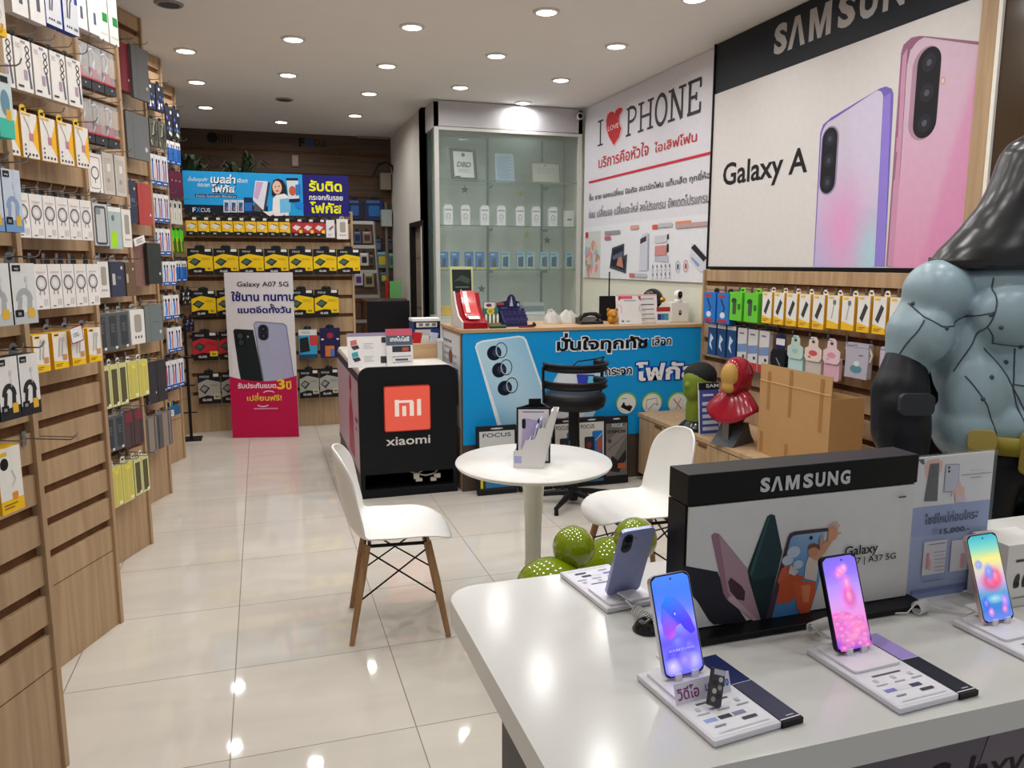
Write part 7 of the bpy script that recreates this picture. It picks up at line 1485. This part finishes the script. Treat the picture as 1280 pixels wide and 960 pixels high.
dpoly([(400, 594), (404, 574), (494, 330), (510, 320), (530, 324), (566, 500), (480, 850), (470, 850), (408, 640)], (18, 40, 46)); dpoly([(494, 330), (510, 320), (530, 324), (566, 500), (540, 610), (424, 640), (408, 600)], (30, 56, 62)); dpoly([(408, 604), (500, 330), (506, 334), (418, 620)], (50, 84, 90))
dpoly([(474, 862), (592, 432), (602, 412), (625, 402), (782, 384), (786, 400), (762, 406), (690, 820), (508, 862)], (74, 50, 66)); dpoly([(506, 858), (604, 440), (616, 424), (640, 418), (770, 402), (742, 640), (690, 816)], (110, 160, 206), cols=[(60, 120, 180), (120, 160, 204), (130, 166, 206), (136, 170, 206), (140, 174, 210), (90, 150, 204), (50, 110, 170)])
for x, y, r in ((620, 500, 40), (590, 540, 34), (640, 560, 30)): e = Dp(x, y); m.ell(e[0], e[1], r / 3.839 * .0014, r / 3.839 * .0011, (190, 204, 220))
e = Dp(702, 432); m.ell(e[0], e[1], .004, .004, (20, 20, 24))
# leaping person in orange shorts, waving hand
dpoly([(540, 640), (560, 580), (600, 560), (640, 620), (600, 670), (560, 670)], (206, 96, 60)); dpoly([(536, 750), (552, 640), (620, 600), (668, 620), (640, 700), (600, 740)], (196, 84, 44)); dpoly([(612, 640), (724, 640), (722, 700), (690, 800), (664, 812), (636, 770)], (206, 88, 50)); dpoly([(652, 660), (700, 655), (690, 740), (664, 740)], (226, 130, 90))
dpoly([(668, 625), (676, 560), (690, 520), (730, 520), (736, 560), (726, 640)], (214, 198, 190)); dpoly([(690, 520), (720, 500), (770, 450), (790, 444), (800, 452), (770, 500), (736, 540), (720, 540)], (206, 150, 122)); e = Dp(712, 490); m.ell(e[0], e[1], .0125, .0135, (200, 140, 110)); dpoly([(686, 490), (690, 466), (716, 456), (740, 466), (744, 490), (722, 476), (700, 480)], (120, 70, 46))
dpoly([(780, 450), (786, 390), (808, 384), (830, 400), (820, 436), (796, 452)], (214, 150, 118))
for a, b in (((790, 396), (792, 362)), ((800, 390), (810, 352)), ((812, 390), (826, 350)), ((820, 396), (838, 366)), ((824, 414), (844, 404))): m.line([Dp(*a), Dp(*b)], .0028, (214, 150, 118))
dpoly([(740, 480), (742, 430), (752, 420), (760, 430), (752, 480)], (196, 140, 116)); dpoly([(600, 560), (640, 590), (620, 612), (590, 600)], (206, 196, 196))
(x0, y0), (x1, y1) = Dp(858, 534), Dp(1022, 452); m.fit('Galaxy', x0, y0, x1, y1, (30, 30, 32), .015); (x0, y0), (x1, y1) = Dp(862, 572), Dp(1106, 500); m.fit('A57 | A37 5G', x0, y0, x1, y1, (30, 30, 32), .012)
m.rect(*Dp(176, 872), *Dp(250, 868), (90, 90, 92)); m.rect(*Dp(1118, 240), *Dp(1154, 228), (90, 90, 92))
m.build('advert', parent=root, M=T_)

# ------------------------------------------------------------------ phones on their plinths
PW, PL, PT = .078, .1625, .008
def phone_obj(M, rim, back, label, art):
    root = empty('smartphone', label, 'phone', M)          # local: x across, y up the phone, z out of the screen
    m = MB('satin', rim); m.prism(rr_pts(-PW / 2, 0, PW / 2, PL, .0115, 8), -PT, 0, back, 'satin', rim, 'metal'); m.build('body', parent=root)
    m = MB('gloss', (10, 10, 14)); m.az = .0002; m.step = .00012; m.rrect(-PW / 2 + .0008, .0008, PW / 2 - .0008, PL - .0008, .0108, (10, 10, 14)); m.az = .0004
    art(m, PW - .006, PL - .006); m.ell(0, PL - .0085, .0017, .0017, (8, 8, 10), 'gloss'); m.build('screen', parent=root)
    m = MB('satin', (40, 42, 52)); m.prism(rr_pts(.010, PL - .052, .032, PL - .008, .011, 8), -PT - .002, -PT); m.build('camera_island', parent=root)
    for k in range(2): mm = MB('gloss', (12, 12, 16)); mm.prism(el_pts(.021, PL - .0195 - k * .021, .0075, .0075), -PT - .0032, -PT - .002); mm.build('lens', parent=root)
    m = MB('satin', (120, 120, 130)); m.prism(el_pts(.003, PL - .02, .0022, .0022), -PT - .0006, -PT); m.build('flash', parent=root)
    m = MB('metal', rim); m.box(PW / 2, PW / 2 + .0007, PL * .62, PL * .75, -.0055, -.0025); m.box(PW / 2, PW / 2 + .0007, PL * .52, PL * .58, -.0055, -.0025); m.build('side_button', parent=root)
    return root
def scr(m, cols): # wallpaper: horizontal bands of colour, printed light on the display
    x = (PW - .0056) / 2; y0, y1 = .0028, PL - .0028; P = rr_pts(-x, y0, x, y1, .0095, 6)
    def col(y):
        t = (y - y0) / (y1 - y0) * (len(cols) - 1); i = min(int(t), len(cols) - 2); f = t - i
        return tuple(cols[i][k] * (1 - f) + cols[i + 1][k] * f for k in range(3))
    n = 28
    ys = [y0 + (y1 - y0) * i / n for i in range(n + 1)]
    def hw(y):
        e = min(y - y0, y1 - y); return x if e >= .0095 else x - .0095 + math.sqrt(max(0, .0095 ** 2 - (.0095 - e) ** 2))
    for a, b in zip(ys, ys[1:]):
        ha, hb_ = hw(a), hw(b); m.face([m.P(q) for q in ((-ha, a, m.az), (ha, a, m.az), (hb_, b, m.az), (-hb_, b, m.az))], [col(a), col(a), col(b), col(b)], 'screen')
    m.az += m.step
def e_(m, x, y, rx, ry, c, mid=None, rot=0):
    # a soft-edged puff of colour on the display
    mid = mid or c; n = 26; cx, cy = x * PW, y * PL; R_ = [el_pts(cx, cy, rx * PW * k, ry * PL * k, n, rot) for k in (.55, 1.2)]
    lim = lambda p: (max(-PW / 2 + .003, min(PW / 2 - .003, p[0])), max(.003, min(PL - .003, p[1])))
    o = m.P((cx - rx * PW * .15, cy + ry * PL * .2, m.az)); A = [m.P((*lim(p), m.az)) for p in R_[0]]; B = [m.P((*lim(p), m.az)) for p in R_[1]]
    for i in range(n):
        j = (i + 1) % n; m.face((o, A[i], A[j]), [(*mid, 1.), (*c, .8), (*c, .8)], 'screen_soft'); m.face((A[i], B[i], B[j], A[j]), [(*c, .8), (*c, 0.), (*c, 0.), (*c, .8)], 'screen_soft')
    m.az += m.step
def art_blue(m, w, h):
    scr(m, [(112, 110, 255), (120, 120, 250), (100, 84, 240), (150, 150, 255), (92, 120, 250), (66, 120, 250), (70, 130, 250)])
    for x, y, r, c in ((-.2, .2, .2, (86, 74, 226)), (.22, .28, .18, (104, 96, 240)), (-.05, .33, .2, (110, 110, 246)), (.25, .12, .2, (176, 170, 255)), (-.25, .1, .2, (190, 180, 255)), (.05, .14, .2, (140, 124, 255))): e_(m, x, y, r, r * .42, c, tuple(min(255, k + 24) for k in c))
    W = lambda p: [(x * PW, y * PL) for x, y in p]
    m.poly(W([(-.36, .42), (-.38, .56), (-.32, .70), (-.16, .78), (.04, .76), (.22, .66), (.36, .52), (.42, .40), (.30, .38), (.16, .44), (.08, .50), (-.04, .48), (-.1, .40), (-.22, .36)]), None, 'screen', cols=[(150, 70, 226), (90, 80, 240), (40, 110, 250), (20, 130, 255), (60, 120, 250), (110, 100, 250), (90, 60, 246), (80, 50, 240), (70, 50, 240), (60, 50, 236), (66, 60, 240), (150, 80, 230), (190, 90, 220), (176, 80, 220)])
    e_(m, -.02, .6, .05, .035, (70, 70, 236), (230, 236, 255)); samsung(m, -.024, PL * .245, .024, PL * .268, (160, 158, 255), 'screen', .02)
def art_pink(m, w, h):
    scr(m, [(110, 70, 210), (196, 110, 200), (226, 140, 210), (206, 150, 226), (176, 140, 236), (140, 112, 232), (124, 104, 226)])
    q = random.Random(7)
    for i in range(46): y = .38 - i * .0075; e_(m, q.uniform(-.42, .42), y, .15, .045, (int(186 + 40 * q.random()), 96 + int(50 * q.random()), 184), (236, 160, 204))
    e_(m, .05, .56, .2, .13, (206, 90, 160), (250, 160, 206), .12); e_(m, .04, .70, .11, .09, (232, 130, 190), (252, 180, 216)); e_(m, -.08, .83, .13, .06, (236, 140, 196), (252, 184, 220)); e_(m, .03, .86, .1, .05, (240, 150, 200), (252, 190, 222)); e_(m, -.16, .80, .09, .045, (226, 130, 190), (250, 180, 216))
def art_pastel(m, w, h):
    scr(m, [(110, 130, 226), (60, 120, 200), (70, 150, 200), (190, 160, 206), (206, 196, 190), (236, 222, 130), (120, 200, 190), (60, 170, 190)])
    for x, y, rx, ry, c, k in ((-.3, .22, .13, .08, (90, 96, 206), (130, 160, 240)), (.3, .22, .12, .08, (176, 130, 226), (206, 170, 240)), (.25, .13, .1, .05, (206, 120, 190), (246, 180, 216)), (-.2, .12, .09, .05, (214, 140, 206), (246, 190, 220)), (-.3, .66, .14, .06, (110, 140, 220), (190, 176, 230)), (0, .46, .32, .12, (196, 70, 120), (240, 130, 160)), (.16, .5, .2, .12, (216, 90, 130), (244, 150, 170)), (-.02, .56, .16, .1, (110, 130, 226), (140, 170, 246)), (0, .26, .26, .05, (130, 190, 206), (180, 206, 206))): e_(m, x, y, rx, ry, c, k)
def plinth(px, py, rz, label, strip, back=False, bw=.142):
    """the white plinth whose phone foot sits at the given point of the counter"""
    p = on_z(px, py, Zc + .016)
    root = empty('phone_plinth', label, 'phone stand', at(p.x, p.y, Zc + .001, rz))
    y0 = -.158
    m = MB('shell', (226, 224, 232)); m.box(-.062, .06, y0, .045, 0, .010); m.build('base', parent=root, bev=.002)
    m = MB('shell', (236, 234, 240)); m.prism(rr_pts(-.05, -.055, .05, .038, .008), .0102, .0145); m.build('pad', parent=root)
    m = MB('card', (234, 234, 238)); m.step = .00012; m.az = .0103; m.rect(-.058, y0 + .006, .056, -.06, (232, 232, 238))
    m.rect(-.03, -.074, .03, -.069, (90, 90, 96)); [m.rect(-.045 + k * .026, -.118, -.023 + k * .026, -.109, [(150, 170, 226), (60, 60, 72), (140, 136, 170)][k] if strip == 'navy' else [(130, 130, 206), (226, 226, 234), (70, 66, 100)][k]) for k in range(3)]
    for x in (-.045, -.008, .028): m.rect(x, -.098, x + .022, -.095, (176, 176, 190)); m.rect(x + .006, -.088, x + .014, -.080, (196, 196, 206))
    m.rect(.012, -.132, .038, -.126, (70, 70, 80)); m.rect(-.04, -.132, -.02, -.129, (150, 150, 170)); m.rect(-.045, y0 + .012, .048, y0 + .0135, (190, 190, 200)); m.build('spec_card', parent=root)
    if strip:
        c1, c2 = ((30, 40, 90), (70, 70, 92)) if strip == 'navy' else ((166, 146, 216), (34, 34, 48))
        m = MB('satin', (22, 22, 28)); m.step = .00012; m.box(.0605, .100, y0 - .002, .047, 0, .009, (22, 22, 28)); m.az = .0093; m.rect(.062, y0 + .004, .099, .046, (236, 236, 240)); m.rect(.062, y0 + .006, .099, -.045, c2); m.rect(.062, -.044, .099, .046, c1); m.rect(.078, y0 + .010, .092, y0 + .012, (200, 200, 210)); m.build('side_strip', parent=root)
    m = MB('shell', (228, 226, 232))
    for x in (-.016, .016): m.box(x - .006, x + .006, -.009, -.005, .0145, .026); m.box(x - .005, x + .005, -.006, .022, .0145, .0175)
    m.prism([(-.02, .0145), (.02, .0145), (.014, .06), (-.014, .06)], .022, .026); m.build('cradle', parent=root, M=None)
    TH = R(20)
    M_ = root.matrix_basis @ Matrix.Translation((0, -.004, .0182)) @ Matrix.Rotation(R(90) - TH, 4, 'X')
    return root, M_
r1, M1 = plinth(855, 845, R(6), 'white plinth with navy side strip, holding the blue-screened phone', 'navy')
phone_obj(M1, (206, 206, 216), (170, 176, 206), 'smartphone with blue cloud wallpaper nearest the counter corner', art_blue)
r2, M2 = plinth(1067, 814, R(3), 'white plinth with lilac and black side strip, holding the pink-screened phone', 'lilac')
phone_obj(M2, (46, 46, 60), (40, 40, 56), 'dark smartphone with pink cloud wallpaper before the display board', art_pink)
r3, M3 = plinth(1247, 778, R(2), 'white plinth at the end of the counter, holding the pale pink phone', None)
phone_obj(M3, (236, 206, 206), (236, 206, 206), 'pale pink smartphone with pastel heart wallpaper at the counter end', art_pastel)
r4, M4 = plinth(777, 741, R(186), 'white plinth at the far edge of the counter, seen from behind', None)
phone_obj(M4, (160, 166, 206), (150, 156, 196), 'pale blue smartphone seen from behind at the far counter edge', art_blue)
# little lettered card and dummy on the first plinth
q_ = Matrix.Translation((-.008, -.062, .0103)) @ Matrix.Rotation(R(72), 4, 'X')
m = MB('card', (226, 222, 236)); m.step = .00012; m.box(-.05, .054, 0, .032, -.001, 0); m.az = .0004
m.fit('วิดีโอ', -.047, .006, -.006, .026, (150, 60, 130), .02); m.fit('มุมกว้าง', .006, .006, .051, .026, (80, 100, 190), .03); m.build('lettered_card', M=r1.matrix_basis @ q_, label='small upright card with pink and blue Thai lettering at the blue-screened phone', category='sign')
m = MB('gloss', (60, 56, 62)); m.prism(rr_pts(-.011, -.028, .011, .028, .003), -.004, .004); m.step = .00012
for k in range(6): m.ell(-.005 + (k % 2) * .009, -.018 + k * .006, .004, .004, [(150, 146, 140), (30, 30, 34), (196, 190, 180)][k % 3])
m.rect(-.01, .018, .01, .026, (190, 190, 206)); m.build('charm', M=r1.matrix_basis @ Matrix.Translation((.0, -.080, .038)) @ Matrix.Rotation(R(70), 4, 'X') @ Matrix.Rotation(R(-22), 4, 'Z'), label='small printed grey charm leaning on the lettered card', category='charm')

# coiled leads
def coil(p0, p1, r, turns, label, col=(226, 224, 222), tail=(), wire=.0016):
    p0, p1 = Vector(p0), Vector(p1); d = (p1 - p0); t = d.normalized(); a = Vector((0, 0, 1)); b = t.cross(a).normalized(); a = b.cross(t); n = turns * 10; P = list(map(Vector, tail))
    for i in range(n + 1): th = 2 * math.pi * i / 10; P.append(p0 + d * (i / n) + (a * math.cos(th) + b * math.sin(th)) * r)
    m = MB('gloss', col); m.tube(P, wire, n=6); m.build('security_lead', label=label, category='cable')
zz = Zc + .0135
a, b = on_z(795, 764, zz), on_z(813, 781, zz); c = on_z(782, 750, Zc + .03)
coil(a, (b.x + .012, b.y - .012, zz), .011, 11, 'white coiled lead running from the far phone to the black dome', tail=[(c.x, c.y, c.z), (c.x + .004, c.y - .02, c.z - .006)])
p = on_z(808, 790, Zc); m = MB('gloss', (16, 16, 18)); m.ball((0, 0, 0), (.026, .026, .024), zmin=0, nu=28, nv=12); m.prism(el_pts(0, 0, .027, .027, 28), 0, .003); m.build('alarm_dome', M=at(p.x + .004, p.y + .006, Zc + .001), label='small glossy black dome behind the blue-screened phone', category='alarm dome')
a = on_z(1012, 787, Zc + .02); b = on_z(1030, 780, Zc + .02)
coil((a.x, a.y, Zc + .022), (a.x + .05, a.y + .012, Zc + .022), .0085, 12, 'white coiled lead behind the pink-screened phone', tail=[(a.x + .035, a.y - .05, Zc + .014), (a.x + .012, a.y - .02, Zc + .014)])
a = on_z(1150, 762, zz); 
coil((a.x - .004, a.y + .006, zz), (a.x + .026, a.y + .012, zz), .0115, 6, 'white coiled lead beside the acrylic sign', tail=[(a.x - .05, a.y + .02, zz - .01), (a.x - .02, a.y + .01, zz - .008)])
m = MB('gloss', (226, 224, 222)); m.tube([(a.x + .026, a.y + .012, zz), (a.x + .06, a.y + .0, zz - .009), (a.x + .085, a.y - .03, zz - .009), (a.x + .095, a.y - .05, Zc + .02)], .0018, n=6); m.build('security_lead', label='thin white lead curving to the pale pink phone', category='cable')

# acrylic price sign
AY = 1.195
FAc = Frame((0, AY, Zc), (1, 0, 0)); Kp = lambda x, y: FAc.uv(1120 + x / 6, 550 + y / 6); Kq = lambda x, y: FAc.uv(1120 + x / 4.8, 640 + y / 4.8)
x0 = Kq(50, 540)[0]; x1 = Kp(768, 90)[0]; h = Kp(150, 135)[1]
root = empty('acrylic_price_sign', 'clear acrylic sign holder with white and blue price poster', 'sign', Matrix.Translation((0, AY, Zc + .001)))
m = MB('acrylic', (230, 236, 240)); m.box(x0, x1, 0, h, -.004, -.0008); m.box(x0, x1, 0, h, -.0105, -.0075); m.box(x0, x1, 0, .003, -.075, .02); m.build('holder', parent=root, M=T_)
m = MB('card', (226, 224, 226)); m.step = .00012; m.box(x0 + .004, x1 - .004, .006, h - .003, -.0072, -.0052); m.az = -.005
dv = Kp(140, 520)[1]; m.rect(x0 + .004, .006, x1 - .004, dv, (150, 166, 210)); m.rect(x0 + .004, .006, x1 - .004, Kp(130, 735)[1] - .002, (160, 176, 216))
def kpoly(pts, c): m.poly([Kp(*p) for p in pts], c)
kpoly([(176, 155), (225, 150), (230, 185), (215, 195)], (70, 74, 70)); kpoly([(228, 190), (260, 158), (330, 146), (368, 170), (362, 230), (340, 260), (330, 300), (236, 290)], (226, 180, 160)); kpoly([(222, 470), (268, 186), (340, 180), (324, 466)], (84, 84, 88)); kpoly([(228, 468), (272, 190), (335, 186), (320, 462)], (66, 66, 70))
for k in range(3): e = Kp(290, 214 + k * 30); m.ell(e[0], e[1], .0032, .0032, (34, 34, 38))
kpoly([(368, 398), (386, 192), (492, 188), (478, 395)], (150, 146, 164)); kpoly([(376, 392), (392, 196), (488, 193), (474, 390)], (196, 196, 214))
for k in range(2): e = Kp(410, 214 + k * 28); m.ell(e[0], e[1], .003, .003, (30, 30, 34))
kpoly([(420, 440), (430, 400), (460, 370), (486, 310), (496, 330), (500, 350), (522, 360), (530, 470), (456, 480), (452, 400)], (226, 186, 172)); kpoly([(456, 480), (470, 420), (524, 410), (540, 470)], (214, 196, 206))
m.rect(*Kp(566, 236), *Kp(668, 224), (110, 110, 120)); m.rect(*Kp(500, 270), *Kp(726, 250), (70, 70, 84)); m.rect(*Kp(570, 292), *Kp(652, 280), (120, 120, 130))
def kfit(s, a, b, c, bo, sh=0.): (a0, b0), (a1, b1) = Kp(*a), Kp(*b); m.fit(s, a0, b0, a1, b1, c, bo, sh)
kfit('ไซซ์ใหม่ก่อนใคร', (222, 644), (606, 518), (56, 66, 110), .015); kfit('15,000.-', (336, 722), (562, 646), (44, 52, 92), .02); kpoly([(606, 545), (630, 535), (620, 560)], (56, 66, 110)); kpoly([(600, 575), (624, 565), (612, 590)], (56, 66, 110))
m.rect(*Kp(286, 716), *Kp(326, 672), (130, 146, 190))
def kq(a, b, c): m.rect(*Kq(*a), *Kq(*b), c)
kq((158, 388), (312, 168), (222, 220, 226)); kq((324, 366), (470, 160), (222, 220, 226)); kq((178, 350), (206, 250), (206, 150, 150)); kq((196, 356), (216, 290), (222, 180, 176)); kq((200, 200), (300, 192), (140, 140, 156)); kq((386, 340), (420, 250), (226, 170, 170))
for k in range(6): kq((232, 245 + k * 22), (300 - 12 * (k % 2), 240 + k * 22), (160, 150, 170))
kq((160, 420), (290, 408), (130, 146, 196)); kq((330, 410), (440, 398), (130, 146, 196)); kq((92, 480), (440, 470), (110, 126, 176)); kq((96, 500), (400, 494), (130, 146, 190))
m.build('poster', parent=root, M=T_)

# white earbud carton
p = on_z(1245, 762, Zc)
x0, x1 = on_y(1243, 760, 1.13).x, on_y(1243, 760, 1.13).x + .115; hz = on_y(1255, 690, 1.085).z - Zc
m = MB('card', (226, 222, 218)); m.box(0, .115, 0, .085, 0, hz)
o = m.build('earbud_carton', M=at(on_y(1250, 768, 1.10).x + .012, 1.105, Zc + .001, R(0)), bev=.001, label='white earbud carton behind the pale pink phone', category='box')
m = MB('card', (60, 58, 58)); m.step = .00012; m.az = .0006
for x in (.028, .05): m.ell(x, hz * .42, .0075, hz * .12, (58, 56, 56), rot=-.25); m.ell(x + .003, hz * .36, .005, hz * .05, (30, 30, 32))
m.rect(.022, hz * .72, .075, hz * .76, (70, 68, 68)); m.rect(.02, hz * .14, .08, hz * .16, (150, 146, 146)); m.build('box_print', parent=o, M=T_)
